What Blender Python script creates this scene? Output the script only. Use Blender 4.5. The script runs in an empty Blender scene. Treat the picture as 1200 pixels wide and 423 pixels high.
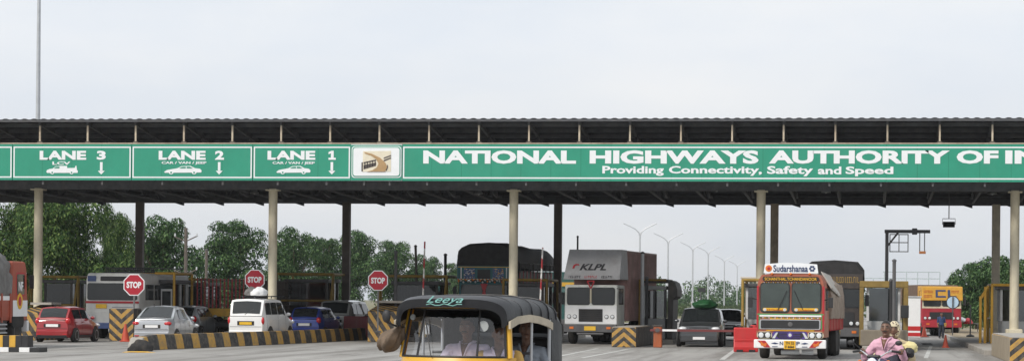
import bpy, bmesh, math, random
from mathutils import Vector, Matrix, Euler
from mathutils import noise as mnoise
R = math.radians
PI = math.pi
random.seed(7)
C = bpy.context.scene.collection
sc = bpy.context.scene

# ------------------------------------------------------------------ camera, sky, sun, exposure
HCAM = 1.85
ROLL = R(0.49)
TH = R(7.91)
FPX = 3000.0
cam = bpy.data.cameras.new('camera')
cam.sensor_width = 36
cam.lens = 36 * FPX / 1200
cam.shift_y = (352 - 211.5) / 1200
cam.clip_start = 0.5
cam.clip_end = 9000
camo = bpy.data.objects.new('camera', cam)
C.objects.link(camo)
camo.location = (0, 0, HCAM)
camo.rotation_euler = (R(90), -ROLL, TH)
sc.camera = camo

SUN_EL, SUN_AZ = R(41), R(220)      # azimuth clockwise from +Y
world = bpy.data.worlds.new('World')
sc.world = world
world.use_nodes = True
nt = world.node_tree
for n in list(nt.nodes):
    nt.nodes.remove(n)
wout = nt.nodes.new('ShaderNodeOutputWorld')
wbg = nt.nodes.new('ShaderNodeBackground')
wbg.inputs['Strength'].default_value = 0.1
sky = nt.nodes.new('ShaderNodeTexSky')
sky.sky_type = 'NISHITA'
sky.sun_disc = False
sky.sun_elevation = SUN_EL
sky.sun_rotation = SUN_AZ
sky.dust_density = 3
# an overcast deck of soft cloud over the clear sky
tc = nt.nodes.new('ShaderNodeTexCoord')
mp = nt.nodes.new('ShaderNodeMapping')
mp.inputs['Scale'].default_value = (1, 1, 3.2)
nz = nt.nodes.new('ShaderNodeTexNoise')
nz.inputs['Scale'].default_value = 7
nz.inputs['Detail'].default_value = 4
nz.inputs['Roughness'].default_value = 0.55
rp = nt.nodes.new('ShaderNodeValToRGB')
rp.color_ramp.elements[0].position = 0.36
rp.color_ramp.elements[0].color = (8.35, 8.85, 9.55, 1)
rp.color_ramp.elements[1].position = 0.70
rp.color_ramp.elements[1].color = (9.5, 9.65, 9.85, 1)
mx = nt.nodes.new('ShaderNodeMix')
mx.data_type = 'RGBA'
mx.inputs[0].default_value = 0.93
nt.links.new(tc.outputs['Generated'], mp.inputs['Vector'])
nt.links.new(mp.outputs['Vector'], nz.inputs['Vector'])
nt.links.new(nz.outputs['Fac'], rp.inputs['Fac'])
nt.links.new(sky.outputs['Color'], mx.inputs[6])
nt.links.new(rp.outputs['Color'], mx.inputs[7])
sxyz = nt.nodes.new('ShaderNodeSeparateXYZ')      # a slightly greyer band of air low over the horizon
nt.links.new(tc.outputs['Generated'], sxyz.inputs[0])
mr = nt.nodes.new('ShaderNodeMapRange')
mr.inputs['From Min'].default_value = 0.0
mr.inputs['From Max'].default_value = 0.10
mr.inputs['To Min'].default_value = 0.84
mr.inputs['To Max'].default_value = 1.0
nt.links.new(sxyz.outputs['Z'], mr.inputs['Value'])
mulc = nt.nodes.new('ShaderNodeVectorMath'); mulc.operation = 'SCALE'
nt.links.new(mx.outputs[2], mulc.inputs[0])
nt.links.new(mr.outputs['Result'], mulc.inputs['Scale'])
nt.links.new(mulc.outputs['Vector'], wbg.inputs['Color'])
nt.links.new(wbg.outputs['Background'], wout.inputs['Surface'])

sun = bpy.data.lights.new('sun', 'SUN')
sun.energy = 2.7
sun.angle = R(9)
sun.color = (1, 0.95, 0.87)
suno = bpy.data.objects.new('sun', sun)
C.objects.link(suno)
sd = Vector((math.sin(SUN_AZ) * math.cos(SUN_EL), math.cos(SUN_AZ) * math.cos(SUN_EL), math.sin(SUN_EL)))
suno.rotation_euler = (-sd).to_track_quat('-Z', 'Y').to_euler()

sc.view_settings.view_transform = 'Standard'
sc.view_settings.look = 'None'
sc.view_settings.gamma = 1
sc.view_settings.exposure = 0.0
sc.view_settings.use_curve_mapping = False
sc.cycles.use_denoising = True
sc.cycles.max_bounces = 8
sc.cycles.transparent_max_bounces = 16

# ------------------------------------------------------------------ placing helpers (photo pixel + distance -> point of the place)
CT, ST = math.cos(TH), math.sin(TH)
def unroll(px, py):
    a, b = px - 600, 352 - py
    return a * math.cos(ROLL) - b * math.sin(ROLL), a * math.sin(ROLL) + b * math.cos(ROLL)
def spot(px, py, Y):            # the point that stands at depth Y behind a photo pixel: (x, z)
    a, b = unroll(px, py)
    u = a / FPX
    k = Y / (CT + u * ST)
    return k * (-ST + u * CT), HCAM + b * k / FPX
def at(px, Y, py=375):
    return spot(px, py, Y)[0]
def zat(px, py, Y):
    return spot(px, py, Y)[1]
def scale_at(px, Y):
    u = (px - 600) / FPX
    return FPX * (CT + u * ST) / Y
def yz(px, Z):
    u = (px - 600) / FPX
    return Z * (CT + u * ST)
def on_ground(px, py, z=0.0):   # (x, y) of the ground point seen at a pixel
    a, b = unroll(px, py)
    Z = (HCAM - z) * FPX / -b
    u = a / FPX
    return Z * (-ST + u * CT), Z * (CT + u * ST)
def sm(t):
    t = max(0.0, min(1.0, t))
    return t * t * (3 - 2 * t)
def ground(x, y):               # the road falls a little towards the plaza
    return 0.12 * (1 - sm((y - 48) / 28))

# ------------------------------------------------------------------ materials
MATS = {}
def mat(name, col, rough=0.6, metal=0.0, var=0.12, sc_=3.0, dirt=0.0, dirt_col=(0.16, 0.13, 0.10), spec=0.5, coat=0.0, bump=0.0):
    if name in MATS:
        return MATS[name]
    m = bpy.data.materials.new(name)
    m.use_nodes = True
    t = m.node_tree
    b = t.nodes['Principled BSDF']
    b.inputs['Roughness'].default_value = rough
    b.inputs['Metallic'].default_value = metal
    b.inputs['Specular IOR Level'].default_value = spec
    b.inputs['Coat Weight'].default_value = coat
    tcn = t.nodes.new('ShaderNodeTexCoord')
    n = t.nodes.new('ShaderNodeTexNoise')
    n.inputs['Scale'].default_value = sc_
    n.inputs['Detail'].default_value = 6
    n.inputs['Roughness'].default_value = 0.65
    t.links.new(tcn.outputs['Object'], n.inputs['Vector'])
    r = t.nodes.new('ShaderNodeValToRGB')
    lo = [max(0, c * (1 - var)) for c in col]
    hi = [min(1, c * (1 + var)) for c in col]
    r.color_ramp.elements[0].position = 0.3
    r.color_ramp.elements[1].position = 0.7
    r.color_ramp.elements[0].color = (*lo, 1)
    r.color_ramp.elements[1].color = (*hi, 1)
    t.links.new(n.outputs['Fac'], r.inputs['Fac'])
    last = r.outputs['Color']
    if dirt > 0:
        n2 = t.nodes.new('ShaderNodeTexNoise')
        n2.inputs['Scale'].default_value = sc_ * 0.6
        n2.inputs['Detail'].default_value = 8
        n2.inputs['Roughness'].default_value = 0.75
        mp2 = t.nodes.new('ShaderNodeMapping')
        mp2.inputs['Scale'].default_value = (1.6, 1.6, 0.5)
        mp2.inputs['Location'].default_value = (3.1, 7.7, 1.3)
        t.links.new(tcn.outputs['Object'], mp2.inputs['Vector'])
        t.links.new(mp2.outputs['Vector'], n2.inputs['Vector'])
        r2 = t.nodes.new('ShaderNodeValToRGB')
        r2.color_ramp.elements[0].position = 0.48
        r2.color_ramp.elements[1].position = 0.75
        r2.color_ramp.elements[0].color = (0, 0, 0, 1)
        r2.color_ramp.elements[1].color = (dirt, dirt, dirt, 1)
        t.links.new(n2.outputs['Fac'], r2.inputs['Fac'])
        mm = t.nodes.new('ShaderNodeMix')
        mm.data_type = 'RGBA'
        t.links.new(r2.outputs['Color'], mm.inputs[0])
        t.links.new(last, mm.inputs[6])
        mm.inputs[7].default_value = (*dirt_col, 1)
        last = mm.outputs[2]
    t.links.new(last, b.inputs['Base Color'])
    if bump > 0:
        bp = t.nodes.new('ShaderNodeBump')
        bp.inputs['Strength'].default_value = bump
        bp.inputs['Distance'].default_value = 0.03
        t.links.new(n.outputs['Fac'], bp.inputs['Height'])
        t.links.new(bp.outputs['Normal'], b.inputs['Normal'])
    MATS[name] = m
    return m

def clear_glass(name, tint=(0.75, 0.8, 0.8), gloss=0.25):
    m = bpy.data.materials.new(name)
    m.use_nodes = True
    t = m.node_tree
    for n in list(t.nodes):
        t.nodes.remove(n)
    o = t.nodes.new('ShaderNodeOutputMaterial')
    tr = t.nodes.new('ShaderNodeBsdfTransparent')
    tr.inputs['Color'].default_value = (*tint, 1)
    g = t.nodes.new('ShaderNodeBsdfGlossy')
    g.inputs['Roughness'].default_value = 0.04
    f = t.nodes.new('ShaderNodeFresnel')
    f.inputs['IOR'].default_value = 1.5
    ma = t.nodes.new('ShaderNodeMath')
    ma.operation = 'ADD'
    ma.inputs[1].default_value = gloss
    t.links.new(f.outputs['Fac'], ma.inputs[0])
    x = t.nodes.new('ShaderNodeMixShader')
    t.links.new(ma.outputs[0], x.inputs['Fac'])
    t.links.new(tr.outputs['BSDF'], x.inputs[1])
    t.links.new(g.outputs['BSDF'], x.inputs[2])
    t.links.new(x.outputs['Shader'], o.inputs['Surface'])
    MATS[name] = m
    return m

M_CREAM = mat('cream_paint', (0.62, 0.56, 0.42), 0.6, var=0.10, sc_=1.6, dirt=0.65, dirt_col=(0.3, 0.24, 0.16))
M_BROWNP = mat('brown_painted_steel', (0.115, 0.095, 0.08), 0.65, var=0.2, dirt=0.3)
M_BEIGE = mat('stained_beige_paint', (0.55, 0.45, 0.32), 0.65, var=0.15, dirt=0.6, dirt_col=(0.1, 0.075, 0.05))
M_BEIGEL = mat('lit_beige_paint', (0.74, 0.66, 0.52), 0.65, var=0.12, dirt=0.6, dirt_col=(0.2, 0.14, 0.08))  # beige lightened to put light on the rightmost rear columns
M_ROOF = mat('roof_sheet', (0.036, 0.042, 0.056), 0.75, var=0.15)
M_TRUSS = mat('dark_truss_paint', (0.080, 0.083, 0.092), 0.7, 0.0, var=0.3, dirt=0.3)
M_STEEL = mat('dark_steel', (0.10, 0.10, 0.105), 0.6, 0.2, var=0.2, dirt=0.3)
M_GALV = mat('galvanised_steel', (0.5, 0.52, 0.54), 0.45, 0.4, var=0.1)
M_PALE = mat('pale_grey_paint', (0.55, 0.57, 0.58), 0.5, var=0.06)
M_GREEN = mat('sign_green', (0.022, 0.28, 0.18), 0.5, var=0.07, sc_=0.9, dirt=0.32, dirt_col=(0.07, 0.30, 0.20))
M_GREEND = mat('sign_joint_green', (0.012, 0.20, 0.12), 0.6)
M_WHITE = mat('white_paint', (0.8, 0.8, 0.8), 0.5, var=0.04, dirt=0.12, dirt_col=(0.5, 0.48, 0.44))
M_SIGNW = mat('reflective_white', (0.8, 0.82, 0.84), 0.45, var=0.03)
M_BLACK = mat('black_paint', (0.02, 0.02, 0.022), 0.55, var=0.2)
M_RUBBER = mat('rubber', (0.022, 0.021, 0.02), 0.85, var=0.25, dirt=0.35, dirt_col=(0.13, 0.11, 0.09))
M_RIM = mat('wheel_rim', (0.42, 0.42, 0.43), 0.4, 0.6)
M_YELLOW = mat('yellow_paint', (0.62, 0.35, 0.04), 0.55, var=0.12, dirt=0.4, dirt_col=(0.2, 0.13, 0.06))
M_YDARK = mat('shaded_weathered_yellow', (0.36, 0.23, 0.05), 0.6, var=0.2, dirt=0.6, dirt_col=(0.08, 0.06, 0.04))  # yellow darkened to carry the canopy shade, plus weathering patches
M_GLASS = mat('dark_glass', (0.018, 0.021, 0.022), 0.06, var=0.1, spec=0.6)
M_GLASSG = mat('grey_green_windscreen', (0.05, 0.065, 0.06), 0.08, var=0.25, sc_=1.5, spec=0.6)
M_RED = mat('stop_red', (0.42, 0.012, 0.03), 0.45, var=0.06)
M_TAIL = mat('tail_lamp_red', (0.5, 0.01, 0.015), 0.2, var=0.05, coat=0.5)
M_HEAD = mat('headlamp_glass', (0.75, 0.77, 0.78), 0.1, 0.2, var=0.1, coat=0.8)
M_CONC = mat('concrete', (0.36, 0.34, 0.31), 0.85, var=0.15, sc_=2, dirt=0.5, bump=0.2)
M_CHROME = mat('chrome', (0.65, 0.65, 0.66), 0.2, 0.9)
M_PLATEY = mat('plate_yellow', (0.75, 0.45, 0.03), 0.5)
M_CANVAS = mat('black_canvas', (0.022, 0.025, 0.028), 0.5, var=0.3, sc_=5, dirt=0.25, dirt_col=(0.09, 0.09, 0.09), bump=0.35)
M_TARP = mat('dark_tarpaulin', (0.020, 0.019, 0.02), 0.75, var=0.4, sc_=4, dirt=0.3, dirt_col=(0.06, 0.05, 0.045), bump=0.6)
M_GREYTARP = mat('grey_tarpaulin', (0.16, 0.155, 0.15), 0.8, var=0.35, sc_=4, dirt=0.4, bump=0.8)
M_UNDER = mat('chassis_black', (0.018, 0.017, 0.017), 0.8, var=0.3, dirt=0.3)

# ------------------------------------------------------------------ mesh builder
class MB:
    def __init__(self):
        self.bm = bmesh.new()
        self.mats = []
        self.M = Matrix.Identity(4)
    def mi(self, m):
        if m not in self.mats:
            self.mats.append(m)
        return self.mats.index(m)
    def v(self, p):
        return self.bm.verts.new(self.M @ Vector(p))
    def face(self, vs, i):
        try:
            f = self.bm.faces.new(vs)
            f.material_index = i
            return f
        except ValueError:
            return None
    def quad(self, pts, m):
        self.face([self.v(p) for p in pts], self.mi(m))
        return self
    def box(self, x0, x1, y0, y1, z0, z1, m):
        i = self.mi(m)
        x0, x1 = min(x0, x1), max(x0, x1); y0, y1 = min(y0, y1), max(y0, y1); z0, z1 = min(z0, z1), max(z0, z1)
        p = [self.v((x, y, z)) for z in (z0, z1) for y in (y0, y1) for x in (x0, x1)]
        for q in ((0, 2, 3, 1), (4, 5, 7, 6), (0, 1, 5, 4), (2, 6, 7, 3), (0, 4, 6, 2), (1, 3, 7, 5)):
            self.face([p[k] for k in q], i)
        return self
    def prism(self, poly, a0, a1, axis, m):
        """poly is a list of 2D points; axis 'x': (y,z), 'y': (x,z), 'z': (x,y)"""
        def P(p, a):
            return {'x': (a, p[0], p[1]), 'y': (p[0], a, p[1]), 'z': (p[0], p[1], a)}[axis]
        i = self.mi(m)
        A = [self.v(P(p, a0)) for p in poly]
        B = [self.v(P(p, a1)) for p in poly]
        fs = [self.face(A, i), self.face(B[::-1], i)]
        n = len(poly)
        for k in range(n):
            fs.append(self.face([A[k], B[k], B[(k + 1) % n], A[(k + 1) % n]], i))
        bmesh.ops.recalc_face_normals(self.bm, faces=[f for f in fs if f])
        return self
    def loft(self, rings, m, caps=True, closed=True):
        i = self.mi(m)
        V = [[self.v(p) for p in r] for r in rings]
        n = len(V[0])
        fs = []
        for a, b in zip(V, V[1:]):
            for k in range(n if closed else n - 1):
                fs.append(self.face([a[k], a[(k + 1) % n], b[(k + 1) % n], b[k]], i))
        if caps and closed:
            fs += [self.face(V[0][::-1], i), self.face(V[-1], i)]
        bmesh.ops.recalc_face_normals(self.bm, faces=[f for f in fs if f])
        return self
    def grid(self, f, nu, nv, m, w=1):
        """open sheet f(u,v) -> point"""
        i = self.mi(m)
        V = [[self.v(f(a / nu, b / nv)) for b in range(nv + 1)] for a in range(nu + 1)]
        for a in range(nu):
            for b in range(nv):
                self.face([V[a][b], V[a + 1][b], V[a + 1][b + 1], V[a][b + 1]], i)
        return self
    def tube(self, pts, r, m, seg=8, caps=True):
        pts = [Vector(p) for p in pts]
        rs = r if isinstance(r, (list, tuple)) else [r] * len(pts)
        rings = []
        up = None
        for k, p in enumerate(pts):
            d = (pts[min(k + 1, len(pts) - 1)] - pts[max(k - 1, 0)]).normalized()
            if up is None:
                up = Vector((0, 0, 1)) if abs(d.z) < 0.9 else Vector((1, 0, 0))
            a = d.cross(up)
            if a.length < 1e-4:
                a = d.cross(Vector((0, 1, 0)))
            a.normalize()
            b = d.cross(a).normalized()
            up = -b if b.dot(up) < 0 else b
            rings.append([p + (a * math.cos(2 * PI * j / seg) + b * math.sin(2 * PI * j / seg)) * rs[k] for j in range(seg)])
        return self.loft(rings, m, caps)
    def cyl(self, p0, p1, r, m, seg=16, r1=None):
        return self.tube([p0, p1], [r, r if r1 is None else r1], m, seg)
    def lathe(self, prof, m, c=(0, 0, 0), axis='z', seg=20):
        rings = []
        for r, h in prof:
            ring = []
            for j in range(seg):
                a = 2 * PI * j / seg
                x, y = r * math.cos(a), r * math.sin(a)
                q = {'z': (x, y, h), 'x': (h, x, y), 'y': (x, h, y)}[axis]
                ring.append((c[0] + q[0], c[1] + q[1], c[2] + q[2]))
            rings.append(ring)
        return self.loft(rings, m)
    def ball(self, c, r, m, su=12, sv=8, f=None):
        if not isinstance(r, (list, tuple)):
            r = (r, r, r)
        rings = []
        for a in range(sv + 1):
            t = PI * (0.02 + 0.96 * a / sv)
            ring = []
            for b in range(su):
                p = 2 * PI * b / su
                q = Vector((math.sin(t) * math.cos(p), math.sin(t) * math.sin(p), -math.cos(t)))
                if f:
                    q = f(q)
                ring.append((c[0] + q.x * r[0], c[1] + q.y * r[1], c[2] + q.z * r[2]))
            rings.append(ring)
        return self.loft(rings, m)
    def build(self, name, parent=None, smooth=None, bevel=0.0, seg=2):
        me = bpy.data.meshes.new(name)
        bmesh.ops.recalc_face_normals(self.bm, faces=self.bm.faces[:]) if smooth == 'recalc' else None
        self.bm.to_mesh(me)
        self.bm.free()
        for m in self.mats:
            me.materials.append(m)
        if smooth:
            for p in me.polygons:
                p.use_smooth = True
            me.set_sharp_from_angle(angle=R(smooth if isinstance(smooth, (int, float)) and smooth > 1 else 40))
        o = bpy.data.objects.new(name, me)
        C.objects.link(o)
        if parent:
            o.parent = parent
        if bevel:
            b = o.modifiers.new('bevel', 'BEVEL')
            b.width = bevel
            b.segments = seg
            b.limit_method = 'ANGLE'
            b.angle_limit = R(50)
        return o

def tag(o, label=None, cat=None, group=None, kind=None):
    if label: o['label'] = label
    if cat: o['category'] = cat
    if group: o['group'] = group
    if kind: o['kind'] = kind
    return o
def thing(name, label, cat, loc=(0, 0, 0), rz=0.0, group=None):
    o = bpy.data.objects.new(name, None)
    o.empty_display_size = 0.2
    C.objects.link(o)
    o.location = loc
    o.rotation_euler = (0, 0, rz)
    return tag(o, label, cat, group)
def kids(o):
    return [c for c in C.objects if c.parent == o]
def dup(o, loc=None, rz=None, label=None, s=None, parent=None):
    c = o.copy()
    C.objects.link(c)
    if parent is not None: c.parent = parent
    if loc is not None: c.location = loc
    if rz is not None: c.rotation_euler = (0, 0, rz)
    if s is not None: c.scale = s if isinstance(s, (tuple, list)) else (s, s, s)
    if label: c['label'] = label
    for ch in kids(o):
        dup(ch, parent=c)
    return c

def text(body, x0, x1, z0, z1, y, m, parent=None, name='lettering', bold=0.02, shear=0.0, th=0.01, fit=True):
    """lettering facing -Y that fills the box x0..x1, z0..z1"""
    cu = bpy.data.curves.new(name, 'FONT')
    cu.body = body
    cu.offset = bold
    cu.shear = shear
    cu.resolution_u = 3
    cu.extrude = 0.001
    tmp = bpy.data.objects.new(name, cu)
    C.objects.link(tmp)
    dg = bpy.context.evaluated_depsgraph_get()
    me = bpy.data.meshes.new_from_object(tmp.evaluated_get(dg))
    bpy.data.objects.remove(tmp)
    xs = [v.co.x for v in me.vertices]; ys = [v.co.y for v in me.vertices]
    ax, bx, ay, by = min(xs), max(xs), min(ys), max(ys)
    for v in me.vertices:
        px, pz = v.co.x, v.co.y
        front = v.co.z > 0
        v.co = (x0 + (px - ax) / (bx - ax) * (x1 - x0), y - (th if front else 0), z0 + (pz - ay) / (by - ay) * (z1 - z0))
    me.materials.clear()
    me.materials.append(m)
    o = bpy.data.objects.new(name, me)
    C.objects.link(o)
    if parent: o.parent = parent
    return o

# ------------------------------------------------------------------ shader helper for stripes
def stripe_mat(name, colA, colB, fn):
    """fn(tree, texcoord_object_output) -> 0..1 socket; colB where 1"""
    m = bpy.data.materials.new(name)
    m.use_nodes = True
    t = m.node_tree
    b = t.nodes['Principled BSDF']
    b.inputs['Roughness'].default_value = 0.7
    tcn = t.nodes.new('ShaderNodeTexCoord')
    s = fn(t, tcn.outputs['Object'])
    n = t.nodes.new('ShaderNodeTexNoise')
    n.inputs['Scale'].default_value = 5
    n.inputs['Detail'].default_value = 8
    n.inputs['Roughness'].default_value = 0.7
    t.links.new(tcn.outputs['Object'], n.inputs['Vector'])
    mx_ = t.nodes.new('ShaderNodeMix'); mx_.data_type = 'RGBA'
    t.links.new(s, mx_.inputs[0])
    mx_.inputs[6].default_value = (*colA, 1); mx_.inputs[7].default_value = (*colB, 1)
    r = t.nodes.new('ShaderNodeValToRGB')
    r.color_ramp.elements[0].position = 0.44; r.color_ramp.elements[0].color = (0, 0, 0, 1)
    r.color_ramp.elements[1].position = 0.72; r.color_ramp.elements[1].color = (0.85, 0.85, 0.85, 1)
    t.links.new(n.outputs['Fac'], r.inputs['Fac'])
    m2 = t.nodes.new('ShaderNodeMix'); m2.data_type = 'RGBA'
    t.links.new(r.outputs['Color'], m2.inputs[0])
    t.links.new(mx_.outputs[2], m2.inputs[6])
    m2.inputs[7].default_value = (0.17, 0.145, 0.115, 1)
    t.links.new(m2.outputs[2], b.inputs['Base Color'])
    MATS[name] = m
    return m
def math_node(t, op, a, b=None):
    n = t.nodes.new('ShaderNodeMath'); n.operation = op
    for k, x in enumerate((a, b)):
        if x is None: continue
        if isinstance(x, (int, float)): n.inputs[k].default_value = x
        else: t.links.new(x, n.inputs[k])
    return n.outputs[0]
def band(t, val, period, duty=0.5):
    return math_node(t, 'LESS_THAN', math_node(t, 'FRACT', math_node(t, 'DIVIDE', val, period)), duty)
def sep(t, vec):
    n = t.nodes.new('ShaderNodeSeparateXYZ'); t.links.new(vec, n.inputs[0]); return n.outputs
BLK, YEL = (0.03, 0.029, 0.03), (0.50, 0.285, 0.055)
def chevron_fn(k, period, off=0.0):
    def fn(t, v):
        s = sep(t, v)
        return band(t, math_node(t, 'ADD', math_node(t, 'MULTIPLY', math_node(t, 'ABSOLUTE', s[0]), k), math_node(t, 'ADD', s[2], 10 + off)), period)
    return fn
M_CHEV_UP = stripe_mat('chevron_paint', BLK, YEL, chevron_fn(0.85, 0.36))
M_CHEV_DN = stripe_mat('chevron_paint_inverted', BLK, YEL, chevron_fn(-0.9, 0.42))
M_BARS = stripe_mat('kerb_stripe_paint', YEL, BLK, lambda t, v: band(t, math_node(t, 'ADD', sep(t, v)[1], 100), 1.62, 0.56))
M_OBL = stripe_mat('oblique_stripe_paint', BLK, YEL, lambda t, v: band(t, math_node(t, 'ADD', math_node(t, 'ADD', math_node(t, 'MULTIPLY', sep(t, v)[0], 1.5), math_node(t, 'MULTIPLY', sep(t, v)[1], 1.0)), math_node(t, 'ADD', sep(t, v)[2], 50)), 0.62, 0.45))
M_SIDE = stripe_mat('side_stripe_paint', BLK, (0.13, 0.11, 0.085), lambda t, v: band(t, math_node(t, 'ADD', sep(t, v)[1], 100), 0.75, 0.22))
M_TAN = mat('tan_concrete', (0.30, 0.25, 0.18), 0.85, var=0.15, sc_=2, dirt=0.5)
M_BOOM = stripe_mat('boom_stripe_paint', (0.75, 0.74, 0.72), (0.42, 0.02, 0.03), lambda t, v: band(t, math_node(t, 'ADD', math_node(t, 'ADD', sep(t, v)[0], sep(t, v)[2]), 50), 0.9, 0.5))
M_DBOOM = mat('dull_red_boom', (0.16, 0.035, 0.035), 0.6)
# ------------------------------------------------------------------ ground, road, islands
def ground_mat(name, base, streak, dark, light, green=None):
    m = bpy.data.materials.new(name)
    m.use_nodes = True
    t = m.node_tree
    b = t.nodes['Principled BSDF']
    b.inputs['Roughness'].default_value = 0.82
    b.inputs['Specular IOR Level'].default_value = 0.35
    tcn = t.nodes.new('ShaderNodeTexCoord')
    def noise(scale, mapping, detail=6, rough=0.6):
        mp_ = t.nodes.new('ShaderNodeMapping')
        mp_.inputs['Scale'].default_value = mapping
        t.links.new(tcn.outputs['Object'], mp_.inputs['Vector'])
        n = t.nodes.new('ShaderNodeTexNoise')
        n.inputs['Scale'].default_value = scale
        n.inputs['Detail'].default_value = detail
        n.inputs['Roughness'].default_value = rough
        t.links.new(mp_.outputs['Vector'], n.inputs['Vector'])
        return n.outputs['Fac']
    def ramp(s, p0, p1, c0, c1):
        r = t.nodes.new('ShaderNodeValToRGB')
        r.color_ramp.elements[0].position = p0; r.color_ramp.elements[0].color = (*c0, 1)
        r.color_ramp.elements[1].position = p1; r.color_ramp.elements[1].color = (*c1, 1)
        t.links.new(s, r.inputs['Fac'])
        return r.outputs['Color']
    def mixc(f, a, bb):
        x = t.nodes.new('ShaderNodeMix'); x.data_type = 'RGBA'
        t.links.new(f, x.inputs[0]); t.links.new(a, x.inputs[6])
        if isinstance(bb, tuple): x.inputs[7].default_value = (*bb, 1)
        else: t.links.new(bb, x.inputs[7])
        return x.outputs[2]
    c = ramp(noise(0.35, (1, 0.35, 1)), 0.35, 0.68, base, light)
    c = mixc(ramp(noise(1.0, (0.9, 0.035, 1), 5, 0.7), 0.44, 0.60, (0, 0, 0), (0.9, 0.9, 0.9)), c, streak)
    c = mixc(ramp(noise(0.5, (1, 0.5, 1), 8, 0.75), 0.55, 0.70, (0, 0, 0), (0.8, 0.8, 0.8)), c, dark)
    c = mixc(ramp(noise(18, (1, 1, 1), 3, 0.6), 0.4, 0.9, (0, 0, 0), (0.35, 0.35, 0.35)), c, dark)
    t.links.new(c, b.inputs['Base Color'])
    return m
M_PAVE = ground_mat('worn_concrete_paving', (0.30, 0.29, 0.275), (0.20, 0.19, 0.175), (0.11, 0.10, 0.095), (0.38, 0.37, 0.35))
M_EARTH = ground_mat('dry_earth_and_grass', (0.20, 0.17, 0.09), (0.11, 0.13, 0.045), (0.07, 0.085, 0.03), (0.26, 0.22, 0.13))
M_SOIL = ground_mat('bare_soil', (0.30, 0.24, 0.16), (0.22, 0.17, 0.11), (0.13, 0.11, 0.06), (0.36, 0.30, 0.2))

def sheet(name, xs, ys, z, m):
    mb = MB(); i = mb.mi(m)
    V = [[mb.v((x, y, ground(x, y) + z)) for y in ys] for x in xs]
    for a in range(len(xs) - 1):
        for b in range(len(ys) - 1):
            mb.face([V[a][b], V[a + 1][b], V[a + 1][b + 1], V[a][b + 1]], i)
    o = mb.build(name)
    o['kind'] = 'structure'
    return o
ys = [-30, 0, 20, 40] + list(range(46, 82, 3)) + [85, 100, 130, 170, 200, 300, 500, 900, 1600, 3000, 6000]
sheet('ground', [-5000, -1500, -500, -150, -60, -20, 0, 20, 60, 150, 500, 1500, 5000], ys, -0.03, M_EARTH)
sheet('road', [-46, -30, -20, -10, 0, 10, 22], [y for y in ys if y <= 200], 0.0, M_PAVE)
sheet('carriageway', [-46, -35, -26], [200, 300, 500, 900, 1600], 0.0, M_PAVE)
sheet('carriageway', [-21, -10, 3.4], [200, 300, 500, 900, 1600], 0.0, M_PAVE)
M_LINE = mat('worn_road_paint', (0.5, 0.5, 0.48), 0.7, var=0.2, sc_=1.0, dirt=0.9, dirt_col=(0.27, 0.26, 0.24))
def road_line(p0, p1, w, name='road_line'):
    (x0, y0), (x1, y1) = p0, p1
    d = Vector((x1 - x0, y1 - y0)).normalized(); n = Vector((-d.y, d.x)) * w / 2
    mb = MB()
    mb.quad([(x0 - n.x, y0 - n.y, 0.004), (x1 - n.x, y1 - n.y, 0.004), (x1 + n.x, y1 + n.y, 0.004), (x0 + n.x, y0 + n.y, 0.004)], M_LINE)
    o = mb.build(name); o['kind'] = 'structure'
for a, b, w in (((655, 417), (700, 408), 0.16), ((682, 419), (735, 409), 0.16), ((846, 421), (868, 405), 0.18), ((95, 402), (128, 399), 0.15), ((0, 414.5), (130, 413), 0.25), ((1085, 419), (1091, 405), 0.15)):
    road_line(on_ground(*a), on_ground(*b), w)

M_ISL = mat('island_concrete', (0.33, 0.31, 0.28), 0.85, var=0.18, sc_=1.5, dirt=0.6, bump=0.2)
def island(x0, x1, y0, y1, h=0.2, m=None, name='traffic_island'):
    mb = MB(); mb.box(x0, x1, y0, y1, -0.02, h, m or M_ISL)
    o = mb.build(name, bevel=0.03); o['kind'] = 'structure'
    return o
ISL = [-36.1, -31.3, -25.54, -20.6, -15.0, -9.05, -4.5, 0.7, 5.9]
for k, x in enumerate(ISL):
    if k == 8: continue
    if k == 2: island(x - 0.55, x + 0.55, 107.6, 130)
    elif k == 4: island(x - 0.75, x + 0.75, 107, 130)
    elif k == 6: island(x - 0.6, x + 0.6, 107, 130)
    elif k == 7: island(x - 0.9, x + 0.95, 101.5, 130)
    else: island(x - 0.6, x + 0.6, 112.3, 130)
island(4.25, 7.4, 95.4, 175, 0.2)
sheet_soil = MB(); sheet_soil.box(4.4, 7.25, 128, 174.5, 0.19, 0.206, M_SOIL)
o = sheet_soil.build('soil_strip'); o['kind'] = 'structure'

# ------------------------------------------------------------------ toll canopy
YF, YB, YS = 108.4, 124.2, 105.0
X1, SP = -36.07, 10.527
canopy = thing('toll_canopy', 'long dark sloping roof on cream and brown columns spanning all the toll lanes', 'toll canopy', (-15, 110, 0))
CO = Vector((-15, 110, 0))
def cb():
    mb = MB(); mb.M = Matrix.Translation(-CO); return mb
zR0 = zat(600, 140.5, 105.2); zR1 = zat(600, 236, 128.5)
XA, XB = -60.0, 30.0
def zroof(y): return zR0 + (zR1 - zR0) * (y - 105.2) / 23.3
mb = cb()
n = int((XB - XA) / 0.105)
def corr(k): return 0.035 * (1 if k % 4 in (0, 1) else 0)
top = [[(XA + 0.105 * k, y, zroof(y) + corr(k)) for k in range(n)] for y in (105.0, 128.7)]
i = mb.mi(M_ROOF)
V = [[mb.v(p) for p in r] for r in top]
for k in range(n - 1): mb.face([V[0][k], V[0][k + 1], V[1][k + 1], V[1][k]], i)
mb.build('roof', canopy)
mb = cb()      # edge trims of the roof
for y, h in ((105.05, 0.10), (128.66, 0.12)):
    mb.box(XA, XB, y - 0.03, y + 0.03, zroof(y) - h, zroof(y) - 0.004, M_TRUSS)
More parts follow.
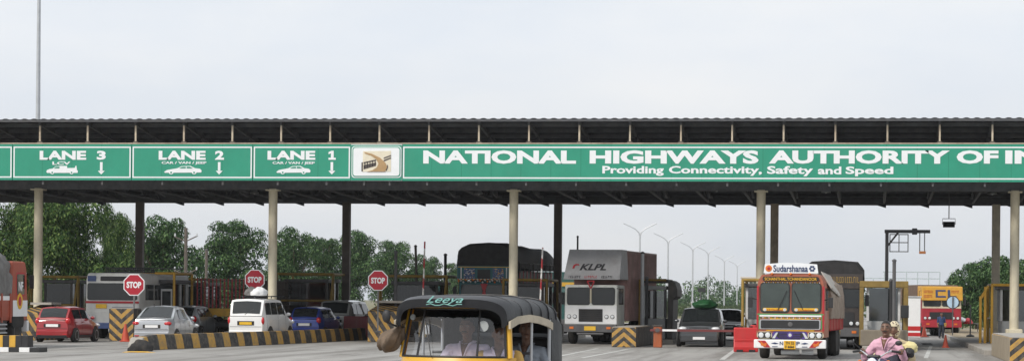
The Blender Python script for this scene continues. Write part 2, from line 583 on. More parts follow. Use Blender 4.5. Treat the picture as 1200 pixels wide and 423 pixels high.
mb.build('roof_edge', canopy)
mb = cb()
for k in range(17):
    y = 105.9 + k * 1.39
    mb.box(XA, XB, y - 0.04, y + 0.04, zroof(y) - 0.17, zroof(y) - 0.006, M_TRUSS)
mb.build('purlin', canopy)
M_POST = mat('fascia_post_cream', (0.55, 0.47, 0.36), 0.6, var=0.25, sc_=2, dirt=0.55, dirt_col=(0.25, 0.13, 0.07))
post_px = [47, 104, 160, 214, 271, 329, 386, 442, 501, 560, 619, 679, 739, 799, 860, 920, 980, 1040, 1102, 1163]
dx = (at(1163, 105.4, 155) - at(47, 105.4, 155)) / 19
xp0 = at(47, 105.4, 155)
zS1 = zat(600, 169.5, YS); zS0 = zat(600, 210.5, YS)
zrail = zat(600, 167.5, 105.4)
for k in range(-8, 28):
    x = xp0 + dx * k
    mb = cb()
    mb.box(x - 0.035, x + 0.035, 105.36, 105.44, zrail, zroof(105.4) - 0.15, M_POST)
    mb.box(x - 0.10, x + 0.10, 105.34, 105.46, zrail - 0.04, zrail + 0.06, M_BROWNP)
    mb.build('fascia_post', canopy)
    mb = cb()      # inner hangers, steel rafters and trusses behind each post
    xr = x + 0.55
    mb.box(xr - 0.025, xr + 0.025, 109.0, 109.06, 7.2, zroof(109) - 0.16, M_TRUSS)
    zb0, zb1 = 6.98, 6.62
    def zb(y): return zb0 + (zb1 - zb0) * (y - 106.8) / 22
    mb.tube([(x, 106.8, zb(106.8)), (x, 124.2, zb(124.2))], 0.06, M_TRUSS, 6)
    ch = [106.8 + 2.9 * q for q in range(7)]
    for q in range(6):
        y0, y1 = ch[q], ch[q + 1]
        ym = (y0 + y1) / 2
        if zroof(ym) - 0.2 > zb(ym) + 0.1:
            mb.tube([(x, y0, zb(y0)), (x, ym, zroof(ym) - 0.18)], 0.035, M_TRUSS, 5)
            mb.tube([(x, ym, zroof(ym) - 0.18), (x, y1, zb(y1))], 0.035, M_TRUSS, 5)
    mb.box(x - 0.06, x + 0.06, 104.2, 128.4, zroof(116) - 0.001, zroof(116), M_TRUSS) if False else None
    mb.prism([(105.3, zroof(105.3) - 0.02), (128.4, zroof(128.4) - 0.02), (128.4, zroof(128.4) - 0.10), (126.2, zroof(126.2) - 0.32), (105.3, zroof(105.3) - 0.2)], x - 0.05, x + 0.05, 'x', M_TRUSS)
    # gusset that hangs under the rear eave
    mb.prism([(x - 0.55, zroof(128.3) - 0.10), (x + 0.12, zroof(128.3) - 0.10), (x + 0.12, zroof(128.3) - 0.30)], 127.9, 128.3, 'y', M_ROOF)
    mb.build('truss', canopy)
mb = cb(); mb.box(XA, XB, 105.33, 105.47, zrail - 0.05, zrail - 0.006, M_POST); mb.build('fascia_rail', canopy)
for y, z0, z1 in ((YF, 6.55, 6.95), (YB, 6.62, 6.86)):
    mb = cb(); mb.box(XA, XB, y - 0.10, y + 0.10, z0, z1, M_TRUSS); mb.build('main_beam', canopy)
for k in range(-1, 6):
    x = X1 + SP * k
    mb = cb()
    mb.cyl((x, YF, 0.1), (x, YF, 6.6), 0.19, M_CREAM, 20)
    mb.box(x - 0.28, x + 0.28, YF - 0.28, YF + 0.28, 6.5, 6.56, M_CREAM)
    mb.build('column', canopy, smooth=True)
    mb = cb(); mb.box(x - 0.34, x + 0.34, YF - 0.34, YF + 0.34, 0.1, 0.85, M_CREAM); mb.build('column_plinth', canopy, bevel=0.04)
    mb = cb()
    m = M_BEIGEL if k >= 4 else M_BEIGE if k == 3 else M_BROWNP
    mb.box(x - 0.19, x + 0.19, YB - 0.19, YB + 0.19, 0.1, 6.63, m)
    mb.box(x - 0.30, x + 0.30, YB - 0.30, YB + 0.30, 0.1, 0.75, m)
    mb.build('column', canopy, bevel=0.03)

# ------------------------------------------------------------------ overhead sign boards
def sx(px): return at(px, YS, 190)
def sz(py): return zat(600, py, YS)
def szx(px, py): return zat(px, py, YS)
ZT, ZB = sz(169.2), sz(212.2)
def board(px0, px1, label, cat='road sign', group='green overhead boards', m=None):
    x0, x1 = sx(px0), sx(px1)
    t = thing('overhead_sign', label, cat, ((x0 + x1) / 2, YS, ZB), 0, group)
    t['_x'] = (x0 + x1) / 2
    mb = MB(); mb.M = Matrix.Translation((-(x0 + x1) / 2, -YS, -ZB))
    mb.box(x0 + 0.004, x1 - 0.004, YS, YS + 0.08, ZB, ZT, m or M_GREEN)
    if not m:
        nj = max(1, round((x1 - x0) / 1.25))
        for k in range(1, nj): xj = x0 + (x1 - x0) * k / nj; mb.box(xj - .011, xj + .011, YS - .0008, YS - .0003, ZB + .01, ZT - .01, M_GREEND)
    mb.build('panel', t)
    mb = MB(); mb.M = Matrix.Translation((-(x0 + x1) / 2, -YS, -ZB))
    a, w = 0.03, 0.055
    for (p, q, r, s) in ((x0 + a, x1 - a, ZT - 0.10 - w, ZT - 0.10), (x0 + a, x1 - a, ZB + 0.10, ZB + 0.10 + w), (x0 + a, x0 + a + w, ZB + 0.10 + w, ZT - 0.10 - w), (x1 - a - w, x1 - a, ZB + 0.10 + w, ZT - 0.10 - w)):
        mb.box(p, q, YS - 0.006, YS - 0.001, r, s, M_SIGNW)
    mb.build('border', t)
    mb = MB(); mb.M = Matrix.Translation((-(x0 + x1) / 2, -YS, -ZB))
    nb = max(2, int((x1 - x0) / 2))
    for k in range(nb):
        x = x0 + (k + 0.5) * (x1 - x0) / nb
        mb.box(x - 0.04, x + 0.04, YS + 0.085, YS + 0.20, ZB - 0.18, ZT + 0.02, M_STEEL)
    for zz in (ZB + .3, ZT - .3): mb.box(x0 + .1, x1 - .1, YS + 0.10, YS + 0.18, zz - .03, zz + .03, M_STEEL)
    mb.build('support_frame', t)
    return t
def local(t, o):
    o.parent = t
    for v in o.data.vertices:
        v.co = (v.co.x - t.location.x, v.co.y - t.location.y, v.co.z - t.location.z)
    return o
def btext(t, s, px0, px1, py0, py1, bold=0.045, name='lettering', shear=0.0):
    pm = (px0 + px1) / 2
    o = text(s, sx(px0), sx(px1), szx(pm, py1), szx(pm, py0), YS - 0.002, M_SIGNW, None, name, bold, shear)
    return local(t, o)
def bpoly(t, name, polys, m=None, y=None):
    mb = MB()
    for poly in polys:
        q = [(sx(a), szx(a, b)) for a, b in poly]
        mb.prism(q, (y or YS) - 0.012, (y or YS) - 0.002, 'y', m or M_SIGNW)
    return local(t, mb.build(name))
def arrow(t, px):
    return bpoly(t, 'arrow', [[(px - 1.5, 190), (px + 1.5, 190), (px + 1.5, 200.5), (px - 1.5, 200.5)], [(px - 4, 200.2), (px + 4, 200.2), (px, 204.5)]])
def icon(t, px, w, pickup):
    """white car silhouette as on the boards"""
    a = px; s = w / 40.0
    dy_ = lambda y: 204.3 - (204.3 - y) * .92
    if pickup: P = [(0, 201), (1, 198.8), (4, 197.6), (8, 197), (11.5, 194.2), (17, 193.6), (26, 193.6), (26.5, 196.4), (36, 196.2), (37, 193.4), (38, 193.4), (38.8, 199), (40, 200), (39.5, 202.5), (1, 202.5)]
    else: P = [(0, 201.3), (3, 198.8), (9, 197.6), (14, 196.6), (18.5, 194), (28, 193.6), (33, 196.6), (38, 197.2), (40, 199.5), (39.5, 202), (1, 202.4)]
    bpoly(t, 'vehicle_symbol', [[(a + x * s, dy_(y)) for x, y in P]])
    wh = []
    for c in (7.5, 32):
        wh.append([(a + (c + 2.6 * math.cos(k * PI / 4)) * s, 202.2 + 2.1 * math.sin(k * PI / 4)) for k in range(8)])
    bpoly(t, 'wheel_symbol', wh, M_SIGNW, YS - 0.004)
    wh = [[(a + (c + 1.1 * math.cos(k * PI / 4)) * s, 202.2 + 1.0 * math.sin(k * PI / 4)) for k in range(8)] for c in (7.5, 32)]
    bpoly(t, 'hub_symbol', wh, M_GREEN, YS - 0.013)
    if pickup: win = [[(a + x * s, dy_(y)) for x, y in ((9.6, 196.6), (12, 194.8), (16.5, 194.5), (16.5, 196.6))]]
    else: win = [[(a + x * s, dy_(y)) for x, y in ((16, 196.7), (19, 194.8), (23, 194.6), (23, 196.7))], [(a + x * s, dy_(y)) for x, y in ((24, 196.7), (24, 194.6), (27.5, 194.6), (30.5, 196.7))]]
    bpoly(t, 'window_symbol', win, M_GREEN, YS - 0.013)
board(-130, 14.5, 'blank green overhead board left of the LANE 3 board, cut by the picture edge')
t = board(15, 154, 'green overhead board reading LANE 3 and LCV with a pickup symbol')
btext(t, 'LANE', 46.5, 101, 176.8, 187.3, 0.045); btext(t, '3', 113.5, 124, 176.8, 187.3, 0.045); btext(t, 'LCV', 61.5, 82.5, 189.4, 193.2, 0.03)
icon(t, 54.5, 37, True); arrow(t, 118.8)
t = board(154.5, 296, 'green overhead board reading LANE 2 and CAR / VAN / JEEP')
btext(t, 'LANE', 186, 241, 176.8, 187.3, 0.045); btext(t, '2', 252, 262.5, 176.8, 187.3, 0.045); btext(t, 'CAR / VAN / JEEP', 189.5, 242, 189.3, 193, 0.03)
icon(t, 192.5, 44, False); arrow(t, 257)
t = board(296.5, 411, 'green overhead board reading LANE 1 and CAR / VAN / JEEP beside the emblem')
btext(t, 'LANE', 313.5, 369.5, 176.8, 187.3, 0.045); bpoly(t, 'numeral', [[(385, 187.3), (393.5, 187.3), (393.5, 185), (391, 185), (391, 176.8), (388.3, 176.8), (385, 178.4), (385, 180.8), (387.8, 179.8), (387.8, 185), (385, 185)]]); btext(t, 'CAR / VAN / JEEP', 319.5, 369, 189.5, 193.2, 0.03)
icon(t, 324, 40, False); arrow(t, 389)
t = board(471.5, 1560, 'long green overhead board reading NATIONAL HIGHWAYS AUTHORITY OF INDIA')
for w, a, b in (('NATIONAL', 496, 675), ('HIGHWAYS', 691, 889), ('AUTHORITY', 901, 1113), ('OF', 1121, 1170), ('INDIA', 1178, 1300)):
    btext(t, w, a, b, 176.3, 192, 0.046)
for w, a, b, c, d in (('Providing', 706, 778, 194.6, 206.0), ('Connectivity,', 784, 893, 194.6, 206.0), ('Safety', 899, 953, 194.6, 206.6), ('and', 958.5, 986, 195.2, 204.4), ('Speed', 991, 1047, 195.2, 206.6)):
    btext(t, w, a, b, c, d, 0.03)
# emblem board
t = board(411.3, 471.2, 'white overhead board with a curved brown road and bridge emblem', 'emblem sign', None, M_SIGNW)
def rrect(x0, x1, y0, y1, r, n=4):
    P = []
    for cx, cy, a0 in ((x1 - r, y0 + r, -90), (x1 - r, y1 - r, 0), (x0 + r, y1 - r, 90), (x0 + r, y0 + r, 180)):
        for k in range(n + 1):
            a = R(a0 + 90 * k / n); P.append((cx + r * math.cos(a), cy + r * math.sin(a)))
    return P
bpoly(t, 'green_ground', [[(411.6, 170), (470.8, 170), (470.8, 211.6), (411.6, 211.6)]], M_GREEN, YS - 0.006)
bpoly(t, 'white_line', [rrect(412.2, 470.4, 171.4, 208.4, 3.5)], M_SIGNW, YS - 0.017)
bpoly(t, 'green_line', [rrect(413.2, 469.4, 172.3, 207.3, 3.2)], M_GREEN, YS - 0.028)
bpoly(t, 'white_field', [rrect(414.2, 468.4, 173.3, 206.2, 2.8)], M_SIGNW, YS - 0.039)
M_EC = mat('emblem_cream', (0.72, 0.66, 0.52)); M_EB = mat('emblem_brown', (0.42, 0.27, 0.13)); M_ED = mat('emblem_dark', (0.10, 0.085, 0.08))
bpoly(t, 'emblem_square', [[(425.5, 177.3), (458.4, 177), (458.4, 201.2), (425.5, 201.4)]], M_EC, YS - 0.050)
bpoly(t, 'emblem_bridge', [[(424, 190.5), (425.6, 190.2), (425.6, 200.8), (424, 201)], [(426.5, 190.2), (441, 187.0), (441, 188.6), (426.5, 191.8)], [(426.5, 193.6), (441, 190.4), (441, 194.4), (426.5, 198.6)], [(450, 184.8), (458.4, 181.8), (458.4, 183.2), (450, 186.4)], [(450, 187.6), (458.4, 184.4), (458.4, 186.0), (450, 189.6)], [(451, 199), (454.6, 193), (455.2, 196), (453.6, 200.4)]] + [[(427.5 + 3 * k, 190 - 0.6 * k), (428.4 + 3 * k, 190 - 0.6 * k), (428.4 + 3 * k, 198 - 0.8 * k), (427.5 + 3 * k, 198 - 0.8 * k)] for k in range(5)], M_ED, YS - 0.061)
P = [(427, 178.2), (436, 180.4), (446, 185.2), (452, 191), (454.2, 196), (451.6, 201.3), (430, 201.3), (437, 199.6), (442, 196.4), (444, 192), (441.5, 187), (435.5, 182.6), (428, 180)]
bpoly(t, 'emblem_road', [P], M_EB, YS - 0.073)

# ------------------------------------------------------------------ lamps under the canopy
M_LAMP = mat('spun_aluminium', (0.42, 0.43, 0.44), 0.35, 0.7)
lamp0 = None
LP = [(113, 217.5, 110), (257, 219, 110), (392, 216, 110), (533, 219, 110), (700, 219, 110), (820, 218, 110), (966, 219, 110), (1112, 219, 110), (298, 225, 117), (430, 226, 117), (561, 226, 117), (840, 222, 112), (968, 224, 112), (1163, 226, 117)]
names = ['above the LANE 3 pickup symbol', 'below the LANE 2 arrow', 'below the LANE 1 arrow', 'left of the third cream column', 'below the N of HIGHWAYS start', 'below the word Connectivity', 'below the word and', 'above the hanging floodlight', 'left of the second cream column', 'below the emblem board', 'deeper in, left of the third cream column', 'lower of the two below Connectivity', 'lower of the two below Safety', 'at the top of the stained beige rear column']
names = ['under the LANE 3 board', 'under the LANE 2 board', 'under the LANE 1 arrow', 'under the N of NATIONAL', 'under the H of HIGHWAYS', 'under the word Connectivity', 'under the word and', 'above the hanging floodlight', 'set back, left of the second cream column', 'set back under the emblem', 'set back, left of the third cream column', 'right of another lamp, under Connectivity', 'right of another lamp, under Safety and', 'at the head of the stained beige column']
for (px, py, Y), nm in zip(LP, names):
    x, z = spot(px, py, Y)
    lab = 'grey bell lamp hanging from the canopy roof ' + nm
    if lamp0 is None:
        t = thing('high_bay_lamp', lab, 'ceiling lamp', (x, Y, z), 0, 'bell lamps under the canopy roof')
        mb = MB(); mb.lathe([(0.05, 0.22), (0.08, 0.16), (0.20, -0.02), (0.21, -0.06), (0.19, -0.06), (0.06, 0.1)], M_LAMP, seg=16); mb.build('reflector', t, smooth=True)
        mb = MB(); mb.ball((0, 0, 0.0), (0.08, 0.08, 0.1), M_HEAD); mb.build('bulb', t, smooth=True)
        mb = MB(); mb.box(-0.07, 0.07, -0.07, 0.07, 0.2, 0.36, M_STEEL); mb.tube([(0, 0, 0.36), (0, 0, 0.9)], 0.02, M_STEEL, 6); mb.build('stem', t)
        lamp0 = t
    else:
        dup(lamp0, (x, Y, z), 0, lab)
# hanging floodlight
x, z = spot(1112, 263, 116)
t = thing('floodlight', 'black floodlight hanging on a thin rod under the canopy at the right', 'floodlight', (x, 116, z))
mb = MB(); mb.prism([(-0.08, -0.09), (0.10, -0.13), (0.14, 0.1), (0.0, 0.13)], -0.26, 0.26, 'x', M_BLACK); mb.build('lamp_housing', t, bevel=0.01)
mb = MB(); mb.quad([(-0.23, -0.088, -0.085), (0.23, -0.088, -0.085), (0.23, -0.012, 0.115), (-0.23, -0.012, 0.115)], M_GLASS); mb.build('front_glass', t)
mb = MB(); mb.tube([(-0.28, 0.03, 0), (-0.28, 0.03, 0.26), (0.28, 0.03, 0.26), (0.28, 0.03, 0)], 0.018, M_STEEL, 6); mb.build('bracket', t)
mb = MB(); mb.tube([(0, 0.03, 0.26), (0, 0.03, zroof(116) - z - 0.1)], 0.025, M_STEEL, 6); mb.build('hanging_rod', t)
# ------------------------------------------------------------------ trees
def leaf_mat(name, cols, scale=0.9):
    m = bpy.data.materials.new(name)
    m.use_nodes = True
    t = m.node_tree
    b = t.nodes['Principled BSDF']
    b.inputs['Roughness'].default_value = 0.55
    b.inputs['Specular IOR Level'].default_value = 0.15
    g = t.nodes.new('ShaderNodeNewGeometry')
    r = t.nodes.new('ShaderNodeValToRGB')
    e = r.color_ramp.elements
    e[0].position = 0.0; e[0].color = (*cols[0], 1)
    e[1].position = 1.0; e[1].color = (*cols[-1], 1)
    for k, c in enumerate(cols[1:-1]):
        q = e.new((k + 1) / (len(cols) - 1)); q.color = (*c, 1)
    t.links.new(g.outputs['Random Per Island'], r.inputs['Fac'])
    t.links.new(r.outputs['Color'], b.inputs['Base Color'])
    tr = t.nodes.new('ShaderNodeBsdfTranslucent')
    t.links.new(r.outputs['Color'], tr.inputs['Color'])
    x = t.nodes.new('ShaderNodeMixShader'); x.inputs['Fac'].default_value = 0.15
    t.links.new(b.outputs['BSDF'], x.inputs[1]); t.links.new(tr.outputs['BSDF'], x.inputs[2])
    t.links.new(x.outputs['Shader'], t.nodes['Material Output'].inputs['Surface'])
    return m
M_LEAF = leaf_mat('dark_broad_leaves', [(0.010, 0.030, 0.010), (0.022, 0.060, 0.018), (0.052, 0.112, 0.036), (0.15, 0.235, 0.09)])
M_LEAFY = leaf_mat('fresh_broad_leaves', [(0.010, 0.032, 0.009), (0.028, 0.070, 0.017), (0.068, 0.130, 0.032), (0.19, 0.26, 0.08)])
M_LEAFB = leaf_mat('dull_bush_leaves', [(0.03, 0.055, 0.022), (0.06, 0.09, 0.035), (0.09, 0.12, 0.05)])
M_BARK = mat('bark', (0.11, 0.085, 0.06), 0.9, var=0.3, sc_=6, bump=0.5)
def leaves(rng, blobs, per, size, droop=0.5):
    """leaf cards spread over clumps; returns verts, faces"""
    V, F = [], []
    for (cx, cy, cz, r) in blobs:
        n = int(per * (r * r))
        for _ in range(n):
            while True:
                d = Vector((rng.uniform(-1, 1), rng.uniform(-1, 1), rng.uniform(-1, 1)))
                if 0.1 < d.length < 1: break
            d.normalize()
            if d.z < -0.35 and rng.random() < 0.6: continue
            rr = r * (0.62 + 0.46 * rng.random())
            p = Vector((cx + d.x * rr, cy + d.y * rr, cz + d.z * rr * 0.8))
            nrm = (d + Vector((rng.gauss(0, .34), rng.gauss(0, .34), rng.gauss(0.2, .34)))).normalized()
            side = nrm.cross(Vector((0, 0, 1)))
            if side.length < .01: continue
            side.normalize()
            down = side.cross(nrm).normalized()
            if down.z > 0: down = -down
            down = (down + Vector((d.x * .35, d.y * .35, -droop * .4))).normalized()
            s = size * rng.uniform(.6, 1.35)
            w = s * rng.uniform(.34, .55)
            a = rng.gauss(0, .5)
            s1 = side * math.cos(a) + down * math.sin(a); d1 = down * math.cos(a) - side * math.sin(a)
            k = len(V)
            mid = nrm * s * .12
            V += [p - d1 * s * .5, p + s1 * w * .5 + mid * .2, p + d1 * s * .55 - mid, p - s1 * w * .5 + mid * .2]
            F.append((k, k + 1, k + 2, k + 3))
    return V, F
def mesh_from(name, V, F, m, parent=None):
    me = bpy.data.meshes.new(name)
    me.from_pydata([tuple(v) for v in V], [], F)
    me.materials.append(m)
    o = bpy.data.objects.new(name, me)
    C.objects.link(o)
    if parent: o.parent = parent
    return o
def make_tree(seed, h, w, m, label, cat='tree', group='trees along the roadside', per=620, size=0.23, base=0.10, nb=30, loc=(0, 0, 0), name='broadleaf_tree'):
    rng = random.Random(seed)
    t = thing(name, label, cat, loc, rng.uniform(0, 6), group)
    blobs = []
    ch = h * (1 - base)
    for k in range(nb):
        u = rng.random() ** 0.8
        z = base * h + ch * (0.08 + 0.86 * u)
        env = w / 2 * math.sqrt(max(0.05, 1 - ((u - 0.38) / 0.68) ** 2))
        a = rng.uniform(0, 2 * PI)
        rad = env * math.sqrt(rng.uniform(.25, 1.25)) * .86
        r = rng.uniform(.60, 1.5) * (0.8 + .3 * (1 - u)) * w / 7.0
        blobs.append((rad * math.cos(a), rad * math.sin(a), z, r))
    for k in range(9):      # the full inner mass of the crown
        a = rng.uniform(0, 2 * PI); q = w * .20 * rng.random()
        blobs.append((q * math.cos(a), q * math.sin(a), base * h + ch * (.12 + .62 * k / 8), w * .21))
    V, F = leaves(rng, blobs, per, size)
    mesh_from('crown', V, F, m, t)
    mb = MB()
    top = Vector((rng.uniform(-.3, .3), rng.uniform(-.3, .3), h * .55))
    mb.tube([(0, 0, -.2), (rng.uniform(-.1, .1), 0, h * .2), tuple(top)], [.26, .2, .1], M_BARK, 8)
    for k in range(0, nb, 4):
        b = blobs[k]
        z0 = h * rng.uniform(.22, .5)
        mid = (b[0] * .5, b[1] * .5, (z0 + b[2]) / 2 + .2)
        mb.tube([(0, 0, z0), mid, b[:3]], [.1, .07, .03], M_BARK, 5)
    mb.build('trunk', t, smooth=True)
    return t
tA = make_tree(3, 8.2, 7.6, M_LEAFY, 'tallest fresh green tree, standing behind the first cream column at the far left')
tB = make_tree(11, 7.8, 6.4, M_LEAF, 'dark green tree behind the two armed utility pole and first brown column', nb=24)
tC = make_tree(23, 8.0, 6.2, M_LEAF, 'dark rounded tree behind the STOP sign between the first brown and second cream columns', nb=24)
def put(t, px, Z, top_py, base_h, label=None, new=True, rz=None, sxy=1.0):
    Y = yz(px, Z)
    x, zt = spot(px, top_py, Y)
    s = zt / base_h
    if new: t = dup(t, (x, Y, 0), rz, label, (s * sxy, s * sxy, s))
    else:
        t.location = (x, Y, 0); t.scale = (s * sxy, s * sxy, s)
        if rz is not None: t.rotation_euler.z = rz
    return t
put(tA, 88, 163, 236, 8.0, None, False, 0.4, 1.0)
put(tB, 190, 186, 259, 7.6, None, False, 1.0)
put(tC, 268, 203, 261, 7.8, None, False, 2.0)
put(tA, 22, 172, 240, 8.0, 'fresh green tree at the far left, behind the red truck', rz=2.4)
put(tA, 128, 176, 252, 8.0, 'fresh green tree behind the white bus, between taller green and dark trees', rz=4.0, sxy=.5)
put(tB, 345, 226, 272, 7.6, 'dark tree just right of the second cream column', rz=3.0)
put(tC, 382, 232, 281, 7.8, 'shorter dark tree immediately left of the second brown column', rz=5.1, sxy=.75)
put(tB, 414, 248, 275, 7.6, 'dark tree half hidden behind the second brown column', rz=.2)
put(tC, 463, 273, 284, 7.8, 'dark round tree right of the second brown column, above the STOP sign', rz=0.9)
put(tB, 500, 330, 302, 7.6, 'small distant dark tree between the raised boom and slanted pole', rz=1.9)
put(tC, 532, 350, 309, 7.8, 'small distant tree at the left edge of the tarpaulin covered truck', rz=3.3)
tD = make_tree(41, 5.6, 5.0, M_LEAF, 'spreading green tree behind the last cream column at the right', nb=30, base=.06, group='trees on the right')
put(tD, 1172, 176, 305, 5.4, None, False, 1.0, 1.1)
put(tD, 1146, 190, 312, 5.4, 'green tree left of the stained beige rear column at the right', rz=2.6)
put(tD, 1200, 168, 309, 5.4, 'green tree at the right edge behind the yellow framed booth', rz=4.2)
# hedge in the median and far woodland: masses nobody could count
def mass(name, pts, per, size, m, seed):
    rng = random.Random(seed)
    V, F = leaves(rng, pts, per, size)
    o = mesh_from(name, V, F, m); o['kind'] = 'stuff'
    return o
rng = random.Random(5)
pts = []
for k in range(120):
    y = 215 + 330 * (k / 120.0) ** 1.3
    x = -23.5 + rng.uniform(-1.6, 1.6)
    r = rng.uniform(.5, 1.05)
    pts.append((x, y, r * .7, r))
mass('median_hedge', pts, 300, .22, M_LEAFB, 6)
pts = []
for k in range(240):
    Y = rng.uniform(520, 800)
    px = rng.uniform(560, 1210)
    x = at(px, Y)
    h = rng.uniform(2.5, 7.5) * (1.0 if px < 890 else .75)
    for q in range(3):
        pts.append((x + rng.uniform(-3, 3), Y, h * (.25 + .28 * q), h * .33))
mass('far_woodland', pts, 34, .62, M_LEAF, 8)
pts = []
for k in range(60):
    Y = rng.uniform(300, 420); px = rng.uniform(985, 1215); r = rng.uniform(.7, 1.6)
    pts.append((at(px, Y), Y, r * .6, r))
for k in range(30):
    Y = rng.uniform(180, 240); px = rng.uniform(1120, 1200); r = rng.uniform(.5, 1.2)
    pts.append((at(px, Y), Y, r * .5, r))
mass('roadside_scrub', pts, 90, .34, M_LEAFB, 9)
pts = []
for k in range(90):
    Y = rng.uniform(158, 215); x = rng.uniform(-62, -46.6); r = rng.uniform(.6, 1.5)
    pts.append((x, Y, r * .6, r))
mass('undergrowth', pts, 90, .34, M_LEAF, 10)

# ------------------------------------------------------------------ double-arm street lamps
LMP = [(750, 266, 253), (783, 277, 290), (812, 287, 335), (830, 292, 362), (849, 302, 435), (864, 308, 494)]
lab = ['tallest and nearest two armed street lamp, above the right end of the grey container truck', 'second tallest two armed street lamp, over the toll booth beside the grey container truck', 'two armed street lamp above the green roof load of the grey car', 'third from the farthest of the two armed street lamps, over the hedge', 'second farthest two armed street lamp, near the pale water tank', 'farthest and shortest two armed street lamp, beside the first cream column of the oncoming lanes']
lab[2] = 'third tallest of the receding two armed street lamps'
lab[3] = 'fourth tallest of the receding two armed street lamps'
lab[4] = 'second shortest of the receding two armed street lamps'
lab[5] = 'shortest and farthest of the receding two armed street lamps'
L0 = None
for (px, py, Z), lb in zip(LMP, lab):
    Y = yz(px, Z); x, z = spot(px, py, Y)
    if L0 is None:
        t = thing('street_lamp', lb, 'street lamp', (x, Y, 0), 0, 'two armed street lamps on the median'); H = z
        mb = MB(); mb.tube([(0, 0, 0), (0, 0, H * .55), (0, 0, H - .9)], [.13, .10, .075], M_GALV, 10); mb.build('pole', t, smooth=True)
        for s in (-1, 1):
            mb = MB(); mb.tube([(0, 0, H - .95), (s * .1, 0, H - .55), (s * .45, 0, H - .2), (s * 1.0, 0, H + .08), (s * 1.15, 0, H + .14)], [.07, .06, .05, .045, .04], M_GALV, 8)
            a = mb.build('arm', t, smooth=True)
            mb = MB(); mb.M = Matrix.Translation((s * 1.1, 0, H + .12)) @ Matrix.Rotation(-s * R(24), 4, 'Y')
            mb.box(0, s * .62, -.09, .09, -.045, .045, M_GALV); mb.build('lamp_head', t, bevel=.03)
        L0 = t
    else:
        dup(L0, (x, Y, 0), 0, lb, (1, 1, z / H))
# high mast behind the canopy
Y = yz(44, 138); x, z = spot(44.5, 140, Y)
t = thing('high_mast', 'very tall thin pale mast rising above the canopy at the left', 'mast', (x, Y, 0))
mb = MB(); mb.tube([(0, 0, 0), (0, 0, 10), (0, 0, 20)], [.17, .13, .085], M_GALV, 14); mb.build('pole', t, smooth=True)
mb = MB(); mb.lathe([(.36, 0), (.36, .06), (.18, .06), (.18, 0)], M_GALV, seg=14); mb.build('base_flange', t)
mb = MB(); mb.lathe([(.5, 20.0), (.6, 20.06), (.5, 20.12), (.1, 20.12)], M_GALV, seg=14)
mb.build('lamp_ring', t)
for k in range(6):
    a = k * PI / 3
    mb = MB(); mb.M = Matrix.Translation((.62 * math.cos(a), .62 * math.sin(a), 19.95)) @ Matrix.Rotation(a, 4, 'Z'); mb.box(-.1, .25, -.16, .16, -.08, .06, M_STEEL); mb.build('lamp_head', t, bevel=.02)
# utility pole at the left
Y = yz(218, 165); x, z = spot(218, 267, Y)
t = thing('utility_pole', 'brown utility pole with short angled crossarms in front of the trees', 'utility pole', (x, Y, 0), R(8))
mb = MB(); mb.tube([(0, 0, 0), (0, 0, z)], [.14, .10], M_BROWNP, 8); mb.build('pole', t, smooth=True)
for zz in (z - .75, z - 2.9):
    mb = MB(); mb.tube([(-.75, 0, zz + .18), (0, -.08, zz - .12), (.75, 0, zz + .25)], .045, M_BROWNP, 6); arm = mb.build('crossarm', t)
    for s in (-.7, .7):
        mb = MB(); mb.lathe([(.03, 0), (.06, .05), (.06, .1), (.04, .14), (.06, .18), (.03, .22)], M_PALE, (s, 0, zz + .18), seg=8); mb.build('insulator', arm)
# lone thin posts seen against trees
def post(px, py_top, Z, r, m, label, cat='post', lean=0.0, name='post', base=None):
    Y = yz(px, Z); x, z = spot(px, py_top, Y)
    t = thing(name, label, cat, (x, Y, 0))
    mb = MB(); mb.tube([(lean * z, 0, 0), (0, 0, z)], r, m, 8); mb.build('shaft', t, smooth=True)
    mb = MB(); mb.box(lean * z - r * 2.2, lean * z + r * 2.2, -r * 2.2, r * 2.2, 0, .25, M_CONC); mb.build('footing', t, bevel=.02)
    mb = MB(); mb.lathe([(r * 1.25, -.01), (r * 1.25, .05), (r * .4, .09)], M_STEEL, (0, 0, z), seg=8); mb.build('cap', t)
    return t
post(242, 293, 158, .09, M_BROWNP, 'plain brown post in front of the dark tree right of the utility pole')
post(487, 289, 122, .06, M_BROWNP, 'slightly leaning thin dark pole left of the red and white raised boom', lean=.035)
post(522, 299, 122, .07, M_BLACK, 'short plain black post right of the red and white raised boom')
post(677, 278, 128, .045, M_BLACK, 'thin tall rod rising above the grey container truck roof')
post(464, 296, 114, .07, M_STEEL, 'slim grey pipe post beside the STOP sign left of the rickshaw')
# far pale building
Y = yz(880, 900); 
x0 = at(868, Y); x1 = at(893, Y)
t = thing('water_tank_building', 'faint pale flat block on the horizon beyond the street lamps', 'building', ((x0 + x1) / 2, Y, 0))
w = (x1 - x0) / 2 * .95
zt = zat(880, 326, Y); zb_ = zat(880, 341, Y)
M_FARW = mat('pale_far_wall', (0.62, 0.56, 0.48), 0.8, var=.05)
mb = MB(); mb.box(-w, w, -6, 6, zb_, zt, M_FARW); mb.build('upper_block', t, bevel=.1)
mb = MB(); mb.box(-w * .8, w * .8, -5, 5, 0, zb_ - .01, M_FARW); mb.build('lower_block', t)
mb = MB(); mb.box(-w * 1.04, w * 1.04, -6.3, 6.3, zt + .005, zt + .5, M_FARW); mb.build('roof_slab', t)
for k in range(5):
    mb = MB(); xx = -w * .8 + k * w * .4; mb.box(xx - .5, xx + .5, -6.05, -6.003, zb_ + 1, zt - 1.2, M_GLASS); mb.build('window', t)
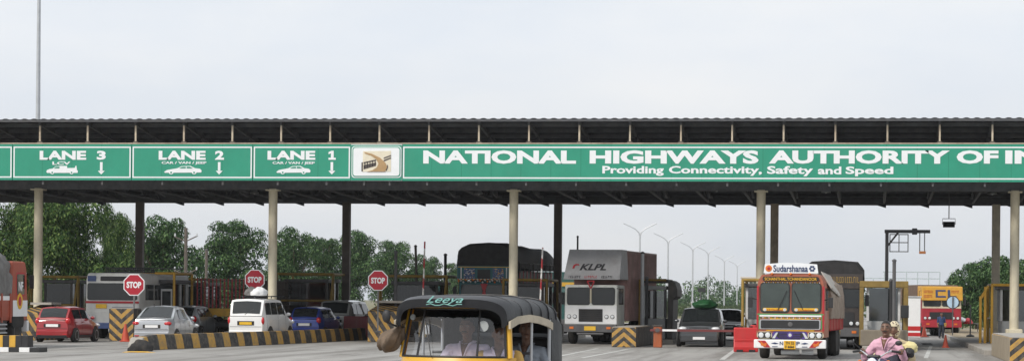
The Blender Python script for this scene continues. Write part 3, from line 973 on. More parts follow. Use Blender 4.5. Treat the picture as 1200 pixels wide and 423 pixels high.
# ------------------------------------------------------------------ cars
def paint(name, col, metal=0.0, dirt=0.15):
    return mat(name, col, 0.28, metal, var=0.05, sc_=1.2, dirt=dirt, dirt_col=(0.2, 0.17, 0.14), coat=0.7)
def wheel(parent, x, y, r, w, side, name='wheel', rim=M_RIM):
    mb = MB()
    mb.lathe([(r * .62, -w / 2), (r * .93, -w / 2), (r, -w * .32), (r, w * .32), (r * .93, w / 2), (r * .62, w / 2)], M_RUBBER, (0, 0, 0), 'x', 24)
    o = mb.build(name, parent, smooth=True); o.location = (x, y, r)
    mb = MB()
    s = side
    mb.lathe([(.01, s * w * .46), (r * .16, s * w * .48), (r * .2, s * w * .42), (r * .5, s * w * .44), (r * .6, s * w * .52), (r * .66, s * w * .52), (r * .64, 0), (.01, 0)], rim, (0, 0, 0), 'x', 20)
    a = mb.build('rim', o, smooth=True)
    mb = MB()
    for k in range(5):
        an = k * 2 * PI / 5
        mb.box(s * w * .40, s * w * .455, r * .36 * math.cos(an) - .035, r * .36 * math.cos(an) + .035, r * .36 * math.sin(an) - .035, r * .36 * math.sin(an) + .035, M_BLACK)
    mb.build('rim_opening', a)
    return o
def car(name, label, loc, rz, L, W, H, style, pm, group='cars at the toll plaza', plate=M_WHITE, glass=M_GLASS):
    """front looks towards -Y; profile stations run from the nose (y=-L/2) to the tail"""
    t = thing(name, label, 'car', (loc[0], loc[1], ground(*loc)), rz, group)
    hb = H * (.62 if style in ('suv', 'mpv') else .635)           # waist
    hood = H * (.60 if style == 'suv' else .59)
    gc = H * .13
    a = -L / 2; b = L / 2
    hw = W / 2; rw = hw * (.80 if style in ('mpv', 'suv') else .74)
    if style == 'sedan':
        top = [(a, H * .42), (a + .12, H * .5), (a + .28 * L, hood), (a + .45 * L, H - .03), (a + .60 * L, H), (a + .70 * L, H * .985), (b - .10 * L, hb * 1.06), (b - .03, hb * 1.03), (b, hb * .95)]
    elif style == 'hatch':
        top = [(a, H * .42), (a + .12, H * .5), (a + .25 * L, hood), (a + .44 * L, H - .03), (a + .58 * L, H), (b - .12 * L, H * .975), (b - .05 * L, H * .80), (b - .03, hb), (b, hb * .93)]
    elif style == 'mpv':
        top = [(a, H * .42), (a + .12, H * .5), (a + .23 * L, hood), (a + .40 * L, H - .03), (a + .55 * L, H), (b - .07 * L, H * .985), (b - .045 * L, H * .90), (b - .02, hb), (b, hb * .94)]
    else:
        top = [(a, H * .44), (a + .12, H * .53), (a + .25 * L, hood), (a + .43 * L, H - .03), (a + .6 * L, H), (b - .08 * L, H * .98), (b - .05 * L, H * .88), (b - .02, hb), (b, hb * .94)]
    st = []
    for k, (y, z) in enumerate(top):
        e = min((y - a), (b - y))
        wy = hw * (1 - .16 * (1 - sm(e / .45)) )
        belt = min(hb, z - .02)
        st.append((y, wy, gc + (.06 if e < .1 else 0), belt, z))
    st = [tuple(p_[i] + (q_[i] - p_[i]) * f / 4 for i in range(5)) for p_, q_ in zip(st, st[1:]) for f in range(4)] + [st[-1]]
    def sect(s):
        y, wy, zb, belt, z = s
        g = max(0.0, (z - belt) / (H - hb))
        g = min(1, g)
        r = wy * .93 * (1 - g) + rw * g
        half = [(0, zb), (wy * .86, zb), (wy * .985, zb + .16), (wy, (zb + belt) * .52 + .04), (wy * .955, belt), (r, z - .045 * max(.25, g)), (r * .72, z - .004), (0, z + .02)]
        return half
    def ring(s):
        h = sect(s)
        pr = [(x, s[0], z) for x, z in h]
        return pr + [(-x, y, z) for x, y, z in pr[-2:0:-1]]
    mb = MB(); mb.loft([ring(s) for s in st], pm)
    mb.build('body', t, smooth=38)
    # station interpolation for panes
    def S(y):
        for p, q in zip(st, st[1:]):
            if p[0] <= y <= q[0]:
                f = (y - p[0]) / (q[0] - p[0])
                return tuple(p[i] * (1 - f) + q[i] * f for i in range(5)), (q[4] - p[4]) / (q[0] - p[0])
        return st[-1], 0
    def sidept(y, tt, s):
        z_ = sect(S(y)[0]); p, q = z_[4], z_[5]
        return (s * (p[0] + (q[0] - p[0]) * tt + .015), y, p[1] + (q[1] - p[1]) * tt + .004)
    y_ws0, y_ws1 = top[2][0], top[3][0]
    yr = [p for p in top if p[1] > H * .95][-1][0]
    n0 = y_ws0 + (y_ws1 - y_ws0) * .62
    cuts = [n0, (n0 + yr) / 2 + .02, yr + (.10 if style == 'sedan' else 0)]
    if style == 'mpv': cuts = [n0, n0 + (yr - n0) * .40, n0 + (yr - n0) * .73, yr + .06]
    for s in (-1, 1):
        for c0, c1 in zip(cuts, cuts[1:]):
            mb = MB()
            def f(u, v, c0=c0, c1=c1):
                y = c0 + .04 + (c1 - c0 - .08) * u
                return sidept(y, .08 + .76 * v, s)
            mb.grid(f, 4, 2, glass); mb.build('side_window', t)
    def toppt(y, w):
        z_ = sect(S(y)[0]); slope = S(y)[1]
        x = w * z_[5][0]
        ax = abs(x)
        p6 = z_[6]
        zz = z_[7][1] + (p6[1] - z_[7][1]) * min(1, ax / p6[0]) if ax < p6[0] else p6[1] + (z_[5][1] - p6[1]) * (ax - p6[0]) / max(1e-4, z_[5][0] - p6[0])
        nn = Vector((0, -slope, 1)).normalized() * .022
        return (x, y + nn.y, zz + nn.z)
    mb = MB(); mb.grid(lambda u, v: toppt(y_ws0 + (y_ws1 - y_ws0) * (.10 + .84 * v), -.90 + 1.8 * u), 10, 10, glass); mb.build('windscreen', t)
    if style == 'sedan': r0, r1 = top[5][0] + .06, top[6][0] - .06
    elif style == 'mpv': r0, r1 = top[5][0] + .07, top[7][0] - .03
    else: r0, r1 = top[5][0] + .06, top[7][0] - .05
    mb = MB(); mb.grid(lambda u, v: toppt(r0 + (r1 - r0) * v, -.86 + 1.72 * u), 10, 18, glass); mb.build('rear_window', t)
    r = .30 if H < 1.6 else .33
    for s in (-1, 1):
        for y in (a + .19 * L, b - .17 * L):
            mb = MB(); mb.lathe([(.01, 0), (r * 1.17, 0), (r * 1.17, .02), (.01, .02)], M_BLACK, (s * hw * .985 - .01, y, r + .01), 'x', 20); mb.build('wheel_arch', t)
            wheel(t, s * (hw - .055), y, r, .2, s)
        # lamps
        mb = MB()
        lx = s * hw * .80
        if style == 'mpv': mb.ball((s * hw * .84, b - .055, hb * .82), (.07, .08, .16), M_TAIL)
        elif style == 'suv': mb.ball((s * hw * .86, b - .08, hb * .92), (.10, .12, .16), M_TAIL)
        elif style == 'hatch': mb.ball((s * hw * .80, b - .10, hb * .93), (.12, .13, .15), M_TAIL)
        else: mb.ball((s * hw * .76, b - .055, hb * .86), (.17, .09, .085), M_TAIL)
        mb.build('tail_lamp', t, smooth=True)
        mb = MB(); mb.ball((s * hw * .74, a + .10, H * .47), (.19, .14, .085), M_HEAD); mb.build('headlamp', t, smooth=True)
        mb = MB(); mb.ball((s * (hw + .09), y_ws0 + .42, hb + .06), (.10, .05, .07), pm); mb.build('mirror', t, smooth=True)
        for yy in (cuts[0] + .75, cuts[1] + .62):
            mb = MB(); mb.box(s * (hw * .985), s * (hw * .985 + .03), yy, yy + .16, hb * .87, hb * .87 + .03, pm); mb.build('door_handle', t)
    mb = MB(); mb.prism([(b - .16, gc + .02), (b + .035, gc + .04), (b + .05, gc + .26), (b - .02, gc + .33), (b - .16, gc + .33)], -hw * .84, hw * .84, 'x', pm); mb.build('rear_bumper', t, bevel=.03)
    mb = MB(); mb.prism([(b - .10, gc - .03), (b + .02, gc - .02), (b + .045, gc + .10), (b - .10, gc + .10)], -hw * .80, hw * .80, 'x', M_BLACK); mb.build('rear_valance', t)
    mb = MB()
    for z_ in (hb * .60, hb * .985): mb.box(-hw * .80, hw * .80, b - .02, b + .006, z_, z_ + .014, M_BLACK)
    mb.build('boot_seam', t)
    mb = MB(); mb.box(-.36, .36, b - .02, b + .007, hb * .655, hb * .81, M_UNDER); mb.build('plate_recess', t)
    for s in (-1, 1):
        mb = MB(); mb.box(s * hw * .70 - .09, s * hw * .70 + .09, b + .03, b + .058, gc + .12, gc + .16, M_TAIL); mb.build('reflector', t)
        for yy in (cuts[0] - .02, cuts[1], cuts[-1] - .1):
            mb = MB(); q_ = sect(S(yy)[0])
            mb.loft([[(s * (q_[i][0] + .004), yy - .009, q_[i][1]), (s * (q_[i][0] + .004), yy + .009, q_[i][1])] for i in (2, 3, 4)], M_BLACK, closed=False); mb.build('door_seam', t)
        mb = MB(); mb.box(s * hw * .99, s * (hw * .99 + .012), a + .30 * L, b - .28 * L, gc + .03, gc + .11, M_BLACK); mb.build('sill_trim', t)
    if style != 'sedan':
        mb = MB(); mb.tube([(.05, r1 + .03, hb * 1.05), (-.32, (r0 + r1) / 2 + .05, hb + (H - hb) * .40)], .009, M_BLACK, 5); mb.build('rear_wiper', t)
    mb = MB(); mb.box(-.26, .26, b + (.008 if style == 'sedan' else .008), b + .03, hb * .68, hb * .68 + .11, plate); mb.build('number_plate', t)
    mb = MB(); mb.prism([(a + .16, gc), (a - .03, gc + .02), (a - .05, gc + .26), (a + .02, gc + .34), (a + .16, gc + .34)], -hw * .84, hw * .84, 'x', pm); mb.build('front_bumper', t, bevel=.03)
    mb = MB(); mb.box(-hw * .42, hw * .42, a - .02, a + .04, H * .40, H * .50, M_BLACK)
    for k in range(3): mb.box(-hw * .40, hw * .40, a - .032, a - .021, H * .415 + k * .035, H * .415 + k * .035 + .012, M_CHROME)
    mb.build('grille', t)
    mb = MB(); mb.box(-.25, .25, a - .075, a - .053, gc + .10, gc + .21, plate); mb.build('number_plate', t)
    mb = MB(); mb.box(-.012, .012, b - .35, b - .33, H * .97, H * 1.06, M_BLACK); mb.build('antenna', t)
    return t
def rear_spot(px, py):          # where the middle of a car's tail meets the road
    return on_ground(px, py)
P_RED = paint('cherry_red_paint', (0.30, 0.012, 0.018)); P_SILV = paint('silver_paint', (0.50, 0.52, 0.55), .45); P_SILV2 = paint('grey_silver_paint', (0.34, 0.36, 0.38), .45)
P_WHT = paint('white_car_paint', (0.78, 0.78, 0.77), dirt=.1); P_BLU = paint('royal_blue_paint', (0.02, 0.05, 0.28), .2); P_GREY = paint('slate_grey_paint', (0.095, 0.10, 0.107), .5); P_CHAMP = paint('champagne_paint', (0.42, 0.42, 0.41), .4); P_DARK = paint('dark_car_paint', (0.05, 0.045, 0.05), .2)
def place(px, Z, off=0.0):      # plan position on the centre line through a pixel at distance Z
    Y = yz(px, Z); return (at(px, Y, 400), Y)
x, y = place(62, 104); car('hatchback_car', 'cherry red hatchback seen from behind beside the striped ramp', (x + .05, y + 1.8), PI - R(3), 3.58, 1.60, 1.46, 'hatch', P_RED)
x, y = place(176, 101.5); car('sedan_car', 'silver sedan with red tail lamps queueing behind the striped chevron block', (x + .1, y + 2.0), PI - R(1), 4.1, 1.68, 1.52, 'sedan', P_SILV)
x, y = place(222, 116); car('hatchback_car', 'grey silver hatchback half hidden ahead of the silver sedan', (x - .35, y + 1.9), PI - R(4), 3.6, 1.62, 1.50, 'hatch', P_SILV2)
x, y = place(289, 105); van = car('people_carrier', 'white people carrier with a white bundle on its roof rack', (x + .1, y + 2.15), PI - R(3.5), 4.4, 1.70, 1.84, 'mpv', P_WHT, plate=M_PLATEY)
vx, vy = x + .1, y + 2.15
x, y = place(355, 115); car('hatchback_car', 'royal blue hatchback behind the striped kerb wall', (x + .2, y + 1.8), PI - R(5), 3.6, 1.62, 1.50, 'hatch', P_BLU)
x, y = place(394, 119); car('people_carrier', 'champagne silver people carrier in front of the red plastic barrier', (x + .1, y + 2.2), PI - R(5), 4.5, 1.75, 1.80, 'mpv', P_CHAMP)
x, y = place(818, 106); suv = car('suv_car', 'slate grey car facing the camera with a green bundle on its roof', (x, y + 2.2), R(1), 4.5, 1.84, 1.62, 'suv', P_GREY)
ux, uy = x, y + 2.2
x, y = place(851, 125); car('hatchback_car', 'dark car mostly hidden behind the grey car with the green roof bundle', (x, y + 2), R(0), 3.8, 1.66, 1.52, 'hatch', P_DARK)
# loads carried on roofs
def lump(name, label, cat, loc, r, m, seed, flat=0.35, amp=1.0):
    rng_ = random.Random(seed); off = Vector((rng_.uniform(0, 50),) * 3)
    mb = MB()
    def f(q):
        n = mnoise.noise(q * 1.7 + off) * .22 * amp + mnoise.noise(q * 4.1 + off) * .10 * amp
        q = q * (1 + n)
        if q.z < -flat: q.z = -flat
        return q
    mb.ball((0, 0, r[2] * flat), r, m, 28, 18, f)
    o = mb.build(name, smooth=60)
    o.location = loc
    return tag(o, label, cat)
M_WBUN = mat('white_cloth', (0.72, 0.72, 0.72), 0.8, var=.08, bump=.4); M_GBUN = mat('green_tarpaulin', (0.015, 0.085, 0.028), 0.6, var=.25, sc_=4, bump=.6)
rk = thing('roof_rack', 'black roof rack on top of the white people carrier', 'roof rack', (vx, vy + .4, 1.86), PI - R(3.5))
for s in (-1, 1):
    mb = MB(); mb.tube([(s * .62, -.9, 0), (s * .62, -.85, .09), (s * .62, .95, .09), (s * .62, 1.0, 0)], .022, M_BLACK, 6); mb.build('side_rail', rk)
for k in range(4):
    mb = MB(); mb.tube([(-.62, -.7 + k * .5, .08), (.62, -.7 + k * .5, .08)], .02, M_BLACK, 6); mb.build('crossbar', rk)
lump('white_bundle', 'white cloth bundle tied on the roof rack of the white people carrier', 'bundle', (vx + .15, vy - 1.0, 1.97), (.33, .42, .25), M_WBUN, 4)
lump('dark_bundle', 'small dark bag on the roof rack beside the white bundle', 'bag', (vx - .38, vy - .2, 1.97), (.3, .4, .26), M_GREYTARP, 6)
lump('green_bundle', 'green tarpaulin bundle tied on the roof of the slate grey car', 'bundle', (ux + .12, uy + .3, 1.60), (.50, .85, .27), M_GBUN, 8)

# ------------------------------------------------------------------ trucks
def disc(mb, c, r, m, axis='y', th=.03, seg=16):
    pr = [(.001, 0), (r, 0), (r, -th), (r * .8, -th * 1.6), (.001, -th * 1.8)]
    mb.lathe(pr, m, c, axis, seg)
def truck_wheels(t, W, ys_, r=.5, dual=True):
    for k, y in enumerate(ys_):
        for s in (-1, 1):
            wheel(t, s * (W / 2 - .17), y, r, .28, s, rim=M_STEEL)
            if dual and k > 0:
                wheel(t, s * (W / 2 - .50), y, r, .28, -s, rim=M_STEEL)
def chassis(t, W, y0, y1):
    mb = MB()
    for s in (-1, 1): mb.box(s * .42 - .06, s * .42 + .06, y0 + .3, y1 - .1, .62, .85, M_UNDER)
    for k in range(4):
        y = y0 + .6 + (y1 - y0 - 1.2) * k / 3; mb.box(-.36, .36, y - .05, y + .05, .66, .80, M_UNDER)
    mb.build('chassis', t)
    mb = MB(); mb.cyl((-.2, y0 + 1.2, .55), (.2, y0 + 1.2, .55), .24, M_UNDER); mb.cyl((-W / 2 + .25, y0 + 1.2, .5), (W / 2 - .25, y0 + 1.2, .5), .09, M_UNDER); mb.build('axle', t)
def rounded(x0, x1, z0, z1, r, n=3):
    P = []
    for cx, cz, a0 in ((x1 - r, z0 + r, -90), (x1 - r, z1 - r, 0), (x0 + r, z1 - r, 90), (x0 + r, z0 + r, 180)):
        for k in range(n + 1):
            an = R(a0 + 90 * k / n); P.append((cx + r * math.cos(an), cz + r * math.sin(an)))
    return P
def pane(t, name, x0, x1, z0, z1, y, m, r=.08, frame=None, fw=.05, th=.02):
    if frame:
        mb = MB(); mb.prism(rounded(x0 - fw, x1 + fw, z0 - fw, z1 + fw, r + fw * .6), y - th, y + .02, 'y', frame); mb.build('window_frame', t)
    mb = MB(); mb.prism(rounded(x0, x1, z0, z1, r), y - th - .012, y - th + .004, 'y', m); return mb.build(name, t)

# ---- the painted lorry in the oncoming lane
M_TERRA = mat('terracotta_lorry_paint', (0.36, 0.105, 0.055), 0.5, var=.12, sc_=2, dirt=.35, dirt_col=(0.2, 0.10, 0.06), coat=.2)
M_LGREEN = mat('lorry_green_line', (0.06, 0.32, 0.10), .5); M_LYEL = mat('lorry_yellow', (0.75, 0.42, 0.02), .5, var=.08); M_LRED = mat('lorry_red', (0.42, 0.02, 0.03), .5, var=.1); M_PURP = mat('grille_purple', (0.07, 0.04, 0.22), .5); M_ORNG = mat('orange_paint', (0.65, 0.16, 0.02), .5); M_INK = mat('dark_blue_ink', (0.03, 0.05, 0.13), .5); M_REDINK = mat('red_ink', (0.4, 0.05, 0.02), .5)
M_LOAD = mat('dusty_sheeted_side', (0.30, 0.24, 0.19), .85, var=.3, sc_=2.5, dirt=.7, dirt_col=(0.12, 0.06, 0.04), bump=.7)
ZS = 84.5
lx, ly = place(926, ZS)
s1 = thing('painted_lorry', 'terracotta painted lorry facing the camera with a white name board reading Sudarshanaa', 'lorry', (lx, ly, 0), R(-3.2), 'goods trucks')
W = 2.26
def zl(py): return (421.0 - py) / 35.3
hw = W / 2
mb = MB()
secs = []
for y, k in ((0.0, .97), (.12, 1.0), (1.9, 1.0)):
    P = [(-hw * k, .72), (hw * k, .72), (hw * k, zl(345)), (hw * k * .97, zl(331)), (hw * k * .86, zl(323)), (hw * k * .5, zl(321)), (-hw * k * .5, zl(321)), (-hw * k * .86, zl(323)), (-hw * k * .97, zl(331)), (-hw * k, zl(345))]
    secs.append([(x, y + (.05 if z > 2 and y < .1 else 0), z) for x, z in P])
mb.loft(secs, M_TERRA); mb.build('cab', s1, smooth=30)
fy = 0.0
for s in (-1, 1):
    xa, xb = (-hw * .86, -.06) if s < 0 else (.06, hw * .86)
    o = pane(s1, 'windscreen', xa, xb, zl(366), zl(333), fy + .03, M_GLASSG, .1, M_BLACK, .035)
    mb = MB(); mb.prism(rounded(xa + .06, xb - .06, zl(366) + .03, zl(361.5), .04), fy - .012, fy + .002, 'y', M_LYEL); st_ = mb.build('windscreen_strip', o)
    text('K.R.Chinthaand' if s < 0 else 'K.A.Sudarshanaa', xa + .2, xb - .2, zl(365), zl(362.6), fy - .013, M_REDINK, o, bold=.0)
    for q in (xa + .13, xb - .13):
        mb = MB(); disc(mb, (q, fy - .012, zl(363.6)), .05, M_PALE, th=.006); mb.build('sticker', o)
    mb = MB(); mb.tube([((xa + xb) / 2 - s * .1, fy - .03, zl(364)), ((xa + xb) / 2 - s * .4, fy - .04, zl(341))], .012, M_BLACK, 5); mb.build('wiper', s1)
    mb = MB(); mb.box(s * (hw + .012), s * (hw + .02), .35, 1.45, zl(364), zl(338), M_GLASS); mb.build('side_window', s1)
    mb = MB(); mb.tube([(s * hw * .98, .1, zl(352)), (s * (hw + .2), -.06, zl(350)), (s * (hw + .2), -.06, zl(357))], .018, M_BLACK, 6); mi = mb.build('mirror', s1)
    mb = MB(); mb.box(s * (hw + .12), s * (hw + .27), -.1, -.05, zl(361), zl(349), M_BLACK); mb.build('mirror_glass', mi, bevel=.01)
mb = MB(); mb.prism(rounded(-hw * .82, hw * .82, zl(330.3), zl(325), .06), -.02, .06, 'y', M_BLACK); o = mb.build('header_panel', s1)
for k in range(24):   # painted name across the header
    pass
text('SCHANTHAL.TCHANDANOOR', -hw * .76, hw * .76, zl(329.6), zl(326), -.022, M_LYEL, o, bold=.01)
for z0, z1, m, wd in ((zl(371.6), zl(369.6), M_WHITE, .90), (zl(369.4), zl(368.2), M_LGREEN, .97), (zl(374.6), zl(373.8), M_LYEL, .6), (zl(388.2), zl(387.2), M_LYEL, .7)):
    mb = MB(); mb.box(-hw * wd, hw * wd, -.012, .02, z0, z1, m); mb.build('painted_line', s1)
mb = MB(); mb.prism(rounded(-hw * .90, hw * .88, zl(386.3), zl(374.8), .05), -.03, .02, 'y', M_CHROME); g = mb.build('grille_frame', s1)
mb = MB(); mb.prism(rounded(-hw * .86, hw * .84, zl(385.4), zl(375.8), .03), -.045, -.028, 'y', M_BLACK); mb.build('grille', g)
mb = MB(); disc(mb, (0, -.045, zl(380.5)), .08, M_STEEL, th=.01); mb.build('badge', g)
mb = MB(); mb.prism(rounded(-hw * .52, hw * .50, zl(397.4), zl(388.8), .08), -.04, .02, 'y', M_PURP)
o = mb.build('lower_grille', s1)
mb = MB(); mb.prism([(-.38, zl(396.6)), (.36, zl(396.6)), (.46, zl(393)), (.36, zl(389.6)), (-.38, zl(389.6)), (-.48, zl(393))], -.055, -.038, 'y', M_BLACK); mb.build('mesh', o)
mb = MB()
for k in range(3): mb.box(-.36, .34, -.068, -.054, zl(391 + 2.2 * k), zl(391 + 2.2 * k) + .02, M_PURP)
disc(mb, (0, -.06, zl(393)), .10, M_PURP, th=.012); disc(mb, (0, -.075, zl(393)), .055, M_PALE, th=.01); mb.build('star_badge', o)
for s in (-1, 1):
    x0, x1 = (-hw * .97, -hw * .53) if s < 0 else (hw * .51, hw * .97)
    mb = MB(); mb.prism(rounded(x0, x1, zl(397.2), zl(389), .10), -.035, .02, 'y', M_CREAM); o = mb.build('headlamp_panel', s1)
    for q in (.28, .72):
        c = x0 + (x1 - x0) * q
        mb = MB(); mb.box(c - .105, c + .105, -.05, -.034, zl(396.4), zl(389.8), M_BLACK); disc(mb, (c, -.048, zl(393.1)), .085, M_HEAD, th=.02); mb.build('headlamp', o)
    mb = MB(); mb.prism([(s * .50, zl(396.8)), (s * .60, zl(396.8)), (s * .46, zl(390)), (s * .40, zl(390))], -.06, -.042, 'y', M_PALE); mb.build('painted_bird', s1)
mb = MB(); mb.box(-hw * 1.05, hw * 1.05, -.16, .02, zl(408.3), zl(398.2), M_WHITE); bmp = mb.build('bumper', s1, bevel=.03)
for s in (-1, 1):
    mb = MB()
    mb.prism([(s * hw * .95, zl(399.4)), (s * hw * .72, zl(399.4)), (s * hw * .56, zl(407.4)), (s * hw * .74, zl(407.4))], -.17, -.161, 'y', M_LRED)
    mb.build('red_flash', bmp)
    mb = MB(); mb.prism([(s * hw * .86, zl(399.6)), (s * hw * .76, zl(403)), (s * hw * .66, zl(402)), (s * hw * .70, zl(406.6)), (s * hw * .84, zl(405))], -.18, -.171, 'y', M_ORNG); mb.build('orange_flower', bmp)
    mb = MB(); mb.prism([(s * .62, zl(402.6)), (s * .5, zl(401.4)), (s * .36, zl(402.8)), (s * .48, zl(403.6))], -.17, -.161, 'y', M_INK); mb.build('painted_bird', bmp)
    mb = MB(); mb.box(s * .40, s * .58, -.17, -.161, zl(406.8), zl(406), M_INK); mb.build('small_words', bmp)
text('N', -.33, -.22, zl(404.6), zl(400.4), -.161, M_INK, bmp, bold=.02); text('P', .22, .33, zl(404.6), zl(400.4), -.161, M_INK, bmp, bold=.02)
mb = MB(); mb.box(-.19, .19, -.19, -.165, zl(409), zl(399.4), M_LYEL); pl = mb.build('number_plate', s1)
text('TN 52', -.14, .14, zl(403.6), zl(400.4), -.191, M_BLACK, pl, bold=.01); text('F 4444', -.14, .14, zl(408.2), zl(405), -.191, M_BLACK, pl, bold=.01)
for s in (-1, 1):
    mb = MB(); mb.box(s * hw * .985, s * hw * .93, -.008, .03, zl(388), zl(336), M_LRED); mb.build('corner_strip', s1)
    mb = MB(); mb.box(s * hw * .925, s * hw * .90, -.008, .03, zl(386), zl(368), M_LGREEN); mb.build('corner_strip', s1)
mb = MB()
for k in range(26):
    x_ = -hw * .84 + k * hw * 1.68 / 25; mb.ball((x_, -.012, zl(332)), (.014, .012, .014), M_WHITE if k % 2 else M_LYEL, 6, 4)
mb.build('dot_row', s1)
mb = MB()
for k in range(30):
    x_ = -hw * .86 + k * hw * 1.72 / 29; mb.prism([(x_ - .025, zl(373.4)), (x_ + .025, zl(373.4)), (x_, zl(372))], -.014, .0, 'y', (M_LGREEN, M_WHITE, M_LYEL)[k % 3])
mb.build('triangle_row', s1)
for x_ in (-.62, 0, .62):
    mb = MB(); mb.ball((x_, .05, zl(321.8)), (.05, .05, .05), M_ORNG, 10, 8); mb.build('roof_marker', s1, smooth=True)
# curved white name board on the roof
mb = MB(); i = mb.mi(M_SIGNW)
P = [(-.90, zl(321)), (.90, zl(321)), (.86, zl(310.6)), (.3, zl(309)), (-.3, zl(309)), (-.86, zl(310.6))]
mb.prism(P, .02, .10, 'y', M_SIGNW); nb_ = mb.build('name_board', s1)
text('Sudarshanaa', -.58, .56, zl(319.6), zl(311.4), .018, M_INK, nb_, bold=.022)
mb = MB(); disc(mb, (-.73, .02, zl(315.5)), .11, M_ORNG, th=.01); disc(mb, (-.73, .005, zl(315.5)), .05, M_LRED, th=.01); mb.build('painted_flower', nb_)
mb = MB()
for k in range(6):
    an = k * PI / 3; mb.box(.70 + .07 * math.cos(an) - .03, .70 + .07 * math.cos(an) + .03, .006, .018, zl(315.5) + .07 * math.sin(an) - .03, zl(315.5) + .07 * math.sin(an) + .03, M_INK)
mb.build('painted_star', nb_)
# cargo body with dusty sheets lashed over it
mb = MB(); mb.box(-hw * 1.02, hw * 1.02, 2.0, 8.6, .95, zl(348), M_TERRA)
for k in range(9): mb.box(-hw * 1.045, hw * 1.045, 2.1 + k * .78, 2.2 + k * .78, .92, zl(348), M_LRED)
mb.build('cargo_body', s1, bevel=.01)
mb = MB(); secs = []
rng = random.Random(3)
for k in range(15):
    y = 1.95 + k * .48
    tp = zl(321) - .1 + .10 * math.sin(k * 1.3) - (.25 if k in (0, 14) else 0)
    P = [(hw * 1.06, zl(374)), (hw * 1.09, zl(362)), (hw * 1.07 + .03 * math.sin(k * 2.1), zl(346)), (hw * .98, zl(333)), (hw * .6, tp), (0, tp + .06), (-hw * .6, tp), (-hw * .98, zl(333)), (-hw * 1.08, zl(346)), (-hw * 1.09, zl(362)), (-hw * 1.06, zl(374))]
    secs.append([(x + rng.uniform(-.02, .02), y, z + rng.uniform(-.03, .03)) for x, z in P])
mb.loft(secs, M_LOAD); mb.build('sheeted_load', s1, smooth=50)
mb = MB(); secs = []
for k in range(12):   # pale flap of cloth along the right upper edge
    y = 1.2 + k * .42
    w_ = .25 + .04 * math.sin(k * 1.7)
    secs.append([(hw * .80, y, zl(318) - .03 * k * .3), (hw * .98, y, zl(328) - .02 * k), (hw * 1.12 + .02 * math.sin(k * 2), y, zl(337) - .025 * k), (hw * 1.10, y, zl(338) - .025 * k - .02), (hw * .95, y, zl(329) - .02 * k - .02), (hw * .80, y, zl(319) - .03 * k * .3)])
mb.loft(secs, mat('pale_cloth_flap', (0.5, 0.47, 0.43), .9, var=.15, sc_=4, dirt=.4, bump=.5)); mb.build('cloth_flap', s1, smooth=50)
chassis(s1, W, 0, 8.6); truck_wheels(s1, W, (1.3, 6.4, 7.6), .5)
mb = MB(); mb.cyl((-.32, .25, zl(413)), (.28, .25, zl(413)), .08, M_PALE); mb.build('air_tank', s1)
mb = MB(); mb.cyl((.36, .3, zl(413)), (.74, .3, zl(413)), .09, M_PALE); mb.build('air_tank', s1)
for s in (-1, 1):
    mb = MB(); mb.box(s * hw * .62, s * hw, 1.78, 1.84, .32, .95, M_RUBBER); mb.build('mud_flap', s1)

# ---- generic box front truck
def cab_truck(name, label, px, Z, rz, W, cab_h, body_h, L, pm, bm_, cab=None, win=(1.75, 2.45), group='goods trucks', nose=.05, cab_len=1.75, bump_col=None, body_w=None, split=True, hwz=(.95, 1.15), flip=False):
    x, y = place(px, Z)
    t = thing(name, label, 'truck', (x, y, 0), rz, group)
    hw = W / 2
    mb = MB()
    mb.prism([(0, .75), (0, win[0] - .05), (nose, win[1] + .08), (nose + .06, cab_h), (cab_len, cab_h), (cab_len, .75)], -hw, hw, 'x', pm)
    mb.build('cab', t, bevel=.06)
    for s in (-1, 1):
        x0, x1 = ((-hw * .88, -.07) if s < 0 else (.07, hw * .88))
        pane(t, 'windscreen', x0, x1, win[0], win[1], .02, M_GLASS, .07, M_BLACK, .03, .03)
        mb = MB(); mb.box(s * (hw + .004), s * (hw + .014), .35, cab_len - .35, win[0], win[1], M_GLASS); mb.build('side_window', t)
        for q in (.60, .82):
            mb = MB(); disc(mb, (s * hw * q, -.012, sum(hwz) / 2), .095, M_BLACK, th=.012); disc(mb, (s * hw * q, -.03, sum(hwz) / 2), .075, M_HEAD, th=.02); mb.build('headlamp', t)
        mb = MB(); mb.box(s * (hw + .08), s * (hw + .24), -.12, -.06, win[0] + .05, win[0] + .5, M_BLACK); mi = mb.build('mirror', t, bevel=.01)
        mb = MB(); mb.tube([(s * hw * .98, .02, win[1]), (s * (hw + .16), -.09, win[1] - .05), (s * (hw + .16), -.09, win[0] + .3)], .015, M_BLACK, 5); mb.build('mirror_arm', mi)
        mb = MB(); mb.box(s * hw * .70 - .09, s * hw * .70 + .09, -.17, -.155, .66, .76, M_ORNG); mb.build('fog_lamp', t)
    mb = MB(); mb.box(-hw * 1.0, hw * 1.0, -.15, .02, .52, .86, bump_col or M_STEEL); mb.build('bumper', t, bevel=.02)
    mb = MB(); mb.box(-.25, .25, -.172, -.155, .60, .78, M_PLATEY); mb.build('number_plate', t)
    chassis(t, W, 0, L); truck_wheels(t, W, (1.1, L * .68, L * .68 + 1.15), .5)
    return t, hw

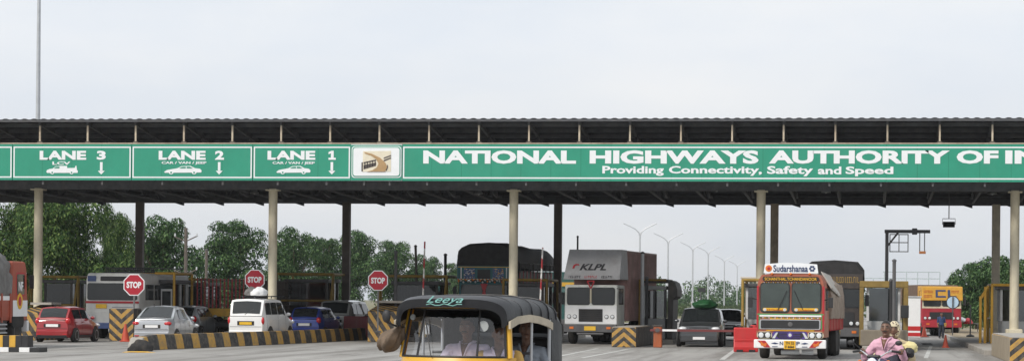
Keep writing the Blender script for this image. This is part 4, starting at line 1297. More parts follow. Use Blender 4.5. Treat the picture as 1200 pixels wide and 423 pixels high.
# ---- grey container truck
M_KGREY = mat('container_truck_grey', (0.36, 0.36, 0.37), .5, var=.08, dirt=.3)
M_KOLIVE = mat('pale_olive_cab_paint', (0.70, 0.71, 0.66), .5, var=.08, dirt=.3)
M_MAROON = mat('faded_maroon_container', (0.42, 0.25, 0.23), .65, var=.25, sc_=1.5, dirt=.5)
kz = 110.5
t, hw = cab_truck('container_truck', 'grey container truck facing the camera with KLPL on its slanted hood', 692, kz, R(-5), 2.32, 2.56, 4, 9.6, M_KOLIVE, None, win=(1.72, 2.42), hwz=(1.10, 1.28))
def zk(py): return HCAM + (353.0 - py) / (FPX / kz)
mb = MB(); mb.box(-hw * .98, hw * .98, -.022, -.002, .88, 1.66, M_WHITE); mb.build('front_panel', t, bevel=.02)
mb = MB(); mb.box(-.52, .52, -.05, -.024, .98, 1.52, M_BLACK)
for k in range(6): mb.box(-.5, .5, -.062, -.051, 1.02 + .085 * k, 1.05 + .085 * k, M_UNDER)
mb.build('grille', t)
# slanted wind deflector with the lettering, then the tall box
zt_, zb_ = zk(292), zk(327.5)
mb = MB(); mb.loft([[(-hw * 1.04, -.10, zb_), (hw * 1.10, -.10, zb_), (hw * 1.10, 2.0, zb_), (-hw * 1.04, 2.0, zb_)], [(-hw * .98, .85, zt_), (hw * 1.04, .85, zt_), (hw * 1.04, 2.0, zt_), (-hw * .98, 2.0, zt_)]], M_KGREY)
hood = mb.build('wind_deflector', t, bevel=.02)
def slanted(o, z0, z1, y0, y1):
    for v in o.data.vertices:
        v.co.y += y0 + (y1 - y0) * (v.co.z - z0) / (z1 - z0)
M_KINK = mat('charcoal_ink', (0.03, 0.03, 0.035), .5)
o = text('KLPL', -.55, .62, zk(316.5), zk(309), -.008, M_KINK, hood, bold=.03, shear=.3); slanted(o, zb_, zt_, -.10, .85)
mb = MB(); mb.prism([(-.88, zk(314.5)), (-.84, zk(310.5)), (-.74, zk(309)), (-.62, zk(309.4)), (-.58, zk(311)), (-.68, zk(310.6)), (-.76, zk(311.2)), (-.80, zk(314.5))], -.03, -.008, 'y', M_LRED); o = mb.build('red_swirl', hood); slanted(o, zb_, zt_, -.10, .85)
def scribble(x0, x1, z0, z1, m, seed, y=-.008):
    """a row of small worn letter-like strokes too small to read"""
    rg = random.Random(seed); mb = MB(); x_ = x0
    while x_ < x1 - .03:
        w_ = rg.uniform(.035, .06)
        mb.box(x_, x_ + .018, y - .008, y, z0, z1, m)
        if rg.random() < .7: mb.box(x_ + .018, x_ + w_, y - .008, y, z1 - .03, z1, m)
        if rg.random() < .6: mb.box(x_ + .018, x_ + w_, y - .008, y, z0, z0 + .03, m)
        x_ += w_ + .03
    return mb
for x0_, x1_, m_, sd in ((-hw * .84, -hw * .36, M_KINK, 1), (-hw * .24, hw * .22, M_LRED, 2), (hw * .40, hw * .84, M_KINK, 3)):
    o = scribble(x0_, x1_, zk(325.8), zk(323), m_, sd).build('worn_words', hood); slanted(o, zb_, zt_, -.10, .85)
mb = MB()
for a_, b_ in (((-.16, 2.72), (.16, 2.72)), ((.16, 2.72), (0, 2.40)), ((0, 2.40), (-.16, 2.72))):
    mb.tube([(a_[0], -.05, a_[1]), (b_[0], -.05, b_[1])], .03, M_LRED, 6)
mb.build('red_triangle', t)
mb = MB(); mb.box(-.035, .035, -.05, .02, 1.8, 2.38, M_CREAM); mb.build('window_pillar', t)
mb = MB(); mb.box(-hw * 1.0, hw * 1.06, 2.02, 9.6, 1.0, zt_ - .02, M_MAROON)
for k in range(26): mb.box(hw * 1.06, hw * 1.06 + .03, 2.15 + k * .285, 2.27 + k * .285, 1.05, zt_ - .1, M_MAROON)
mb.build('container', t)
mb = MB(); mb.tube([(-hw * .5, -.1, .45), (hw * .5, -.1, .45)], .05, M_STEEL, 6); mb.build('tow_bar', t)

# ---- decorated truck with a tarpaulin hump
M_TURQ = mat('turquoise_cab_paint', (0.02, 0.13, 0.15), .5, var=.15, dirt=.4)
M_BLUEP = mat('decor_blue', (0.06, 0.11, 0.24), .5, var=.4, sc_=9, dirt=.5, dirt_col=(.3, .32, .36))
tz = 118.0
t, hw = cab_truck('decorated_truck', 'dark turquoise decorated truck under a black tarpaulin hump, left of the third cream column', 567, tz, R(-5), 2.45, 2.75, 4, 9.5, M_TURQ, None, win=(1.98, 2.56))
def zt2(py): return HCAM + (351.5 - py) / (FPX / tz)
for s in (-1, 1):
    for k in range(4): mb = None
mb = MB(); mb.prism([(-.16, 1.9), (.16, 1.9), (.05, 2.28), (.17, 2.62), (-.17, 2.62), (-.05, 2.28)], -.05, -.02, 'y', M_LRED); mb.build('red_pillar_ornament', t)
mb = MB(); mb.box(-hw * 1.04, hw * 1.04, -.12, .3, zt2(327.5), zt2(311), M_TURQ); vb = mb.build('visor_board', t, bevel=.02)
for s in (-1, 1):
    mb = MB(); mb.box(s * .42, s * .95, -.14, -.121, zt2(326), zt2(314), M_BLUEP); mb.build('blue_panel', vb)
    mb = MB()
    mb.box(s * 1.05, s * 1.10, -.14, -.121, zt2(326), zt2(313), M_WHITE); mb.build('white_mark', vb)
mb = MB(); mb.box(-.3, .3, -.14, -.121, zt2(326), zt2(315.5), M_BLACK); mb.build('dark_panel', vb)
mb = MB(); rg_ = random.Random(77)
for k in range(90):
    x_ = rg_.choice((-1, 1)) * rg_.uniform(.44, .93); z_ = rg_.uniform(zt2(325.5), zt2(314.5)); q = rg_.uniform(.012, .035)
    mb.box(x_ - q, x_ + q, -.147, -.1405, z_ - q * .6, z_ + q * .6, rg_.choice((M_PALE, M_INK, M_PALE, M_LYEL)))
mb.build('painted_ornament', vb)
mb = MB()
for k in range(30):
    x_ = -hw * 1.0 + k * hw * 2 / 29; mb.box(x_ - .02, x_ + .02, -.15, -.123, zt2(327.4), zt2(326.2), M_PALE if k % 2 else M_LRED)
for zz in (312.5, 327): mb.box(-hw, hw, -.135, -.1215, zt2(zz) - .015, zt2(zz) + .015, M_LYEL)
mb.build('trim_row', vb)
mb = MB()
for k in range(22):
    x_ = -hw * .98 + k * hw * 1.96 / 21
    mb.ball((x_, -.10, zt2(329) + .05 * math.sin(k * 2.4)), (.045, .03, .05), M_PALE if k % 3 else M_ORNG, 6, 5)
mb.build('bead_garland', t)
mb = MB(); mb.box(-hw * .8, hw * .8, -.03, -.004, .95, 1.35, M_BLACK); mb.build('grille', t)
mb = MB(); mb.box(-hw * .95, hw * .98, 1.9, 9.5, 1.0, zt2(316), M_BROWNP)
for k in range(10): mb.box(hw * .98, hw * 1.0, 2.0 + k * .78, 2.1 + k * .78, 1.0, zt2(316), M_LRED)
mb.build('cargo_body', t)
mb = MB(); secs = []; rng = random.Random(12)
for k in range(16):
    y = (.2, .38)[k] if k < 2 else -.5 + k * .66
    e = (.93 if k == 0 else .985 if k == 1 else .95 if k == 15 else 1.0)
    tp = zt2(284) + .05 * math.sin(k * 1.1) - k * .012
    bt = zt2(312) if k < 3 else zt2(314)
    P = [(hw * 1.10, bt), (hw * 1.13 * e, bt + .55), (hw * 1.08 * e, tp - .38), (hw * .96 * e, tp - .14), (hw * .7 * e, tp - .03), (.15, tp + .02), (-hw * .72 * e, tp - .05), (-hw * .98 * e, tp - .18), (-hw * 1.09 * e, tp - .42), (-hw * 1.14 * e, bt + .5), (-hw * 1.12, bt)]
    secs.append([(x_ + rng.uniform(-.04, .04), y, z_ + rng.uniform(-.05, .05) - (1 - e) * 1.2 * (z_ > bt + .3)) for x_, z_ in P])
mb.loft(secs, M_TARP); mb.build('tarpaulin', t, smooth=55)
mb = MB()
for k in range(9):
    y = 1.4 + k * .95; mb.tube([(hw * 1.13, y, zt2(306)), (hw * 1.1, y + .1, zt2(318))], .03, M_GREYTARP, 5)
mb.tube([(hw * 1.135, 1.2, zt2(307)), (hw * 1.135, 9.2, zt2(307))], .03, M_GREYTARP, 5)
mb.build('rope_ties', t)

# ---- dark truck behind the painted lorry
M_DKBROWN = mat('near_black_brown_paint', (0.04, 0.032, 0.03), .6, var=.3, dirt=.3)  # brown taken down to nearly black for the cab and visor
t, hw = cab_truck('tarpaulin_truck', 'black sheeted truck standing directly behind the painted lorry', 977, 103, R(0.5), 2.3, 2.7, 4, 8.5, M_DKBROWN, None, win=(1.7, 2.4))
def z3(py): return HCAM + (355.2 - py) / (FPX / 103)
mb = MB(); mb.box(-hw, hw, 0.02, .35, z3(338), z3(321), M_DKBROWN); vb = mb.build('visor_board', t, bevel=.02)
scribble(-.1, hw * .85, z3(331), z3(324), M_YDARK, 5, .018).build('worn_words', vb)
mb = MB(); secs = []; rng = random.Random(22)
for k in range(14):
    y = .3 + k * .62; e = .9 if k in (0, 13) else 1
    tp = z3(306) - (1 - e) * 1.2
    bt = z3(325) if k < 2 else z3(360)
    P = [(hw * 1.03, bt), (hw * 1.06, (bt + tp) / 2), (hw * .98, tp - .25), (hw * .8 * e, tp - .02), (0, tp + .06), (-hw * .8 * e, tp), (-hw * 1.0, tp - .2), (-hw * 1.06, (bt + tp) / 2), (-hw * 1.03, bt)]
    secs.append([(x_ + rng.uniform(-.03, .03), y, z_ + rng.uniform(-.03, .03)) for x_, z_ in P])
mb.loft(secs, M_TARP); mb.build('tarpaulin', t, smooth=50)
mb = MB(); mb.box(-hw * .98, hw * .98, 1.9, 8.4, .95, z3(358), M_BROWNP); mb.build('cargo_body', t)
mb = MB(); mb.box(-hw * .7, hw * .7, -.03, -.004, .95, 1.5, M_BLACK); mb.build('grille', t)

# ---- far truck with the yellow board
M_CLY = mat('faded_yellow_board', (0.58, 0.30, 0.03), .6, var=.15, sc_=2, dirt=.4); M_CRATE = mat('brown_container', (0.17, 0.115, 0.085), .7, var=.2, dirt=.4); M_CLR = mat('red_cab_paint', (0.36, 0.02, 0.035), .5, var=.1, dirt=.2)
fz = 148.0
t, hw = cab_truck('container_truck', 'far red cabbed truck with a yellow front board reading CL and a brown container', 1103, fz, R(8), 2.3, 2.75, 4, 8.5, M_CLR, None, win=(1.75, 2.65), bump_col=M_CLR)
def z4(py): return HCAM + (356.3 - py) / (FPX / fz)
mb = MB(); mb.prism([(-.008, 1.62), (.04, 2.70), (.08, 2.70), (.08, 1.62)], -hw * .985, hw * .985, 'x', M_CREAM); mb.build('window_band', t)
mb = MB(); mb.prism([(-.25, z4(352)), (-.12, z4(335.5)), (1.4, z4(335)), (1.4, z4(352))], -hw * 1.02, hw * 1.04, 'x', M_CLY); bd = mb.build('yellow_board', t, bevel=.05)
def cl_sl(o):
    slanted(o, z4(352), z4(335.5), -.25, -.12)
for z0_, z1_, x0_, x1_ in ((348, 350, -.1, .5), (339, 341, -.1, .5)): pass
mb = MB()
for a_, b_, c_, d_ in ((-.38, .20, 339.4, 341.2), (-.38, .20, 346.4, 348.2), (-.38, -.26, 341.3, 346.3), (.32, .46, 339.4, 348.2), (.46, .82, 346.4, 348.2)):
    mb.box(a_, b_, -.02, -.008, z4(d_), z4(c_), M_INK)
o = mb.build('big_letters', bd); cl_sl(o)
for r_, (c_, d_) in enumerate(((343, 340), (348.6, 345.4))):
    o = scribble(-1.05, -.55, z4(c_), z4(d_), M_REDINK, 8 + r_).build('worn_words', bd); cl_sl(o)
    o = scribble(.55, 1.0, z4(343), z4(340), M_REDINK, 12).build('worn_words', bd) if r_ == 0 else None
    if o: cl_sl(o)
mb = MB(); mb.box(-hw * 1.03, hw * 1.03, 1.5, 8.4, .95, z4(333.5), M_CRATE)
for k in range(18): mb.box(-hw * 1.03 - .03, -hw * 1.03, 1.65 + k * .38, 1.8 + k * .38, 1.0, z4(334.5), M_CRATE)
mb.build('container', t)
mb = MB(); mb.box(-hw * .6, hw * .6, -.03, -.004, 1.0, 1.4, M_BLACK); mb.build('grille', t)

# ---- teal truck deep in the lane left of the grey container truck
M_TEAL = mat('teal_truck_paint', (0.02, 0.09, 0.085), .6, var=.2, dirt=.4)
t, hw = cab_truck('teal_truck', 'dark teal truck deep in the shade left of the grey container truck', 649, 140, R(-4), 2.3, 2.6, 4, 8, M_TEAL, None, win=(1.7, 2.3))
mb = MB(); mb.box(-hw, hw * 1.1, .6, 8, 1.0, HCAM + (352.3 - 318) / (FPX / 140), M_TEAL); mb.build('cargo_body', t, bevel=.02)
mb = MB(); mb.box(-hw * .9, hw * .9, .55, .597, 2.66, 2.88, M_YELLOW); mb.build('yellow_panel', t)

# ---- red truck cut by the left edge of the picture: it drives away, its right side in view
M_BRICK = mat('brick_red_truck_paint', (0.37, 0.075, 0.04), .5, var=.12, sc_=2, dirt=.35)
cz = 96.0
x, y = place(33, cz)
t = thing('cargo_truck', 'brick red truck with a grey sheeted load, cut by the left picture edge', 'truck', (x - 1.2, y, 0), PI, 'goods trucks')
W, hw = 2.35, 1.175
def z5(py): return HCAM + (347.4 - py) / (FPX / 94)
# local frame: front at y=0 looking -Y, turned round; right side in view is local -X
mb = MB(); mb.prism([(0, .95), (0, 1.7), (.12, z5(316)), (.3, z5(306)), (1.75, z5(306)), (1.75, .95)], -hw, hw, 'x', M_BRICK); mb.build('cab', t, bevel=.08)
for s in (-1, 1):
    mb = MB(); mb.prism(rounded(.42, 1.28, z5(345), z5(321), .08), s * (hw + .002), s * (hw + .014), 'x', M_GLASS); wdo = mb.build('door_window', t)
    mb = MB(); mb.prism(rounded(.36, 1.34, z5(347), z5(319), .1), s * (hw - .02), s * (hw + .006), 'x', M_LRED); mb.build('window_surround', t)
    mb = MB(); mb.box(s * (hw + .001), s * (hw + .006), .06, 1.70, z5(371), z5(352), M_WHITE); mb.build('white_door_panel', t)
    mb = MB(); mb.lathe([(.001, 0), (.30, 0), (.30, s * .012), (.001, s * .012)], M_LYEL, (s * (hw + .007), .95, z5(353)), 'x', 20); em = mb.build('round_emblem', t)
    mb = MB(); mb.lathe([(.001, 0), (.18, 0), (.12, s * .012), (.001, s * .012)], M_LRED, (s * (hw + .02), .95, z5(353)), 'x', 20); mb.build('emblem_heart', em)
    mb = MB(); mb.box(s * (hw + .05), s * (hw + .22), -.05, 0, z5(338), z5(322), M_BLACK); mb.build('mirror', t, bevel=.01)
    mb = MB(); mb.prism(rounded(.45, 1.75, .70, 1.2, .2), s * (hw - .05), s * (hw + .004), 'x', M_UNDER); mb.build('wheel_arch', t)
o = text('NF', 0, .5, z5(341), z5(330), 0, M_WHITE, None, bold=.03)
for v in o.data.vertices: v.co = (-(hw + .016) + v.co.y, .62 + (.5 - v.co.x), v.co.z)
o.parent = t
mb = MB(); mb.box(-hw * .9, hw * .9, .0 - .02, .03, z5(345), z5(321), M_GLASS); mb.build('windscreen', t)
mb = MB(); mb.box(-hw, hw, -.15, .05, .55, .95, M_WHITE); mb.build('bumper', t, bevel=.02)
mb = MB()
for s in (-1, 1):
    mb.box(s * hw, s * hw * .985, 1.9, 8.8, z5(372), z5(352), M_BRICK)
    mb.box(s * (hw + .005), s * (hw - .03), 1.9, 8.8, z5(352), z5(347), M_WHITE)
    for k in range(8): mb.box(s * hw, s * (hw + .04), 1.95 + k * .95, 2.07 + k * .95, z5(378), z5(344), M_BRICK)
mb.box(-hw * .98, hw * .98, 1.88, 8.8, .98, 1.12, M_BRICK); mb.box(-hw * .98, hw * .98, 1.85, 1.9, 1.1, z5(352), M_BRICK)
mb.build('cargo_body', t)
mb = MB(); mb.box(-hw * .95, -hw * .85, 2.3, 5.4, .5, .9, M_STEEL)
for k in range(3): mb.box(-hw * 1.0, -hw * .95, 2.3, 5.4, .5 + .15 * k, .55 + .15 * k, M_GALV)
mb.build('side_guard', t)
chassis(t, W, 0, 8.8); truck_wheels(t, W, (1.1, 6.6, 7.8), .54)
mb = MB(); secs = []; rng = random.Random(19)
for k in range(26):
    y = 1.82 + k * .28
    tp = z5(297.5) + .10 * math.sin(k * .9) + rng.uniform(-.05, .05)
    P = []
    for q in range(21):
        an = PI * q / 20
        n_ = mnoise.noise(Vector((q * .7, y * 1.6, 3))) * .12
        xx = (hw * .99 + n_) * math.copysign(abs(math.cos(an)) ** .5, math.cos(an))
        P.append((xx, y, z5(347) + (tp - z5(347)) * abs(math.sin(an)) ** .45 + n_ * .6))
    secs.append(P)
mb.loft(secs, M_GREYTARP)
ld = mb.build('sheeted_cargo', smooth=70)
tag(ld, 'crumpled grey tarpaulin over the load of the brick red truck', 'tarpaulin')
ld.location = t.location; ld.rotation_euler.z = PI

# ---- flat truck chassis with latticed sides behind the white people carrier
x, y = place(257, 118.5)
t = thing('lattice_truck', 'dark red latticed truck with a yellow tail beam, behind the white people carrier', 'truck', (x, y, 0), R(-6), 'goods trucks')
mb = MB(); mb.box(-1.15, 1.15, 0, .16, 1.0, 1.38, M_YELLOW); mb.build('tail_beam', t, bevel=.02)
mb = MB(); mb.box(-1.2, 1.2, .17, 7, 1.05, 1.2, M_UNDER); mb.build('load_bed', t)
mb = MB()
for k in range(13): mb.box(-1.15 + k * .19, -1.11 + k * .19, .05, .1, 1.4, 2.75, M_LRED)
for k in range(5): mb.box(-1.15, 1.15, .1, .14, 1.45 + k * .31, 1.49 + k * .31, M_BROWNP)
mb.build('rear_lattice', t)
for s in (-1, 1):
    mb = MB()
    for k in range(14): mb.box(s * 1.15, s * 1.18, .2 + k * .5, .26 + k * .5, 1.2, 2.75, M_BROWNP)
    for k in range(4): mb.box(s * 1.12, s * 1.15, .2, 6.9, 1.5 + k * .38, 1.55 + k * .38, M_BROWNP)
    mb.build('side_lattice', t)
    mb = MB(); mb.box(s * .8 - .12, s * .8 + .12, -.03, -.004, 1.08, 1.24, M_TAIL); mb.build('tail_lamp', t)
mb = MB(); mb.box(-1.1, 1.1, 7.02, 8.6, .8, 2.7, M_BROWNP); mb.build('cab', t, bevel=.05)
chassis(t, 2.3, 0, 8); truck_wheels(t, 2.3, (7.6, 1.6), .5)
mb = MB(); mb.box(-1.05, 1.05, .0, .1, .55, .72, M_BLACK); mb.build('rear_bumper', t)

# ---- bus beyond the canopy
M_BUSW = mat('bus_white', (0.66, 0.66, 0.64), .45, var=.06, dirt=.25); M_BUSB = mat('bus_blue', (0.05, 0.08, 0.2), .5)
bz = 114.0
x, y = place(131, bz)
t = thing('bus', 'white and red bus with dark wide window behind the tall chevron block', 'bus', (x, y, 0), R(-2))
hw = 1.25
def z6(py): return HCAM + (348 - py) / (FPX / bz)
mb = MB(); mb.prism([(.1, .55), (0, 1.2), (.05, z6(327)), (.25, z6(319.5)), (7.3, z6(319.5)), (7.5, z6(326)), (7.5, .55)], -hw, hw, 'x', M_BUSW); mb.build('body', t, bevel=.10)
mb = MB(); mb.prism(rounded(-hw * .93, hw * .93, z6(351.5), z6(331.5), .1), -.0, .06, 'y', M_GLASS); mb.build('windscreen', t)
mb = MB(); mb.prism(rounded(-hw * .45, hw * .80, z6(329), z6(323.5), .04), .03, .09, 'y', M_BLACK); mb.build('destination_board', t)
mb = MB(); mb.box(-hw * .92, -hw * .62, .01, .06, z6(329.5), z6(323), M_BUSB); mb.build('corner_panel', t)
mb = MB(); mb.box(-hw * .985, hw * .985, -.02, .03, z6(355), z6(352.6), M_LRED); mb.build('red_band', t)
mb = MB(); mb.box(-hw * .6, -hw * .2, -.03, .0, z6(361), z6(356), M_PLATEY); mb.build('yellow_plate', t)
mb = MB()
for k in range(4): mb.box(.0, hw * .8, -.025, -.005, z6(360 + 3 * k), z6(359.1 + 3 * k), mat('faint_lettering', (.35, .36, .4)))
mb.build('painted_notice', t)
mb = MB(); mb.box(-hw * .99, hw * .99, -.06, .1, .45, .72, M_BUSB); mb.build('bumper', t, bevel=.03)
for s in (-1, 1):
    mb = MB(); disc(mb, (s * hw * .72, 0, .95), .12, M_HEAD, th=.03); mb.build('headlamp', t)
    for k in range(4):
        mb = MB(); mb.box(s * (hw + .003), s * (hw + .014), .9 + k * 1.3, 2.05 + k * 1.3, z6(351), z6(333), M_GLASS); mb.build('side_window', t)
    for yy in (1.9, 5.8): wheel(t, s * (hw - .16), yy, .48, .26, s, rim=M_STEEL)
mb = MB()
for k in range(22): mb.box(-hw * .9 + k * .107, -hw * .9 + k * .107 + .03, 2.4, 2.43, z6(319), z6(313.5), M_BLACK)
for zz in (z6(318.5), z6(316), z6(313.5)): mb.box(-hw * .92, hw * .95, 2.38, 2.42, zz, zz + .05, M_BLACK)
for s in (-1, 1):
    for zz in (z6(318.5), z6(313.5)): mb.box(s * hw * .92, s * hw * .95, 2.38, 6.9, zz, zz + .05, M_BLACK)
mb.build('roof_carrier', t)
# ------------------------------------------------------------------ toll booths and their furniture
M_CABIN = mat('booth_grey_panel', (0.36, 0.37, 0.37), .55, var=.08, dirt=.3); M_SHADEW = mat('booth_white_frame', (0.6, 0.6, 0.6), .5, dirt=.2)
M_BGLASS = clear_glass('booth_glass', (0.38, 0.42, 0.42), .10)
M_BDARK = mat('dark_booth_panel', (0.065, 0.06, 0.055), .6, var=.25, dirt=.4)  # much darker tone than the grey booth panels
M_BGLASSD = clear_glass('dark_booth_glass', (0.22, 0.24, 0.24), .03)  # darker and less reflective than the other booth glass
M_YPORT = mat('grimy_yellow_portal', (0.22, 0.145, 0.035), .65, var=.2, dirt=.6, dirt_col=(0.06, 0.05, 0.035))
def frame_pipes(t, x0, x1, y0, y1, h, m, r=.06, name='guard_frame', z0=.2, mid=True):
    mb = MB()
    for xx in (x0, x1):
        for yy in (y0, y1):
            mb.tube([(xx, yy, z0), (xx, yy, h)], r, m, 8)
        mb.tube([(xx, y0, h), (xx, y1, h)], r, m, 8)
        if mid: mb.tube([(xx, y0, z0 + (h - z0) * .42), (xx, y1, z0 + (h - z0) * .42)], r * .8, m, 8)
    for yy in (y0, y1): mb.tube([(x0, yy, h), (x1, yy, h)], r, m, 8)
    return mb.build(name, t, smooth=True)
def booth(label, x, y, w, d, h, fm, rz=0.0, fh=None, wall=M_CABIN, brace=False, glass=M_BGLASS, fw=.25, roof_m=M_STEEL):
    pm_ = M_BDARK if wall is M_BDARK else M_SHADEW
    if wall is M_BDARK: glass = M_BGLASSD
    t = thing('toll_booth', label, 'toll booth', (x, y, .2), rz, 'toll booths')
    hw = w / 2
    mb = MB(); mb.box(-hw, hw, 0, d, 0, .95, wall); mb.build('lower_wall', t, bevel=.02)
    for sx_ in (-1, 1):
        for yy in (0, d * .5, d):
            mb = MB(); mb.box(sx_ * hw - .05, sx_ * hw + .05, yy - .05 if yy else -.02, yy + .05, .951, h, pm_); mb.build('window_post', t)
        mb = MB(); mb.box(sx_ * (hw - .02), sx_ * (hw - .03), .06, d - .06, .96, h - .02, glass); mb.build('side_window', t)
    for yy in (.03, d - .03):
        mb = MB(); mb.box(-hw + .06, hw - .06, yy - .006, yy + .006, .96, h - .02, glass); mb.build('window', t)
    mb = MB(); mb.box(-hw - .15, hw + .15, -.2, d + .2, h + .002, h + .16, roof_m); mb.build('roof', t, bevel=.03)
    mb = MB(); mb.box(-hw * .6, hw * .6, d * .3, d * .3 + .5, .75, .82, M_STEEL); mb.box(-.2, .2, d * .55, d * .7, .5, 1.25, M_BLACK); mb.build('desk_and_chair', t)
    f = frame_pipes(t, -hw - fw, hw + fw, -.5, d + .4, (fh or h + .3), fm, z0=0)
    if brace:
        mb = MB()
        for s in (-1, 1): mb.tube([(s * (hw + fw), -1.7, 0), (s * (hw + fw), -.5, (fh or h + .3))], .06, fm, 8)
        mb.tube([(-hw - fw, -1.0, (fh or h) * .55), (hw + fw, -1.0, (fh or h) * .55)], .05, fm, 8)
        mb.build('sloping_brace', t, smooth=True)
    return t
BY = 112.0
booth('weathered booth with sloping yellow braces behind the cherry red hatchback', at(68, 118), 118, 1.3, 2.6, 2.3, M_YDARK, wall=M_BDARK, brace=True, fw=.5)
# cabin with the pair of white framed glass doors beside the bus
x = at(188, 113.4, 350)
t = booth('grey cabin with two dark white framed door panes right of the bus', x, 113.4, 1.25, 2.2, 2.3, M_YELLOW, glass=M_GLASS, fw=.15, fh=2.75)
for s in (-1, 1):
    mb = MB(); mb.box(s * .04, s * .56, -.06, -.03, .35, 2.05, M_SHADEW); dr = mb.build('door', t)
    mb = MB(); mb.box(s * .10, s * .50, -.075, -.062, .55, 1.95, M_GLASS); mb.build('pane', dr)
    mb = MB(); mb.box(s * .055, s * .085, -.09, -.062, 1.1, 1.3, M_BLACK); mb.build('handle', dr)
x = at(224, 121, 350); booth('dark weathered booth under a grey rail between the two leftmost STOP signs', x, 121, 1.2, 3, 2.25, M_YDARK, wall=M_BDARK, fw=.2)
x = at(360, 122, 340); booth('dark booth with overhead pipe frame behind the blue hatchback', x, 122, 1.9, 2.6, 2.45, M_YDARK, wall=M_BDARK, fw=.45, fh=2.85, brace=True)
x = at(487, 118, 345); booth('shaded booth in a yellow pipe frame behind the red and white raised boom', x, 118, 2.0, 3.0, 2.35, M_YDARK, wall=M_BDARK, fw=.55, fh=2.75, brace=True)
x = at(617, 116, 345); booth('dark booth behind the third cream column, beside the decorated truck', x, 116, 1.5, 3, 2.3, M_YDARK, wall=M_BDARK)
# booth right of the grey container truck: glazed, with a dark eight sided head frame
x = at(769, 114, 380); yb = 114.0
t = thing('toll_booth', 'glazed booth with thick dark hood and orange barrier box right of the grey container truck', 'toll booth', (x, yb, .2), 0, 'toll booths')
mb = MB(); mb.box(-.62, .40, 0, 2.4, 0, .9, M_CABIN); mb.build('lower_wall', t, bevel=.02)
for xx in (-.60, -.1, .38):
    mb = MB(); mb.box(xx - .045, xx + .045, -.015, .05, .901, 2.2, M_STEEL); mb.build('window_post', t)
mb = MB(); mb.box(-.56, .34, .02, .03, .92, 2.15, M_BGLASS); mb.build('window', t)
mb = MB(); mb.box(.385, .395, .06, 2.3, .92, 2.15, M_BGLASS); mb.build('side_window', t)
mb = MB(); mb.box(-.66, .44, -.06, 2.45, 2.201, 2.36, M_CABIN); mb.build('roof', t)
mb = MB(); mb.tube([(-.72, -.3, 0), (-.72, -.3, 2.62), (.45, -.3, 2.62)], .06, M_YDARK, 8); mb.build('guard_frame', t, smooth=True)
mb = MB(); mb.prism([(.50, 0), (.54, 2.55), (.66, 2.62), (.86, 2.5), (.95, 2.2), (.95, 1.9), (.78, 1.75), (.74, 0)], -.3, 2.6, 'y', M_BDARK); mb.build('side_hood', t, bevel=.04)
mb = MB(); mb.box(-.66, .54, -.25, 2.5, 2.5, 2.66, M_BDARK); mb.build('hood_top', t, bevel=.03)
mb = MB(); mb.box(-.2, .2, 1.0, 1.1, 1.0, 1.6, M_BLACK); mb.ball((0, 1.05, 1.75), (.12, .12, .15), M_BLACK); mb.build('seat_back', t)
bx, by = at(771, 104.0, 385), 104.0
t = thing('barrier_post', 'orange barrier machine with a striped boom across the lane of the slate grey car', 'boom barrier', (bx, by, 0), 0, 'boom barriers')
mb = MB(); mb.box(-.17, .17, -.17, .17, 0, .86, mat('orange_cabinet', (0.38, 0.09, 0.025), .5, dirt=.45)); mb.build('cabinet', t, bevel=.03)
mb = MB(); mb.box(-.2, .2, -.2, .2, .862, .92, M_BDARK); mb.build('cabinet_lid', t)
mb = MB(); mb.box(-.3, 3.15, -.245, -.205, .66, .75, M_DBOOM); mb.box(.2, .8, -.252, -.246, .665, .745, M_WHITE); mb.build('boom_arm', t)
mb = MB(); mb.cyl((0, -.25, .705), (0, -.17, .705), .09, M_STEEL); mb.build('hub', t)
def raised_boom(px, py0, Z, label, h):
    Y = yz(px, Z); x = at(px, Y, 340)
    zt = zat(px, py0, Y)
    t = thing('barrier_post', label, 'boom barrier', (x, Y, .2), 0, 'boom barriers')
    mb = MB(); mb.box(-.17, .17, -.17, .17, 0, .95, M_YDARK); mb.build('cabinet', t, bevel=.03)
    mb = MB(); mb.tube([(0, -.22, .6), (h, -.22, zt - .2)], .036, M_BOOM, 8); mb.build('boom_arm', t)
    mb = MB(); mb.cyl((0, -.27, .75), (0, -.18, .75), .09, M_STEEL); mb.build('hub', t)
raised_boom(496, 283, 113, 'raised red and white boom behind the STOP sign nearest the rickshaw', .09)
raised_boom(633, 290, 109, 'raised red and white boom between the third cream and brown columns', .12)
post(753, 297, 112.6, .075, M_GALV, 'grey pipe post at the left front corner of the glazed booth')
post(758, 326, 112, .07, M_BLACK, 'short black post beside the grey pipe post of the glazed booth')
# booth frame left of the painted lorry
x = at(882, 108, 380)
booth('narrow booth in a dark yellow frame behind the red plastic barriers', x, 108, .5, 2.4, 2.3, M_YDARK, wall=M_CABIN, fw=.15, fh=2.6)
# booth in the lane right of the painted lorry
x = at(1035, 104, 380)
t = booth('grey glazed booth in a broad dark yellow portal behind the motorcyclist', x, 104, 1.25, 2.4, 2.3, M_YPORT, fw=.22, fh=2.5)
mb = MB(); mb.box(-.95, .98, -.62, -.52, 2.30, 2.56, M_YPORT); mb.box(-.95, -.78, -.62, -.52, 0, 2.3, M_YPORT); mb.box(.80, .98, -.62, -.52, 0, 2.3, M_YPORT); mb.build('portal', t, bevel=.02)
mb = MB(); mb.box(.68, 1.0, -.95, -.75, 1.1, 1.6, M_BLACK); mb.build('display_box', t, bevel=.02)
mb = MB(); mb.box(-.9, .95, -2.4, -1.0, 0, .62, mat('brown_crash_block', (0.2, 0.17, 0.13), .8, dirt=.5)); mb.build('crash_block', t, bevel=.04)
post(1048, 306, 100, .07, M_STEEL, 'tall grey pipe post in front of the booth behind the motorcyclist')
post(1044, 329, 100.5, .06, M_BLACK, 'short black post left of the tall grey pipe post')
